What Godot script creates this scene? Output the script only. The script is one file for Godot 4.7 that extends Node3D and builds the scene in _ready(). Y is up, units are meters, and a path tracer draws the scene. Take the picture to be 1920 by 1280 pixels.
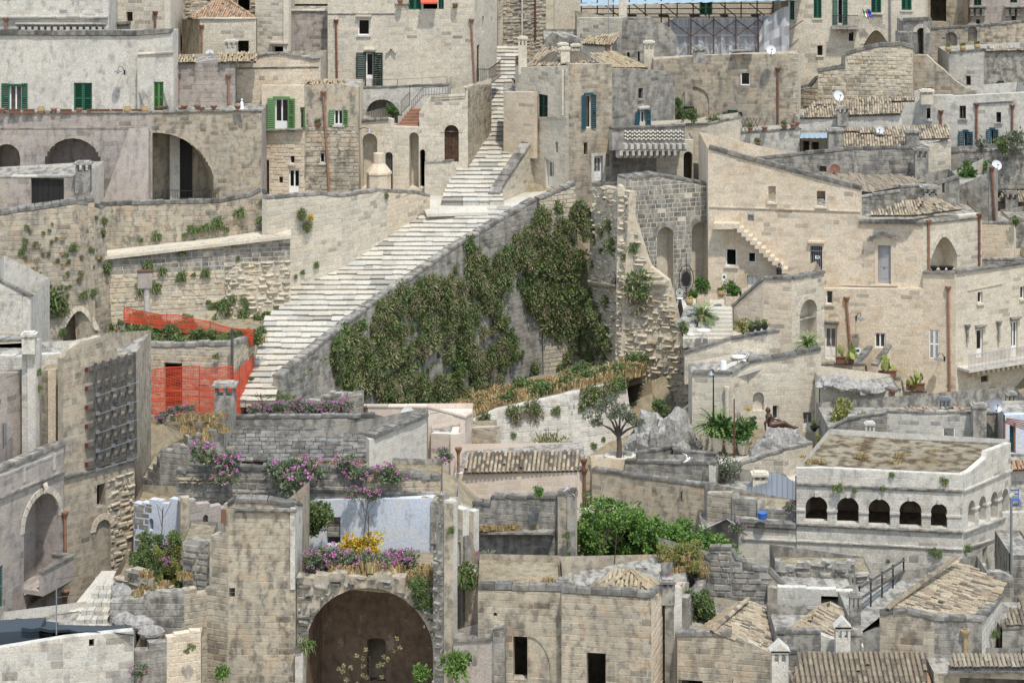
extends Node3D
# The old stone town on its hillside, seen through a long lens. F, VH and CY turn a pixel of the 1920 x 1280 photograph and a distance into a point.
const F := 4516.0
const VH := -400.0
const CY := 45.0
const UP := Vector3.UP

var rng := RandomNumberGenerator.new()
var M := {}
var lichen := FastNoiseLite.new()
var ground_pts := PackedVector3Array()
var lib := {}
var used := {}
var block_total := 0

func P(u: float, v: float, d: float) -> Vector3:
	return Vector3((u - 960.0) / F * d, CY - (v - VH) / F * d, -d)

func rf(a: float, b: float) -> float:
	return rng.randf_range(a, b)

class MB:
	var v := PackedVector3Array()
	var n := PackedVector3Array()
	var c := PackedColorArray()
	func tri(a: Vector3, b: Vector3, d: Vector3, col: Color) -> void:
		var nn := (b - a).cross(d - a).normalized()
		v.append(a); v.append(d); v.append(b)
		n.append(nn); n.append(nn); n.append(nn)
		c.append(col); c.append(col); c.append(col)
	func quad(a:Vector3,b:Vector3,d:Vector3,e:Vector3,col:Color) -> void:
		var nn := (d - a).cross(e - b).normalized()
		v.append(a); v.append(d); v.append(b); v.append(a); v.append(e); v.append(d)
		for i in 6:
			n.append(nn); c.append(col)
	func box(t: Transform3D, s: Vector3, col := Color.WHITE) -> void:
		var h := s * 0.5
		var q: Array[Vector3] = []
		for z in [-1, 1]:
			for y in [-1, 1]:
				for x in [-1, 1]:
					q.append(t * Vector3(x * h.x, y * h.y, z * h.z))
		quad(q[4], q[5], q[7], q[6], col)
		quad(q[1], q[0], q[2], q[3], col)
		quad(q[5], q[1], q[3], q[7], col)
		quad(q[0], q[4], q[6], q[2], col)
		quad(q[6], q[7], q[3], q[2], col)
		quad(q[0], q[1], q[5], q[4], col)
	func bx(a: Vector3, b: Vector3, col := Color.WHITE) -> void:
		box(Transform3D(Basis(), (a + b) * 0.5), (b - a).abs(), col)
	func stick(a:Vector3,b:Vector3,w:float,col := Color.WHITE,d := -1.0) -> void:
		var l := (b - a).length()
		if l < 0.001:
			return
		var y := (b - a) / l
		var x := y.cross(Vector3(0.13, 0.2, 0.97)).normalized()
		box(Transform3D(Basis(x,y,x.cross(y)),(a + b) * 0.5),Vector3(w,l,w if d < 0.0 else d),col)
	func tube(pts:Array,rad:Array,k := 7,col := Color.WHITE,cap := true) -> void:
		var rings := []
		for i in pts.size():
			var p: Vector3 = pts[i]
			var q:Vector3 = (pts[mini(i + 1,pts.size() - 1)] - pts[maxi(i - 1,0)]).normalized()
			var x := q.cross(Vector3(0.11, 0.31, 0.94)).normalized()
			var y := q.cross(x)
			var r := []
			for j in k:
				var a := TAU * j / k
				r.append([p + (x * cos(a) + y * sin(a)) * rad[i],x * cos(a) + y * sin(a)])
			rings.append(r)
		for i in rings.size() - 1:
			for j in k:
				var a: Array = rings[i][j]
				var b: Array = rings[i][(j + 1) % k]
				var d: Array = rings[i + 1][(j + 1) % k]
				var e: Array = rings[i + 1][j]
				for w in [a, d, b, a, e, d]:
					v.append(w[0]); n.append(w[1]); c.append(col)
		if cap:
			for i in [0, rings.size() - 1]:
				for j in range(1, k - 1):
					tri(rings[i][0][0], rings[i][j][0], rings[i][j + 1][0], col)
	func lathe(o:Vector3,prof:Array,k := 12,col := Color.WHITE) -> void:
		for i in prof.size() - 1:
			var a: Vector2 = prof[i]
			var b: Vector2 = prof[i + 1]
			var sl := Vector2(b.y - a.y, a.x - b.x).normalized()
			for j in k:
				var t0 := TAU * j / k
				var t1 := TAU * (j + 1) / k
				var q := [[a, t0], [a, t1], [b, t1], [a, t0], [b, t1], [b, t0]]
				for w in q:
					v.append(o + Vector3(w[0].x * cos(w[1]), w[0].y, w[0].x * sin(w[1])))
					n.append(Vector3(sl.x * cos(w[1]), sl.y, sl.x * sin(w[1])))
					c.append(col)
	func add(m: MB, t: Transform3D) -> void:
		var s := v.size()
		v.append_array(t * m.v)
		n.append_array(Transform3D(t.basis.orthonormalized(),Vector3.ZERO) * m.n)
		c.append_array(m.c)
		if s < 0:
			return
	func mesh(mat: Material) -> ArrayMesh:
		var arr := []
		arr.resize(Mesh.ARRAY_MAX)
		arr[Mesh.ARRAY_VERTEX] = v
		arr[Mesh.ARRAY_NORMAL] = n
		arr[Mesh.ARRAY_COLOR] = c
		var m := ArrayMesh.new()
		if v.size():
			m.add_surface_from_arrays(Mesh.PRIMITIVE_TRIANGLES, arr)
			m.surface_set_material(0, mat)
		return m

# ---- nodes, names and metas
func numbered(s: String) -> String:
	if not used.has(s):
		used[s] = 0
		return s
	used[s] += 1
	return "%s_%03d" % [s, used[s]]

func tag(o:Node,label:String,category:String,group := "",kind := "") -> Node:
	if label: o.set_meta("label", label)
	if category: o.set_meta("category", category)
	if group: o.set_meta("group", group)
	if kind: o.set_meta("kind", kind)
	return o

func thing(called:String,label:String,category:String,at := Vector3.ZERO,group := "") -> Node3D:
	var o := Node3D.new()
	o.name = numbered(called)
	add_child(o)
	o.position = at
	tag(o, label, category, group)
	return o

func part(called:String,mb:MB,mat:Material,parent:Node3D,xf := Transform3D()) -> MeshInstance3D:
	return put(called, mb.mesh(mat), parent, xf)

func put(called:String,m:Mesh,parent:Node3D,xf := Transform3D()) -> MeshInstance3D:
	var o := MeshInstance3D.new()
	o.mesh = m
	o.transform = xf
	if parent == self:
		o.name = numbered(called)
		add_child(o)
	else:
		var n := 0
		var key := "n_" + called
		if parent.has_meta(key):
			n = parent.get_meta(key) + 1
		parent.set_meta(key, n)
		o.name = called if n == 0 else "%s_%03d" % [called, n]
		parent.add_child(o, true)
	return o

# ---- textures: stone with grain, blotches, streaks of lichen; all tile
const TS := 512
var fields: Array[PackedByteArray] = []
func noise_field(sd:int,freq:float,oct:int,stretch := 1,type := FastNoiseLite.TYPE_SIMPLEX_SMOOTH) -> PackedByteArray:
	var n := FastNoiseLite.new()
	n.seed = sd
	n.noise_type = type
	n.frequency = freq
	n.fractal_type = FastNoiseLite.FRACTAL_FBM
	n.fractal_octaves = oct
	var im := n.get_seamless_image(TS,TS / stretch,false,false,0.15,true)
	if stretch > 1:
		im.resize(TS, TS, Image.INTERPOLATE_CUBIC)
	im.convert(Image.FORMAT_L8)
	return im.get_data()

func make_fields() -> void:
	fields.append(noise_field(1, 0.006, 4))          # 0 broad
	fields.append(noise_field(2, 0.02, 4))           # 1 blotches
	fields.append(noise_field(3, 0.12, 3))           # 2 grain
	fields.append(noise_field(4, 0.05, 4, 3))        # 3 streaks
	fields.append(noise_field(5, 0.05, 4))           # 4 patches
	fields.append(noise_field(6, 0.3, 2))            # 5 fine grain

func stone_tex(sd:int,base:Color,alt:Color,stain:Color,dark:Color,stain_at:float,dark_at:float,grain := 0.3,streak := 0.45) -> ImageTexture:
	# stain_at, dark_at: 0 none .. 1 everywhere
	var data := PackedByteArray()
	data.resize(TS * TS * 3)
	var f0 := fields[0]
	var f1 := fields[1]
	var f2 := fields[2]
	var f3 := fields[3]
	var f4 := fields[4]
	var f5 := fields[5]
	var ox := (sd * 97) % TS
	var oy := (sd * 181) % TS
	var sa := 1.0 - stain_at
	var da := 1.0 - dark_at
	var i := 0
	for y in TS:
		var r1 := ((y + oy) % TS) * TS
		var r2 := ((y + oy * 2 + 71) % TS) * TS
		for x in TS:
			var x1 := (x + ox) & 511
			var x2 := (x + ox * 3 + 133) & 511
			var a := f0[r1 + x1] / 255.0
			var b := f4[r2 + x1] / 255.0
			var g := f2[r1 + x2] / 255.0
			var h := f5[r2 + x2] / 255.0
			var bl := f1[r2 + x2] / 255.0
			var st := f3[r1 + x2] / 255.0
			var t := clampf((a * 0.6 + b * 0.5 - 0.4) * 2.5, 0.0, 1.0)
			var c := base.lerp(alt, t)
			var s := clampf((bl * 0.65 + b * 0.2 + g * 0.25 - sa) * 4.0, 0.0, 1.0)
			c = c.lerp(stain, s * 0.75)
			var d := clampf((st * streak + b * (0.68 - streak) + g * 0.28 + h * 0.24 - da) * 6.0,0.0,1.0)
			c = c.lerp(dark, d * 0.6)
			var lum := c.r * 0.35 + c.g * 0.5 + c.b * 0.15
			c = c.lerp(Color(lum, lum, lum), 0.2)
			var q := 0.97 + (g - 0.5) * grain * 0.45 + (h - 0.5) * grain * 1.2
			data[i] = int(clampf(c.r * q * 255.0, 0.0, 255.0))
			data[i + 1] = int(clampf(c.g * q * 255.0, 0.0, 255.0))
			data[i + 2] = int(clampf(c.b * q * 255.0, 0.0, 255.0))
			i += 3
	return ImageTexture.create_from_image(Image.create_from_data(TS,TS,false,Image.FORMAT_RGB8,data))

var relief: ImageTexture
var pits: ImageTexture
func make_relief() -> void:
	var a := Image.create_from_data(TS,TS,false,Image.FORMAT_L8,fields[2])
	relief = ImageTexture.create_from_image(a)
	var d := PackedByteArray()
	d.resize(TS * TS)
	for i in TS * TS:
		var g := fields[5][i] * 0.5 + fields[2][i] * 0.5
		d[i] = int(clampf(g * 1.6 - 40.0, 0.0, 255.0))
	pits = ImageTexture.create_from_image(Image.create_from_data(TS,TS,false,Image.FORMAT_L8,d))

func stone(called:String,tex:Texture2D,scale := 14.0,bump := 4.0,off := Vector3.ZERO) -> StandardMaterial3D:
	var m := StandardMaterial3D.new()
	m.resource_name = called
	m.albedo_texture = tex
	m.roughness = 0.95
	m.metallic_specular = 0.25
	m.vertex_color_use_as_albedo = true
	m.uv1_triplanar = true
	m.uv1_world_triplanar = true
	m.uv1_scale = Vector3.ONE / scale
	m.uv1_offset = off
	if bump > 0.0:
		m.heightmap_enabled = true
		m.heightmap_texture = pits
		m.heightmap_scale = bump
	M[called] = m
	return m

func plain(called:String,c:Color,rough := 0.7,metal := 0.0) -> StandardMaterial3D:
	var m := StandardMaterial3D.new()
	m.resource_name = called
	m.albedo_color = c
	m.roughness = rough
	m.metallic = metal
	m.vertex_color_use_as_albedo = true
	M[called] = m
	return m

func leaf_mat(called: String, c := Color.WHITE, back := 0.35) -> void:
	var m := plain(called, c, 0.7)
	m.backlight_enabled = true
	m.backlight = Color(back, back, back)
	m.cull_mode = BaseMaterial3D.CULL_DISABLED

func make_materials() -> void:
	make_fields()
	make_relief()
	var dk := Color(0.27, 0.265, 0.255)
	var C := func(r, g, b): return Color(r / 255.0, g / 255.0, b / 255.0)
	var cream := stone_tex(1,C.call(212,201,178),C.call(196,186,165),C.call(192,170,134),C.call(138,133,123),0.34,0.27)
	var ochre := stone_tex(2,C.call(216,199,172),C.call(202,185,158),C.call(200,162,122),C.call(150,140,123),0.38,0.25)
	var grey := stone_tex(3,C.call(172,166,153),C.call(152,147,136),C.call(188,172,142),C.call(84,82,79),0.36,0.45,0.2)
	var dark := stone_tex(4,C.call(150,145,134),C.call(124,120,112),C.call(168,158,138),C.call(82,80,76),0.34,0.46,0.32)
	var white := stone_tex(5,C.call(208,202,188),C.call(190,185,173),C.call(194,179,152),C.call(130,127,120),0.34,0.34)
	var pink := stone_tex(6,C.call(222,204,186),C.call(216,196,176),C.call(208,186,162),C.call(172,158,142),0.28,0.25,0.12)
	var blue := stone_tex(7,C.call(194,206,224),C.call(208,212,216),C.call(212,208,198),C.call(130,136,146),0.42,0.3,0.2)
	var rubble := stone_tex(8,C.call(208,194,166),C.call(186,175,154),C.call(208,178,130),C.call(116,110,99),0.42,0.36,0.3,0.2)
	var ruin := stone_tex(9,C.call(190,177,152),C.call(164,154,135),C.call(200,166,130),C.call(88,85,79),0.42,0.39,0.22)
	var mauve := stone_tex(10,C.call(180,168,156),C.call(164,154,145),C.call(190,174,148),C.call(112,106,101),0.36,0.36)
	var paving := stone_tex(11,C.call(204,197,180),C.call(186,180,165),C.call(206,200,186),C.call(128,122,108),0.45,0.27,0.3,0.2)
	var earth := stone_tex(12,C.call(158,144,116),C.call(134,123,98),C.call(170,138,96),C.call(92,88,64),0.4,0.36,0.35,0.2)
	var moss := stone_tex(13,C.call(148,137,114),C.call(130,117,92),C.call(112,88,50),C.call(62,50,32),0.44,0.43,0.25,0.1)
	var wood := stone_tex(14,C.call(104,76,58),C.call(88,62,48),C.call(124,96,74),C.call(56,44,38),0.3,0.38,0.3,0.9)
	var oldwood := stone_tex(15,C.call(104,101,98),C.call(88,86,84),C.call(122,118,112),C.call(62,61,60),0.3,0.38,0.35,0.9)
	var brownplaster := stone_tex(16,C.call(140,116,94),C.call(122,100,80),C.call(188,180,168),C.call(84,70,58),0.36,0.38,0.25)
	var rocktex := stone_tex(17,C.call(178,174,166),C.call(150,147,140),C.call(200,168,120),C.call(98,96,92),0.3,0.44,0.35,0.3)
	var tiletex := stone_tex(18,C.call(236,228,212),C.call(216,206,188),C.call(226,196,150),C.call(120,112,100),0.36,0.36,0.5,0.1)
	var i := 0
	for a in [["cream",cream],["ochre",ochre],["grey",grey],["dark",dark],["white",white],["pink",pink],["blue",blue],["ruin",ruin],["mauve",mauve]]:
		for k in 3:
			i += 1
			stone(a[0] + ("" if k == 0 else str(k)),a[1],[14.0,17.0,12.0][k],0.22,Vector3(fmod(i * 0.37,1.0),fmod(i * 0.61,1.0),fmod(i * 0.23,1.0)))
	stone("rubble", rubble, 11.0, 1.2)
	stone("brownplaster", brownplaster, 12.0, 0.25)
	stone("paving", paving, 9.0, 0.8)
	stone("earth", earth, 18.0, 3.0)
	stone("moss", moss, 26.0, 1.0)
	stone("rock", rocktex, 7.0, 4.0)
	stone("wood", wood, 3.0, 1.0)
	stone("oldwood", oldwood, 3.0, 1.5)
	stone("tile", tiletex, 3.0, 2.0)
	plain("green", Color("#1f5a45"), 0.55)
	plain("lightgreen", Color("#56834c"), 0.55)
	plain("teal", Color("#1d4a55"), 0.55)
	plain("darkgreen", Color("#12332a"), 0.55)
	plain("sage", Color("#5f7f78"), 0.6)
	plain("whitepaint", Color("#e4e4e0"), 0.5)
	plain("greypaint", Color("#9b9b9e"), 0.5)
	plain("blackpaint", Color("#1c1b1b"), 0.6)
	plain("iron", Color("#2c2b2c"), 0.6, 0.3)
	plain("rustiron", Color("#5a3a2c"), 0.8)
	plain("zinc", Color("#8d9196"), 0.45, 0.6)
	plain("terracotta", Color("#8f6a55"), 0.85)
	plain("brownclay", Color("#75503f"), 0.85)
	plain("buffclay", Color("#a8916a"), 0.9)
	plain("dish", Color("#c9cccd"), 0.5)
	plain("tarp", Color("#39434b"), 0.85)
	plain("bluemetal", Color("#8ea2ab"), 0.6)
	plain("orange", Color("#d0563a"), 0.65)
	plain("sheet", Color("#b3b4b6"), 0.85)
	M.sheet.backlight_enabled = true
	M.sheet.backlight = Color(0.4, 0.4, 0.4)
	plain("curtain", Color("#c9c6bd"), 0.9)
	plain("cloth", Color.WHITE, 0.9)
	plain("cloth_blue", Color("#3a62a8"), 0.6)
	plain("bronze", Color("#5a4438"), 0.5, 0.4)
	var g := plain("glass", Color(0.05, 0.06, 0.07, 0.35), 0.08)
	g.transparency = BaseMaterial3D.TRANSPARENCY_ALPHA
	leaf_mat("leaf")
	plain("bark", Color("#5b5148"), 0.95)

# ---- a wall seen from the front: local x along it, y up, z out; b is how far it leans back per metre of height
class Fc:
	var o: Vector3
	var ax: Vector3
	var n: Vector3
	var L: float
	var b := 0.0
	var cells := []        # [s0, s1, t0, t1] of the top
	var ops := []
	var node: Node3D
	var root: Node3D
	var mat: Material
	var th := 0.4
	func st(u: float, v: float) -> Vector2:
		var k := (u - 960.0) / 4516.0
		var w := (v + 400.0) / 4516.0
		var cc := 45.0 - o.y
		var a11 := ax.x
		var a12 := n.x * b * w - k
		var r1 := n.x * b * cc - o.x
		var a21 := ax.z
		var a22 := 1.0 + n.z * b * w
		var r2 := n.z * b * cc - o.z
		var det := a11 * a22 - a12 * a21
		var s := (r1 * a22 - a12 * r2) / det
		var d := (a11 * r2 - r1 * a21) / det
		return Vector2(s, cc - w * d)
	func at(s: float, t: float, z := 0.0) -> Vector3:
		return o + ax * s + UP * t + n * (z - b * t)
	func w(u: float, v: float, z := 0.0) -> Vector3:
		var q := st(u, v)
		return at(q.x, q.y, z)
	func lp(u: float, v: float, z := 0.0) -> Vector3:
		var q := st(u, v)
		return Vector3(q.x, q.y, z - b * q.y)
	func top(s: float) -> float:
		for c in cells:
			if s >= c[0] and s <= c[1]:
				return lerpf(c[2], c[3], (s - c[0]) / maxf(c[1] - c[0], 0.0001))
		return cells[0][2] if s < 0.5 * L else cells[-1][3]
	func xf() -> Transform3D:
		return Transform3D(Basis(ax, UP, n), o - root.position)

func op_hi(q: Dictionary, s: float) -> float:
	if q.ah <= 0.0:
		return q.t1
	var x := clampf((s - q.s0) / (q.s1 - q.s0) * 2.0 - 1.0, -1.0, 1.0)
	var k: float
	match q.shape:
		"p": k = 1.0 - pow(absf(x), 1.7)
		"q": k = sqrt(maxf(0.0, 1.0 - pow((x + 1.0) * 0.5, 2.0)))
		_: k = sqrt(maxf(0.0, 1.0 - x * x))
	return q.t1 - q.ah + q.ah * k

func facade(root:Node3D,a:Vector3,b:Vector3,top0:Array,mat:Material,o:Dictionary) -> Fc:
	# top0: pixels [u, v] of the top edge from one end to the other
	var f := Fc.new()
	f.root = root
	f.o = a
	f.ax = (b - a)
	f.ax.y = 0.0
	f.L = f.ax.length()
	f.ax = f.ax / f.L
	f.n = Vector3(-f.ax.z, 0, f.ax.x)
	f.b = o.get("batter", 0.0)
	f.mat = mat
	f.th = o.get("th", 0.4)
	var pts := []
	for i in top0.size():
		var q := f.st(top0[i][0], top0[i][1])
		if i == 0: q.x = 0.0
		if i == top0.size() - 1: q.x = f.L
		if pts.is_empty() or q.x > pts[-1].x + 0.001:
			pts.append(q)
	var rag: float = o.get("rag", 0.0)
	for i in pts.size() - 1:
		var p: Vector2 = pts[i]
		var q: Vector2 = pts[i + 1]
		if rag <= 0.0:
			f.cells.append([p.x, q.x, p.y, q.y])
		else:
			var s := p.x
			while s < q.x - 0.01:
				var e := minf(s + rf(0.35, 0.8), q.x)
				if q.x - e < 0.2: e = q.x
				var t := lerpf(p.y,q.y,(s + e) * 0.5/1.0 / maxf(q.x - p.x,0.001) - p.x / maxf(q.x - p.x,0.001)) - rag * rng.randi_range(0,2) * rf(0.4,1.0)
				f.cells.append([s, e, t, t + rf(-0.06, 0.06)])
				s = e
	return f

func add_op(f:Fc,k:String,u0:float,v0:float,u1:float,v1:float,x := {}) -> Dictionary:
	var a := f.st(u0, (v0 + v1) * 0.5)
	var b := f.st(u1, (v0 + v1) * 0.5)
	var lo := f.st((u0 + u1) * 0.5, v1).y
	var hi := f.st((u0 + u1) * 0.5, v0).y
	var q := {"k":k,"s0":maxf(a.x,0.02),"s1":minf(b.x,f.L - 0.02),"t0":maxf(lo,0.0),"t1":hi,"ah":0.0,"shape":"","d":x.get("d",0.4),"c":x.get("c","green"),"x":x}
	var w: float = q.s1 - q.s0
	match k.right(1) if k.length() > 1 else "":
		"a": q.ah = minf(w * 0.5, (hi - lo) * 0.6)
		"p":
			q.ah = minf(w * 0.75, (hi - lo) * 0.6)
			q.shape = "p"
		"s": q.ah = w * 0.2
		"q":
			q.ah = (hi - lo) * 0.85
			q.shape = "q"
	q.k = k.left(1)
	f.ops.append(q)
	return q

func wall_mesh(f: Fc) -> MB:
	var mb := MB.new()
	var xs := [0.0, f.L]
	for c in f.cells:
		xs.append(c[0]); xs.append(c[1])
	for q in f.ops:
		xs.append(q.s0); xs.append(q.s1)
		q.xs = [q.s0, q.s1]
		if q.ah > 0.0:
			for i in range(1, 12):
				var e: float = lerpf(q.s0, q.s1, 0.5 - 0.5 * cos(PI * i / 12.0))
				q.xs.append(e)
				xs.append(e)
		q.xs.sort()
	xs.sort()
	var W := Color.WHITE
	var b := f.b
	var last := -1.0
	var prev_top := -1.0
	for i in xs.size() - 1:
		var xa: float = xs[i]
		var xb: float = xs[i + 1]
		if xb - xa < 0.0005 or xa < -0.001 or xb > f.L + 0.001:
			continue
		var m := (xa + xb) * 0.5
		var ta := f.top(lerpf(xa, xb, 0.001))
		var tb := f.top(lerpf(xa, xb, 0.999))
		var here := []
		for q in f.ops:
			if m > q.s0 and m < q.s1:
				here.append(q)
		here.sort_custom(func(p, q): return p.t0 < q.t0)
		var ca := 0.0
		var cb := 0.0
		for q in here:
			if q.t0 > ca + 0.001:
				mb.quad(Vector3(xa,ca,-b * ca),Vector3(xb,cb,-b * cb),Vector3(xb,q.t0,-b * q.t0),Vector3(xa,q.t0,-b * q.t0),W)
			ca = minf(op_hi(q, xa), ta)
			cb = minf(op_hi(q, xb), tb)
		if ta > ca or tb > cb:
			mb.quad(Vector3(xa,ca,-b * ca),Vector3(xb,cb,-b * cb),Vector3(xb,tb,-b * tb),Vector3(xa,ta,-b * ta),W)
			mb.quad(Vector3(xa,ta,-b * ta),Vector3(xb,tb,-b * tb),Vector3(xb,tb,-b * tb - f.th),Vector3(xa,ta,-b * ta - f.th),W)
			mb.quad(Vector3(xb,cb,-b * cb - f.th),Vector3(xa,ca,-b * ca - f.th),Vector3(xa,ta,-b * ta - f.th),Vector3(xb,tb,-b * tb - f.th),W)
		if prev_top >= 0.0 and absf(prev_top - ta) > 0.01:
			var p0 := minf(prev_top, ta)
			var p1 := maxf(prev_top, ta)
			mb.quad(Vector3(xa,p0,-b * p0),Vector3(xa,p0,-b * p0 - f.th),Vector3(xa,p1,-b * p1 - f.th),Vector3(xa,p1,-b * p1),W)
		prev_top = tb
	for s in [0.0, f.L]:
		var t := f.top(s)
		mb.quad(Vector3(s,0,0),Vector3(s,0,-f.th),Vector3(s,t,-b * t - f.th),Vector3(s,t,-b * t),W)
	for q in f.ops:
		var d: float = q.d
		for i in q.xs.size() - 1:
			var xa: float = q.xs[i]
			var xb: float = q.xs[i + 1]
			var ha := op_hi(q, xa)
			var hb := op_hi(q, xb)
			mb.quad(Vector3(xb,hb,-b * hb),Vector3(xa,ha,-b * ha),Vector3(xa,ha,-b * ha - d),Vector3(xb,hb,-b * hb - d),W)
			if q.k == "n":
				mb.quad(Vector3(xa,q.t0,-b * q.t0 - d),Vector3(xb,q.t0,-b * q.t0 - d),Vector3(xb,hb,-b * hb - d),Vector3(xa,ha,-b * ha - d),W)
		var h0 := op_hi(q, q.s0)
		var h1 := op_hi(q, q.s1)
		var z0: float = -b * q.t0
		mb.quad(Vector3(q.s0,q.t0,z0),Vector3(q.s1,q.t0,z0),Vector3(q.s1,q.t0,z0 - d),Vector3(q.s0,q.t0,z0 - d),W)
		mb.quad(Vector3(q.s0,q.t0,z0),Vector3(q.s0,q.t0,z0 - d),Vector3(q.s0,h0,-b * h0 - d),Vector3(q.s0,h0,-b * h0),W)
		mb.quad(Vector3(q.s1,q.t0,z0 - d),Vector3(q.s1,q.t0,z0),Vector3(q.s1,h1,-b * h1),Vector3(q.s1,h1,-b * h1 - d),W)
	return mb

func wxf(f: Fc, s: float, t: float, z := 0.0) -> Transform3D:
	return Transform3D(Basis(), Vector3(s, t, z - f.b * t))

# ---- what stands in the openings; every piece hangs under the house root in the wall's frame
func shutter_mb(w: float, h: float, slats := true) -> MB:
	var mb := MB.new()
	var e := minf(0.09, w * 0.18)
	var L := Color.WHITE
	mb.bx(Vector3(0, 0, 0), Vector3(e, h, 0.05), L)
	mb.bx(Vector3(w - e, 0, 0), Vector3(w, h, 0.05), L)
	for y in [0.0, h * 0.5 - e * 0.5, h - e]:
		mb.bx(Vector3(e, y, 0.002), Vector3(w - e, y + e, 0.048), L)
	if slats:
		var k := int(h / 0.13)
		for i in k:
			var y := (i + 0.5) * h / k
			mb.box(Transform3D(Basis(Vector3.RIGHT,0.6),Vector3(w * 0.5,y,0.022)),Vector3(w - 2 * e,h / k * 0.95,0.014),Color(0.85,0.85,0.85))
	else:
		mb.bx(Vector3(e,e,0.012),Vector3(w - e,h - e,0.03),Color(0.9,0.9,0.9))
	return mb

func window_in(f:Fc,q:Dictionary,mat:Material,sash := 2,curtain := false,low := 0.0) -> void:
	var w: float = q.s1 - q.s0
	var h: float = (q.t1 - (q.ah * 0.3)) - q.t0
	var e := minf(0.08, w * 0.14)
	var mb := MB.new()
	mb.bx(Vector3(0, 0, 0), Vector3(e, h, 0.07))
	mb.bx(Vector3(w - e, 0, 0), Vector3(w, h, 0.07))
	mb.bx(Vector3(e, 0, 0.002), Vector3(w - e, e, 0.068))
	mb.bx(Vector3(e, h - e, 0.002), Vector3(w - e, h, 0.068))
	if sash > 1:
		mb.bx(Vector3(w * 0.5 - e * 0.6,e,0.004),Vector3(w * 0.5 + e * 0.6,h - e,0.064))
	if low > 0.0:
		mb.bx(Vector3(e, e, 0.01), Vector3(w - e, h * low, 0.06))
	var z: float = -minf(0.22, q.d * 0.7)
	var wn := part("window",mb,mat,f.root,f.xf() * wxf(f,q.s0,q.t0,z))
	var g := MB.new()
	g.bx(Vector3(e * 0.5,e * 0.5,0.026),Vector3(w - e * 0.5,h - e * 0.5,0.034))
	part("pane", g, M.glass, wn)
	if curtain:
		var c := MB.new()
		var k := 7
		for i in k:
			var x0 := e + (w - 2 * e) * i / k
			var x1 := e + (w - 2 * e) * (i + 1) / k
			c.quad(Vector3(x0,e,-0.08-0.03 * (i % 2)),Vector3(x1,e,-0.08-0.03 * ((i + 1) % 2)),Vector3(x1,h - e,-0.08-0.03 * ((i + 1) % 2)),Vector3(x0,h - e,-0.08-0.03 * (i % 2)),Color.WHITE)
		part("curtain", c, M.curtain, wn)

func door_in(f:Fc,q:Dictionary,mat:Material,planks := 4,glazed := false) -> void:
	var w: float = q.s1 - q.s0
	var z: float = -minf(0.26, q.d * 0.75)
	var mb := MB.new()
	for i in planks:
		var x0 := w * i / planks
		var x1 := w * (i + 1) / planks
		var hh:float = minf(op_hi(q,q.s0 + x0+0.02),op_hi(q,q.s0 + x1-0.02)) - q.t0
		mb.bx(Vector3(x0+0.008,0.02,-0.03-0.004 * (i % 2)),Vector3(x1-0.008,hh,0.03-0.006 * (i % 2)))
		if planks <= 4:
			for y in [0.12, 0.42, 0.7]:
				mb.bx(Vector3(x0 + w / planks * 0.2,hh * y,0.03),Vector3(x1 - w / planks * 0.2,hh * (y + 0.2),0.05))
	# the boards reach up into an arched head
	if q.ah > 0.0:
		var n := 10
		for i in n:
			var xa: float = q.s0 + w * i / n
			var xb: float = q.s0 + w * (i + 1) / n
			var zz := -0.012
			mb.quad(Vector3(xa - q.s0,0.02,zz),Vector3(xb - q.s0,0.02,zz),Vector3(xb - q.s0,op_hi(q,xb) - q.t0,zz),Vector3(xa - q.s0,op_hi(q,xa) - q.t0,zz),Color.WHITE)
	var dn := part("door",mb,mat,f.root,f.xf() * wxf(f,q.s0,q.t0,z))
	if glazed:
		var g := MB.new()
		var h: float = q.t1 - q.t0
		g.bx(Vector3(w * 0.15,h * 0.4,0.054),Vector3(w * 0.45,h * 0.9,0.06))
		g.bx(Vector3(w * 0.55,h * 0.4,0.054),Vector3(w * 0.85,h * 0.9,0.06))
		part("pane", g, M.glass, dn)
	var kn := MB.new()
	kn.lathe(Vector3(w * 0.47,1.0,0.075),[Vector2(0.0,0.04),Vector2(0.035,0.02),Vector2(0.035,-0.02),Vector2(0,-0.04)],6)
	part("handle", kn, M.iron, dn)

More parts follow.
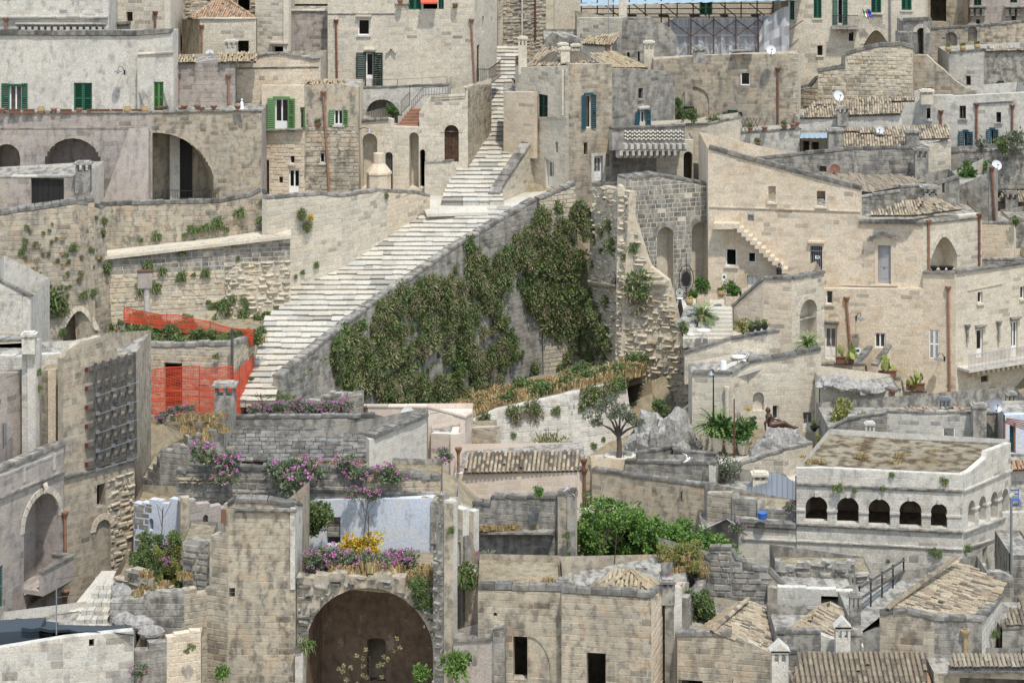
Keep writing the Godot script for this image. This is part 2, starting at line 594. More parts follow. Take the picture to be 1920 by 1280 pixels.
func fill_op(f: Fc, q: Dictionary) -> void:
	var w: float = q.s1 - q.s0
	var h: float = q.t1 - q.t0
	var x: Dictionary = q.x
	match q.k:
		"w":window_in(f,q,M[x.get("c","whitepaint")],x.get("sash",2 if w > 0.55 else 1),x.get("curtain",false),x.get("low",0.0))
		"d":door_in(f,q,M[x.get("c","wood")],x.get("planks",4),x.get("glazed",false))
		"s", "o":
			var mat: Material = M[q.c]
			if q.k == "s":
				for i in 2:
					part("shutter",shutter_mb(w * 0.5-0.01,h - 0.02),mat,f.root,f.xf() * wxf(f,q.s0 + i * (w * 0.5+0.005),q.t0+0.01,-0.09))
			else:
				window_in(f,q,M.whitepaint,2 if w > 0.6 else 1,x.get("curtain",false),x.get("low",0.0))
				var lw: float = x.get("lw", w * 0.55)
				if x.get("L", true):
					part("shutter",shutter_mb(lw,h + 0.06),mat,f.root,f.xf() * wxf(f,q.s0+0.01,q.t0-0.03,0.04) * Transform3D(Basis(UP,-PI + 0.16),Vector3(0,0,0.03)))
				if x.get("R", true):
					part("shutter",shutter_mb(lw,h + 0.06),mat,f.root,f.xf() * wxf(f,q.s1-0.01,q.t0-0.03,0.02) * Transform3D(Basis(UP,-0.16),Vector3(0,0,0.0)))
				if x.get("box", true):
					var lb := MB.new()
					lb.bx(Vector3(-0.12, 0, 0), Vector3(w + 0.12, 0.16, 0.1))
					part("shutter_box",lb,mat,f.root,f.xf() * wxf(f,q.s0,q.t1+0.01,0.0))
		"b":
			var mb := MB.new()
			for i in int(w / 0.12):
				mb.stick(Vector3((i + 0.5) * 0.12,0,0),Vector3((i + 0.5) * 0.12,h,0),0.03)
			mb.bx(Vector3(0, h * 0.8, -0.03), Vector3(w, h * 0.8 + 0.05, 0.03))
			part("barred_gate",mb,M[x.get("c","greypaint")],f.root,f.xf() * wxf(f,q.s0,q.t0,-0.12))
	if x.has("sill"):
		var sb := MB.new()
		sb.bx(Vector3(-0.1, -0.12, -0.02), Vector3(w + 0.1, -0.005, 0.12))
		part("sill", sb, M[x.sill], f.root, f.xf() * wxf(f, q.s0, q.t0))
	if x.has("hood"):
		var hb := MB.new()
		hb.bx(Vector3(-0.15, 0.22, -0.02), Vector3(w + 0.15, 0.34, 0.26))
		hb.bx(Vector3(-0.1, 0.1, -0.02), Vector3(w + 0.1, 0.222, 0.12))
		part("window_hood",hb,M[x.hood],f.root,f.xf() * wxf(f,q.s0,q.t1))
	if x.has("surround"):
		var ub := MB.new()
		var z := 0.035
		ub.bx(Vector3(-0.22, -0.05, -0.02), Vector3(-0.003, h + 0.2, z))
		ub.bx(Vector3(w + 0.003, -0.05, -0.02), Vector3(w + 0.22, h + 0.2, z))
		ub.bx(Vector3(-0.003,h + 0.003,-0.02),Vector3(w + 0.003,h + 0.2,z))
		part("surround",ub,M[x.surround],f.root,f.xf() * wxf(f,q.s0,q.t0))
	if x.has("archstones"):
		var n := 13
		for i in n:
			var e0: float = q.s0 + w * (0.5 - 0.5 * cos(PI * i / n))
			var e1: float = q.s0 + w * (0.5 - 0.5 * cos(PI * (i + 1) / n))
			var p0 := Vector2(e0, op_hi(q, e0))
			var p1 := Vector2(e1, op_hi(q, e1))
			var cc := Vector2((q.s0 + q.s1) * 0.5, q.t1 - q.ah)
			var o0 := p0 + (p0 - cc).normalized() * 0.3
			var o1 := p1 + (p1 - cc).normalized() * 0.3
			var mb := MB.new()
			var z := rf(0.03, 0.06)
			var g := (p1 - p0) * 0.03
			var cl := tint(0.0)
			var a := Vector3(p0.x + g.x, p0.y + g.y, z - f.b * p0.y)
			var b := Vector3(p1.x - g.x, p1.y - g.y, z - f.b * p1.y)
			var c := Vector3(o1.x - g.x, o1.y - g.y, z - f.b * o1.y)
			var d := Vector3(o0.x + g.x, o0.y + g.y, z - f.b * o0.y)
			var k := Vector3(0, 0, -0.1)
			mb.quad(a, b, c, d, cl)
			mb.quad(b + k, c + k, c, b, cl)
			mb.quad(a + k, a, d, d + k, cl)
			mb.quad(d, c, c + k, d + k, cl)
			mb.quad(a + k, b + k, b, a, cl)
			part("arch_stone", mb, M[x.archstones], f.node)

func tint(dark: float) -> Color:
	var k := rf(0.84, 1.1)
	if rng.randf() < dark:
		k *= rf(0.6, 0.85)
	var w := rf(-0.03, 0.03)
	return Color(k * (1.0 + w), k, k * (1.0 - w * 1.3))

# ---- dressed or rough stones laid on a wall in courses
func stones(f: Fc, o: Dictionary) -> void:
	var bl: float = o.get("bl", 0.62)
	var bh: float = o.get("bh", 0.28)
	var proud: float = o.get("p", 0.025)
	var k: int = o.get("k", 0)
	var rough: float = o.get("rough", 0.0)
	var skip: float = o.get("skip", 0.02)
	var dark: float = o.get("dark", 0.12)
	var mat: Material = M[o.mat] if o.has("mat") else f.mat
	var s_lo := 0.0
	var s_hi := f.L
	var t_lo: float = o.get("t0", 0.0)
	var t_hi := 1e9
	if o.has("box"):   # pixels u0, v0, u1, v1
		var b: Array = o.box
		s_lo = maxf(0.0, f.st(b[0], b[3]).x)
		s_hi = minf(f.L, f.st(b[2], b[3]).x)
		t_lo = maxf(0.0, f.st((b[0] + b[2]) * 0.5, b[3]).y)
		t_hi = f.st((b[0] + b[2]) * 0.5, b[1]).y
	var tmax := 0.0
	for c in f.cells:
		tmax = maxf(tmax, maxf(c[2], c[3]))
	tmax = minf(tmax, t_hi)
	var list := []
	var t := t_lo
	var row := 0
	while t < tmax - 0.06:
		var h := bh * rf(0.88,1.14) * (1.0 if rough < 0.03 else rf(0.75,1.2))
		var s := s_lo - rf(0.0, bl)
		while s < s_hi:
			var l := bl * (rf(0.62, 1.4) if rough < 0.05 else rf(0.35, 1.7))
			var a := maxf(s, s_lo)
			var e := minf(s + l, s_hi)
			s += l
			if e - a < 0.09:
				continue
			var iv := [[a, e]]
			for q in f.ops:
				if t + h <= q.t0 + 0.01 or t >= q.t1 - 0.01:
					continue
				var c0: float = q.s0
				var c1: float = q.s1
				if q.ah > 0.0 and t > q.t1 - q.ah:
					var wd: float = q.s1 - q.s0
					var lim := t
					while c0 < q.s1 - 0.02 and op_hi(q, c0) < lim: c0 += wd * 0.04
					while c1 > q.s0 + 0.02 and op_hi(q, c1) < lim: c1 -= wd * 0.04
					if c1 <= c0:
						continue
				var nx := []
				for w in iv:
					if c1 <= w[0] or c0 >= w[1]:
						nx.append(w)
						continue
					if c0 > w[0] + 0.05: nx.append([w[0], c0])
					if c1 < w[1] - 0.05: nx.append([c1, w[1]])
				iv = nx
			for w in iv:
				if w[1] - w[0] < 0.07 or rng.randf() < skip:
					continue
				var tt := minf(minf(f.top(w[0] + 0.01),f.top(w[1] - 0.01)),minf(t + h,t_hi))
				if tt - t < 0.07:
					continue
				if rough > 0.05:
					var dt := h * rf(-0.35, 0.35)
					t += dt
					tt = minf(tt + dt - h * rf(0.0, 0.25), tt + 0.02)
					list.append([w[0],w[1],t,maxf(tt,t + 0.05),(w[1] - w[0]) * (tt - t)])
					t -= dt
					continue
				list.append([w[0], w[1], t, tt, (w[1] - w[0]) * (tt - t)])
		t += h
		row += 1
	var singles := {}
	if k > 0:
		var order := range(list.size())
		order.sort_custom(func(x, y): return list[x][4] > list[y][4])
		for i in mini(k, order.size()):
			singles[order[i]] = true
	var rest := MB.new()
	for i in list.size():
		var w: Array = list[i]
		var mb: MB = MB.new() if singles.has(i) else rest
		var nz := lichen.get_noise_2d(f.o.x + w[0] * f.ax.x + f.o.z * 3.0,f.o.y + w[2])
		var cl := tint(clampf(dark + nz * 0.6, 0.0, 0.9))
		block(mb, f, w[0], w[1], w[2], w[3], proud, rough, cl)
		if singles.has(i):
			part("block" if rough < 0.05 else "rubble_stone", mb, mat, f.node)
			block_total += 1
	if rest.v.size():
		part("block_work", rest, mat, f.node).set_meta("kind", "stuff")

func block(mb:MB,f:Fc,s0:float,s1:float,t0:float,t1:float,p:float,rough:float,cl:Color) -> void:
	var j := 0.004 + rough * 0.25
	var g := 0.004 + p * 0.4 + rough * 0.05
	s0 += g; s1 -= g; t0 += g; t1 -= g
	var z := p * 0.6 * rf(0.5, 1.3) + rough * rf(-0.3, 1.3)
	var c := minf(0.008 + p * 0.25 + rough * 0.3, (t1 - t0) * 0.3)
	var b := f.b
	var q:Array[Vector3] = [Vector3(s0,t0,-b * t0-0.01),Vector3(s1,t0,-b * t0-0.01),Vector3(s1,t1,-b * t1-0.01),Vector3(s0,t1,-b * t1-0.01)]
	var r: Array[Vector3] = []
	for i in 4:
		var x: float = q[i].x + (c if i == 0 or i == 3 else -c) + rf(-j, j)
		var y: float = q[i].y + (c if i < 2 else -c) + rf(-j, j)
		r.append(Vector3(x, y, -b * y + z + rf(-j, j) * 0.7))
	if rough > 0.05:
		var m := (r[0] + r[1] + r[2] + r[3]) * 0.25 + Vector3(rf(-j,j),rf(-j,j),rough * rf(0.0,0.6))
		for i in 4:
			mb.tri(r[i], r[(i + 1) % 4], m, cl)
	else:
		mb.quad(r[0], r[1], r[2], r[3], cl)
	for i in 4:
		var e := (i + 1) % 4
		mb.quad(q[i], q[e], r[e], r[i], cl)

# ---- capping stones along the top of a wall
func coping(f:Fc,mat:Material,h := 0.16,out := 0.06,len := 0.7,single := true,called := "coping_stone") -> void:
	var rest := MB.new()
	for c in f.cells:
		var l: float = c[1] - c[0]
		var n := maxi(1, int(round(l / len)))
		for i in n:
			var a := Vector2(lerpf(c[0],c[1],float(i) / n),lerpf(c[2],c[3],float(i) / n))
			var e := Vector2(lerpf(c[0],c[1],float(i + 1) / n),lerpf(c[2],c[3],float(i + 1) / n))
			var d := (e - a)
			var dl := d.length()
			if dl < 0.05:
				continue
			d /= dl
			var mb: MB = MB.new() if single else rest
			var hh := h * rf(0.85, 1.15)
			var m := (a + e) * 0.5 + Vector2(-d.y, d.x) * (hh * 0.5 + 0.003)
			var t := Transform3D(Basis(Vector3(d.x,d.y,0),Vector3(-d.y,d.x,0),Vector3(0,0,1)).rotated(Vector3(0,1,0),rf(-0.02,0.02)),Vector3(m.x,m.y,-f.th * 0.5 - f.b * m.y + rf(-0.02,0.02)))
			var cl := tint(0.35)
			var w := f.th + out * 2.0
			mb.box(t, Vector3(dl - 0.016, hh * 0.7, w), cl)
			mb.box(t * Transform3D(Basis(),Vector3(0,hh * 0.42,0)),Vector3(dl - 0.05,hh * 0.24,w - 0.07),cl)
			if single:
				part(called, mb, mat, f.node)
	if not single:
		part("coping", rest, mat, f.node).set_meta("kind", "stuff")

# ---- a house: its visible walls from plan vertices [u, distance, v of the top], closed at the back
func house(called:String,label:String,category:String,plan:Array,vb:float,dep:float,mat:String,o := {}) -> Array:
	var yb := 1e9
	for p in plan:
		yb = minf(yb, P(p[0], vb, p[1]).y)
	var base: Array[Vector3] = []
	var mid := Vector3.ZERO
	for p in plan:
		var q := P(p[0], vb, p[1])
		q.y = yb
		base.append(q)
		mid += q / plan.size()
	var root := thing(called, label, category, mid, o.get("group", ""))
	var out := []
	var low := 1e9
	var prof: Dictionary = o.get("prof", {})
	for i in plan.size() - 1:
		var tops := []
		if prof.has(i):
			tops = prof[i]
		else:
			tops = [[plan[i][0], plan[i][2]], [plan[i + 1][0], plan[i + 1][2]]]
		var wm: Material = M[o.mats[i]] if o.has("mats") else M[mat]
		var f := facade(root, base[i], base[i + 1], tops, wm, o)
		for q in o.get("op", []):
			if q[0] == i:
				add_op(f, q[1], q[2], q[3], q[4], q[5], q[6] if q.size() > 6 else {})
		f.node = part("wall", wall_mesh(f), wm, root, f.xf())
		for c in f.cells:
			low = minf(low, minf(c[2], c[3]))
		for q in f.ops:
			fill_op(f, q)
		out.append(f)
		for b in o.get("blk", []):
			if b.get("seg", i) == i:
				stones(f, b)
		if o.has("cope") and not o.get("nocope", []).has(i):
			var c: Array = o.cope
			coping(f,M[c[0]],c[1],c[2],c[3] if c.size() > 3 else 0.8,c[4] if c.size() > 4 else true)
	# the sides and back that close it, and its flat roof
	if dep > 0.0:
		var sk: float = o.get("skew", 0.0)
		var a := base[0] + Vector3(sk, 0, -dep)
		var b := base[-1] + Vector3(sk, 0, -dep)
		if o.has("back"):
			a = P(o.back[0][0], vb, o.back[0][1])
			b = P(o.back[1][0], vb, o.back[1][1])
			a.y = yb
			b.y = yb
		var bt: float = o.get("batter", 0.0)
		if bt > 0.0:
			low -= 0.05
		var ta: float = out[0].cells[0][2]
		var tb: float = out[-1].cells[-1][3]
		var mb := MB.new()
		var W := Color.WHITE
		var H := func(p: Vector3, t: float): return p + UP * t - root.position
		var la: Vector3 = base[0] - out[0].n * bt * ta
		var lb: Vector3 = base[-1] - out[-1].n * bt * tb
		mb.quad(H.call(a,0),H.call(base[0],0),H.call(la,ta),H.call(a,ta),W)
		mb.quad(H.call(base[-1],0),H.call(b,0),H.call(b,tb),H.call(lb,tb),W)
		mb.quad(H.call(b, 0), H.call(a, 0), H.call(a, ta), H.call(b, tb), W)
		part("back_wall", mb, M[mat], root)
		var ry: float = low - o.get("drop", 0.14)
		var poly := PackedVector2Array()
		for i in base.size():
			var f: Fc = out[mini(i, out.size() - 1)]
			var q := base[i] - f.n * (bt * ry + 0.05)
			poly.append(Vector2(q.x, q.z))
		poly.append(Vector2(b.x, b.z + 0.02))
		poly.append(Vector2(a.x, a.z + 0.02))
		var idx := Geometry2D.triangulate_polygon(poly)
		var rb := MB.new()
		for i in range(0, idx.size(), 3):
			var q := []
			for j in 3:
				q.append(Vector3(poly[idx[i + j]].x,yb + ry,poly[idx[i + j]].y) - root.position)
			if (q[1] - q[0]).cross(q[2] - q[0]).y > 0.0:
				rb.tri(q[0], q[1], q[2], W)
			else:
				rb.tri(q[0], q[2], q[1], W)
		part("roof", rb, M[o.get("roof", "grey")], root)
	for i in (0 if o.has("ng") else base.size()):
		ground_pts.append(base[i] + UP * 0.25)
		ground_pts.append(base[i] + UP * 0.25 + Vector3(0,0,-maxf(dep,1.0)))
	return out

func wall(called:String,label:String,category:String,plan:Array,vb:float,mat:String,o := {}) -> Array:
	return house(called, label, category, plan, vb, 0.0, mat, o)

# ---- clay roof tiles
const TILE_TINTS := [Color(0.66,0.56,0.4),Color(0.6,0.53,0.42),Color(0.7,0.62,0.48),Color(0.54,0.45,0.34),Color(0.46,0.42,0.36),Color(0.32,0.29,0.25),Color(0.66,0.53,0.36),Color(0.76,0.7,0.58),Color(0.5,0.36,0.27),Color(0.22,0.2,0.185)]
func tile_mesh(i: int, style: String) -> Mesh:
	var key := "tile_%s_%d" % [style, i]
	if not lib.has(key):
		var mb := MB.new()
		var c: Color = TILE_TINTS[i % TILE_TINTS.size()]
		match style:
			"orange":c = c.lerp(Color(0.72,0.36,0.17),[0.75,0.3,0.9,0.6,0.5,0.4,0.8,0.2,0.7,0.3][i % 10])
			"yellow": c = c.lerp(Color(0.68, 0.55, 0.3), 0.5)
			"dark": c = c.lerp(Color(0.26, 0.23, 0.19), 0.55)
			"grey": c = c.lerp(Color(0.42, 0.39, 0.34), 0.5)
		c = c.lerp(Color.from_hsv(0.1, 0.12, c.v), 0.35) * 0.82
		var n := 6
		for j in n:
			var a0 := PI * j / n
			var a1 := PI * (j + 1) / n
			var p := func(a:float,r:float,z:float,lift:float):return Vector3(-cos(a) * r,sin(a) * r * 0.85 + lift,z)
			mb.quad(p.call(a0,0.1,0.22,0.018),p.call(a1,0.1,0.22,0.018),p.call(a1,0.082,-0.24,0.0),p.call(a0,0.082,-0.24,0.0),c)
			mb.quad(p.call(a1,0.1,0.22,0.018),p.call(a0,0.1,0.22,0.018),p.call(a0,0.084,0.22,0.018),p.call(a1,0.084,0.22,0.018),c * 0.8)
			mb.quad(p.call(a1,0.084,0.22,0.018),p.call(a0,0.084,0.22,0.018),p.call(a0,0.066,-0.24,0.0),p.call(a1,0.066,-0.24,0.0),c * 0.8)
		lib[key] = mb.mesh(M.tile)
	return lib[key]

var slides := []
func slid(p: Vector3) -> Vector3:
	for s in slides:
		if s[0].distance_to(p) < 0.6:
			return s[1]
	return p

func slide(r: Vector3, e: Vector3) -> Vector3:
	# lets a ridge point rise to a roof's pitch over its eave
	var q := slid(r)
	if q != r:
		return q
	var s := 0.36
	var d := -e.z * ((CY - e.y) / -e.z + s) / ((CY - r.y) / -r.z + s)
	if d < -r.z:
		q = Vector3(0, CY, 0) + (r - Vector3(0, CY, 0)) * (d / -r.z)
	slides.append([r, q])
	return q

func tiles(root:Node3D,e0:Vector3,e1:Vector3,r1:Vector3,r0:Vector3,style := "",k := 300,wob := 0.03,rise := true,pitch := 0.185) -> void:
	# e0, e1 the eave; r1, r0 the upper edge, in the world
	e0 = slid(e0); e1 = slid(e1)
	if rise:
		r0 = slide(r0, e0); r1 = slide(r1, e1)
	else:   # keep the roof plane flat
		var c := Vector3(0, CY, 0)
		var hit = Plane(e0, e1, r0).intersects_ray(c, r1 - c)
		if hit != null:
			r1 = hit
	var w := root.position
	var ex := (e1 - e0).normalized()
	var nn := ex.cross((r0 + r1 - e0 - e1)).normalized()
	if nn.y < 0.0:
		nn = -nn
	var g := nn.cross(ex).normalized()
	if g.dot(r0 + r1 - e0 - e1) < 0.0:
		g = -g
	var L := func(p:Vector3):return Vector2((p - e0).dot(ex),(p - e0).dot(g))
	var poly := PackedVector2Array([L.call(e0),L.call(e1),L.call(r1),L.call(r0)])
	var base := MB.new()
	var dz := nn * -0.03
	base.quad(e0 + dz - w,e1 + dz - w,r1 + dz - w,r0 + dz - w,Color(0.42,0.38,0.33))
	var dn := nn * -0.1
	base.quad(e0 + dn - w,e1 + dn - w,e1 + dz - w,e0 + dz - w,Color(0.5,0.47,0.42))
	part("roof_bed", base, M.grey, root)
	var x0 := 1e9
	var x1 := -1e9
	var ym := 0.0
	for p in poly:
		x0 = minf(x0, p.x); x1 = maxf(x1, p.x); ym = maxf(ym, p.y)
	var xfs := []
	var d := 0.16
	while d < ym:
		var x := x0 + 0.1
		while x < x1:
			if Geometry2D.is_point_in_polygon(Vector2(x,d),poly) and rng.randf() > 0.012:
				var b := Basis(ex, nn, -g if ex.cross(nn).dot(-g) > 0 else g)
				var t := Transform3D(b,e0 + ex * (x + rf(-wob,wob) * 0.6) + g * (d + rf(-wob,wob)) + nn * rf(0.0,wob * 0.6) - w)
				if b.z.dot(g) > 0.0:
					t = t.rotated_local(UP, PI)
				t = t.rotated_local(UP,rf(-wob,wob) * 2.2).rotated_local(Vector3.RIGHT,0.05)
				xfs.append(t.scaled_local(Vector3(0.9, 0.9, 1.0)))
			x += pitch
		d += 0.36
	var n := mini(k, xfs.size())
	for i in n:
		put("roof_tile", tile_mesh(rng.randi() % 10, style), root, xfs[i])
	if xfs.size() > n:
		var st := MB.new()
		var vs := []
		for i in 10:
			vs.append(tile_mb(i, style))
		for i in range(n, xfs.size()):
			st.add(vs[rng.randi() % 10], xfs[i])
		part("tile_field", st, M.tile, root).set_meta("kind", "stuff")

var tile_mbs := {}
func tile_mb(i: int, style: String) -> MB:
	var key := "%s%d" % [style, i]
	if not tile_mbs.has(key):
		var m: ArrayMesh = tile_mesh(i, style)
		var a := m.surface_get_arrays(0)
		var mb := MB.new()
		mb.v = a[Mesh.ARRAY_VERTEX]
		mb.n = a[Mesh.ARRAY_NORMAL]
		mb.c = a[Mesh.ARRAY_COLOR]
		tile_mbs[key] = mb
	return tile_mbs[key]

func tile_row(root:Node3D,a:Vector3,b:Vector3,style := "",s := 1.25) -> void:
	a = slid(a); b = slid(b)
	var l := (b - a).length()
	var n := maxi(1, int(l / 0.38))
	var z := (b - a) / l
	var x := z.cross(UP).normalized()
	for i in n:
		var t := Transform3D(Basis(x,z.cross(x) * -1.0 if z.cross(x).y < 0.0 else z.cross(x),z),a.lerp(b,(i + 0.5) / n) - root.position)
		if t.basis.determinant() < 0.0:
			t.basis.x = -t.basis.x
		put("ridge_tile",tile_mesh(rng.randi() % 10,style),root,t.rotated_local(UP,rf(-0.06,0.06)).scaled_local(Vector3(s,s,1.0)))

# ---- plants
func leaf_quad(mb:MB,p:Vector3,dir:Vector3,w:float,l:float,col:Color) -> void:
	var y := dir.normalized()
	var x := y.cross(Vector3(rf(-1,1),rf(-1,1),rf(-1,1))).normalized()
	var nn := x.cross(y) * w * 0.25
	mb.tri(p, p + y * l * 0.55 + x * w * 0.5 + nn, p + y * l, col)
	mb.tri(p, p + y * l, p + y * l * 0.55 - x * w * 0.5 + nn, col)

const GREENS := [Color(0.09,0.14,0.04),Color(0.12,0.18,0.05),Color(0.16,0.21,0.07),Color(0.06,0.105,0.04),Color(0.19,0.22,0.08)]
const BROWNS := [Color(0.32,0.25,0.17),Color(0.25,0.2,0.13),Color(0.4,0.32,0.22),Color(0.2,0.17,0.09)]
const DRY := [Color(0.42,0.3,0.14),Color(0.34,0.24,0.11),Color(0.5,0.38,0.2),Color(0.3,0.17,0.08),Color(0.3,0.27,0.12)]
const VALER := [Color(0.14,0.19,0.11),Color(0.1,0.15,0.08),Color(0.18,0.23,0.14),Color(0.2,0.19,0.1)]
const FIG := [Color(0.09,0.18,0.03),Color(0.12,0.22,0.04),Color(0.06,0.13,0.025),Color(0.16,0.26,0.05)]
const OLIVE := [Color(0.15,0.17,0.11),Color(0.1,0.12,0.07),Color(0.2,0.22,0.15)]
const LIME := [Color(0.22,0.24,0.05),Color(0.28,0.27,0.07),Color(0.15,0.18,0.05)]
const YELLOW := [Color(0.62,0.42,0.03),Color(0.5,0.4,0.05),Color(0.4,0.3,0.05)]

func clump(n:int,r:Vector3,size:float,cols:Array,knots := 12,up := 0.3,thin := 1.0) -> MB:
	# leaves gathered in knots through an ellipsoid that stands on its base
	var mb := MB.new()
	var ks := []
	for i in knots:
		var d := Vector3(rf(-1,1),rf(-1,1),rf(-1,1)).normalized() * pow(rng.randf(),0.45)
		ks.append([d * r * 0.78,rf(0.2,0.46),cols[rng.randi() % cols.size()]])
	for i in n:
		var k: Array = ks[rng.randi() % knots]
		var d := Vector3(rf(-1, 1), rf(-1, 1), rf(-1, 1)).normalized()
		var p: Vector3 = k[0] + d * r * k[1] * pow(rng.randf(), 0.5)
		var c: Color = k[2].lerp(cols[rng.randi() % cols.size()], 0.5)
		c = c * rf(0.75, 1.25)
		leaf_quad(mb,p + Vector3(0,r.y,0),d + Vector3(0,up,0) + Vector3(rf(-1,1),rf(-1,1),rf(-1,1)) * 0.7,size * rf(0.4,0.75) * thin,size * rf(0.8,1.4),c)
	return mb

func tuft(n:int,r:float,h:float,cols:Array,droop := 0.3,w := 0.03) -> MB:
	var mb := MB.new()
	for i in n:
		var a := rf(0, TAU)
		var o := Vector3(cos(a), 0, sin(a)) * r * 1.1 * sqrt(rng.randf())
		var out := Vector3(rf(-1, 1), 0, rf(-1, 1)) * 0.45 * r
		var hh := h * rf(0.5, 1.1)
		var p1 := o + out * 0.4 + Vector3(0, hh * 0.65, 0)
		var p2 := o + out + Vector3(0, hh * (1.0 - droop), 0)
		var x := Vector3(-sin(a), 0, cos(a)) * w * rf(0.6, 1.4)
		var c: Color = cols[rng.randi() % cols.size()] * rf(0.75, 1.25)
		mb.quad(o - x, o + x, p1 + x * 0.7, p1 - x * 0.7, c)
		mb.tri(p1 - x * 0.7, p1 + x * 0.7, p2, c)
	return mb

func hanging(n: int, r: float, l: float, cols: Array) -> MB:
	# grassy stems that grow out of a joint (at z = 0) and trail down
	var mb := MB.new()
	for i in n:
		var da := rf(0, TAU)
		var dr := sqrt(rng.randf()) * r
		var o := Vector3(cos(da) * dr, sin(da) * dr * 0.7, rf(0.0, 0.1))
		var out := rf(0.2, 0.9) * r
		var ll := l * rf(0.35, 1.1)
		var sx := rf(-0.8, 0.8) * r
		var p1 := o + Vector3(sx * 0.4, rf(0.0, 0.12) * l, out)
		var p2 := p1 + Vector3(sx * 0.4, -ll * 0.55, out * 0.35)
		var p3 := p2 + Vector3(sx * 0.3, -ll * 0.45, rf(-0.1, 0.05))
		var x := Vector3(rf(0.01, 0.026), 0, rf(-0.02, 0.02))
		var c: Color = cols[rng.randi() % cols.size()] * rf(0.7, 1.25)
		mb.quad(o - x, o + x, p1 + x, p1 - x, c)
		mb.quad(p1 - x, p1 + x, p2 + x, p2 - x, c)
		mb.tri(p2 - x, p2 + x, p3, c)
	return mb

func heads(n:int,r:Vector3,cols:Array,size := 0.09,y0 := 0.9) -> MB:
	# flower heads: small balls of petals carried on the outside of a clump
	var mb := MB.new()
	for i in n:
		var d := Vector3(rf(-1, 1), rf(-0.3, 1), rf(-0.5, 1)).normalized()
		var p := d * r * rf(0.85, 1.12) + Vector3(0, r.y * y0, 0)
		mb.stick(p - d * 0.2 - UP * 0.1, p, 0.012, Color(0.12, 0.15, 0.07))
		var s := size * rf(0.6, 1.3)
		for j in 12:
			var e := Vector3(rf(-1, 1), rf(-0.5, 1), rf(-1, 1)).normalized()
			leaf_quad(mb,p + e * s * 0.3,e,s * 0.7,s * 0.8,cols[rng.randi() % cols.size()] * rf(0.8,1.2))
	return mb

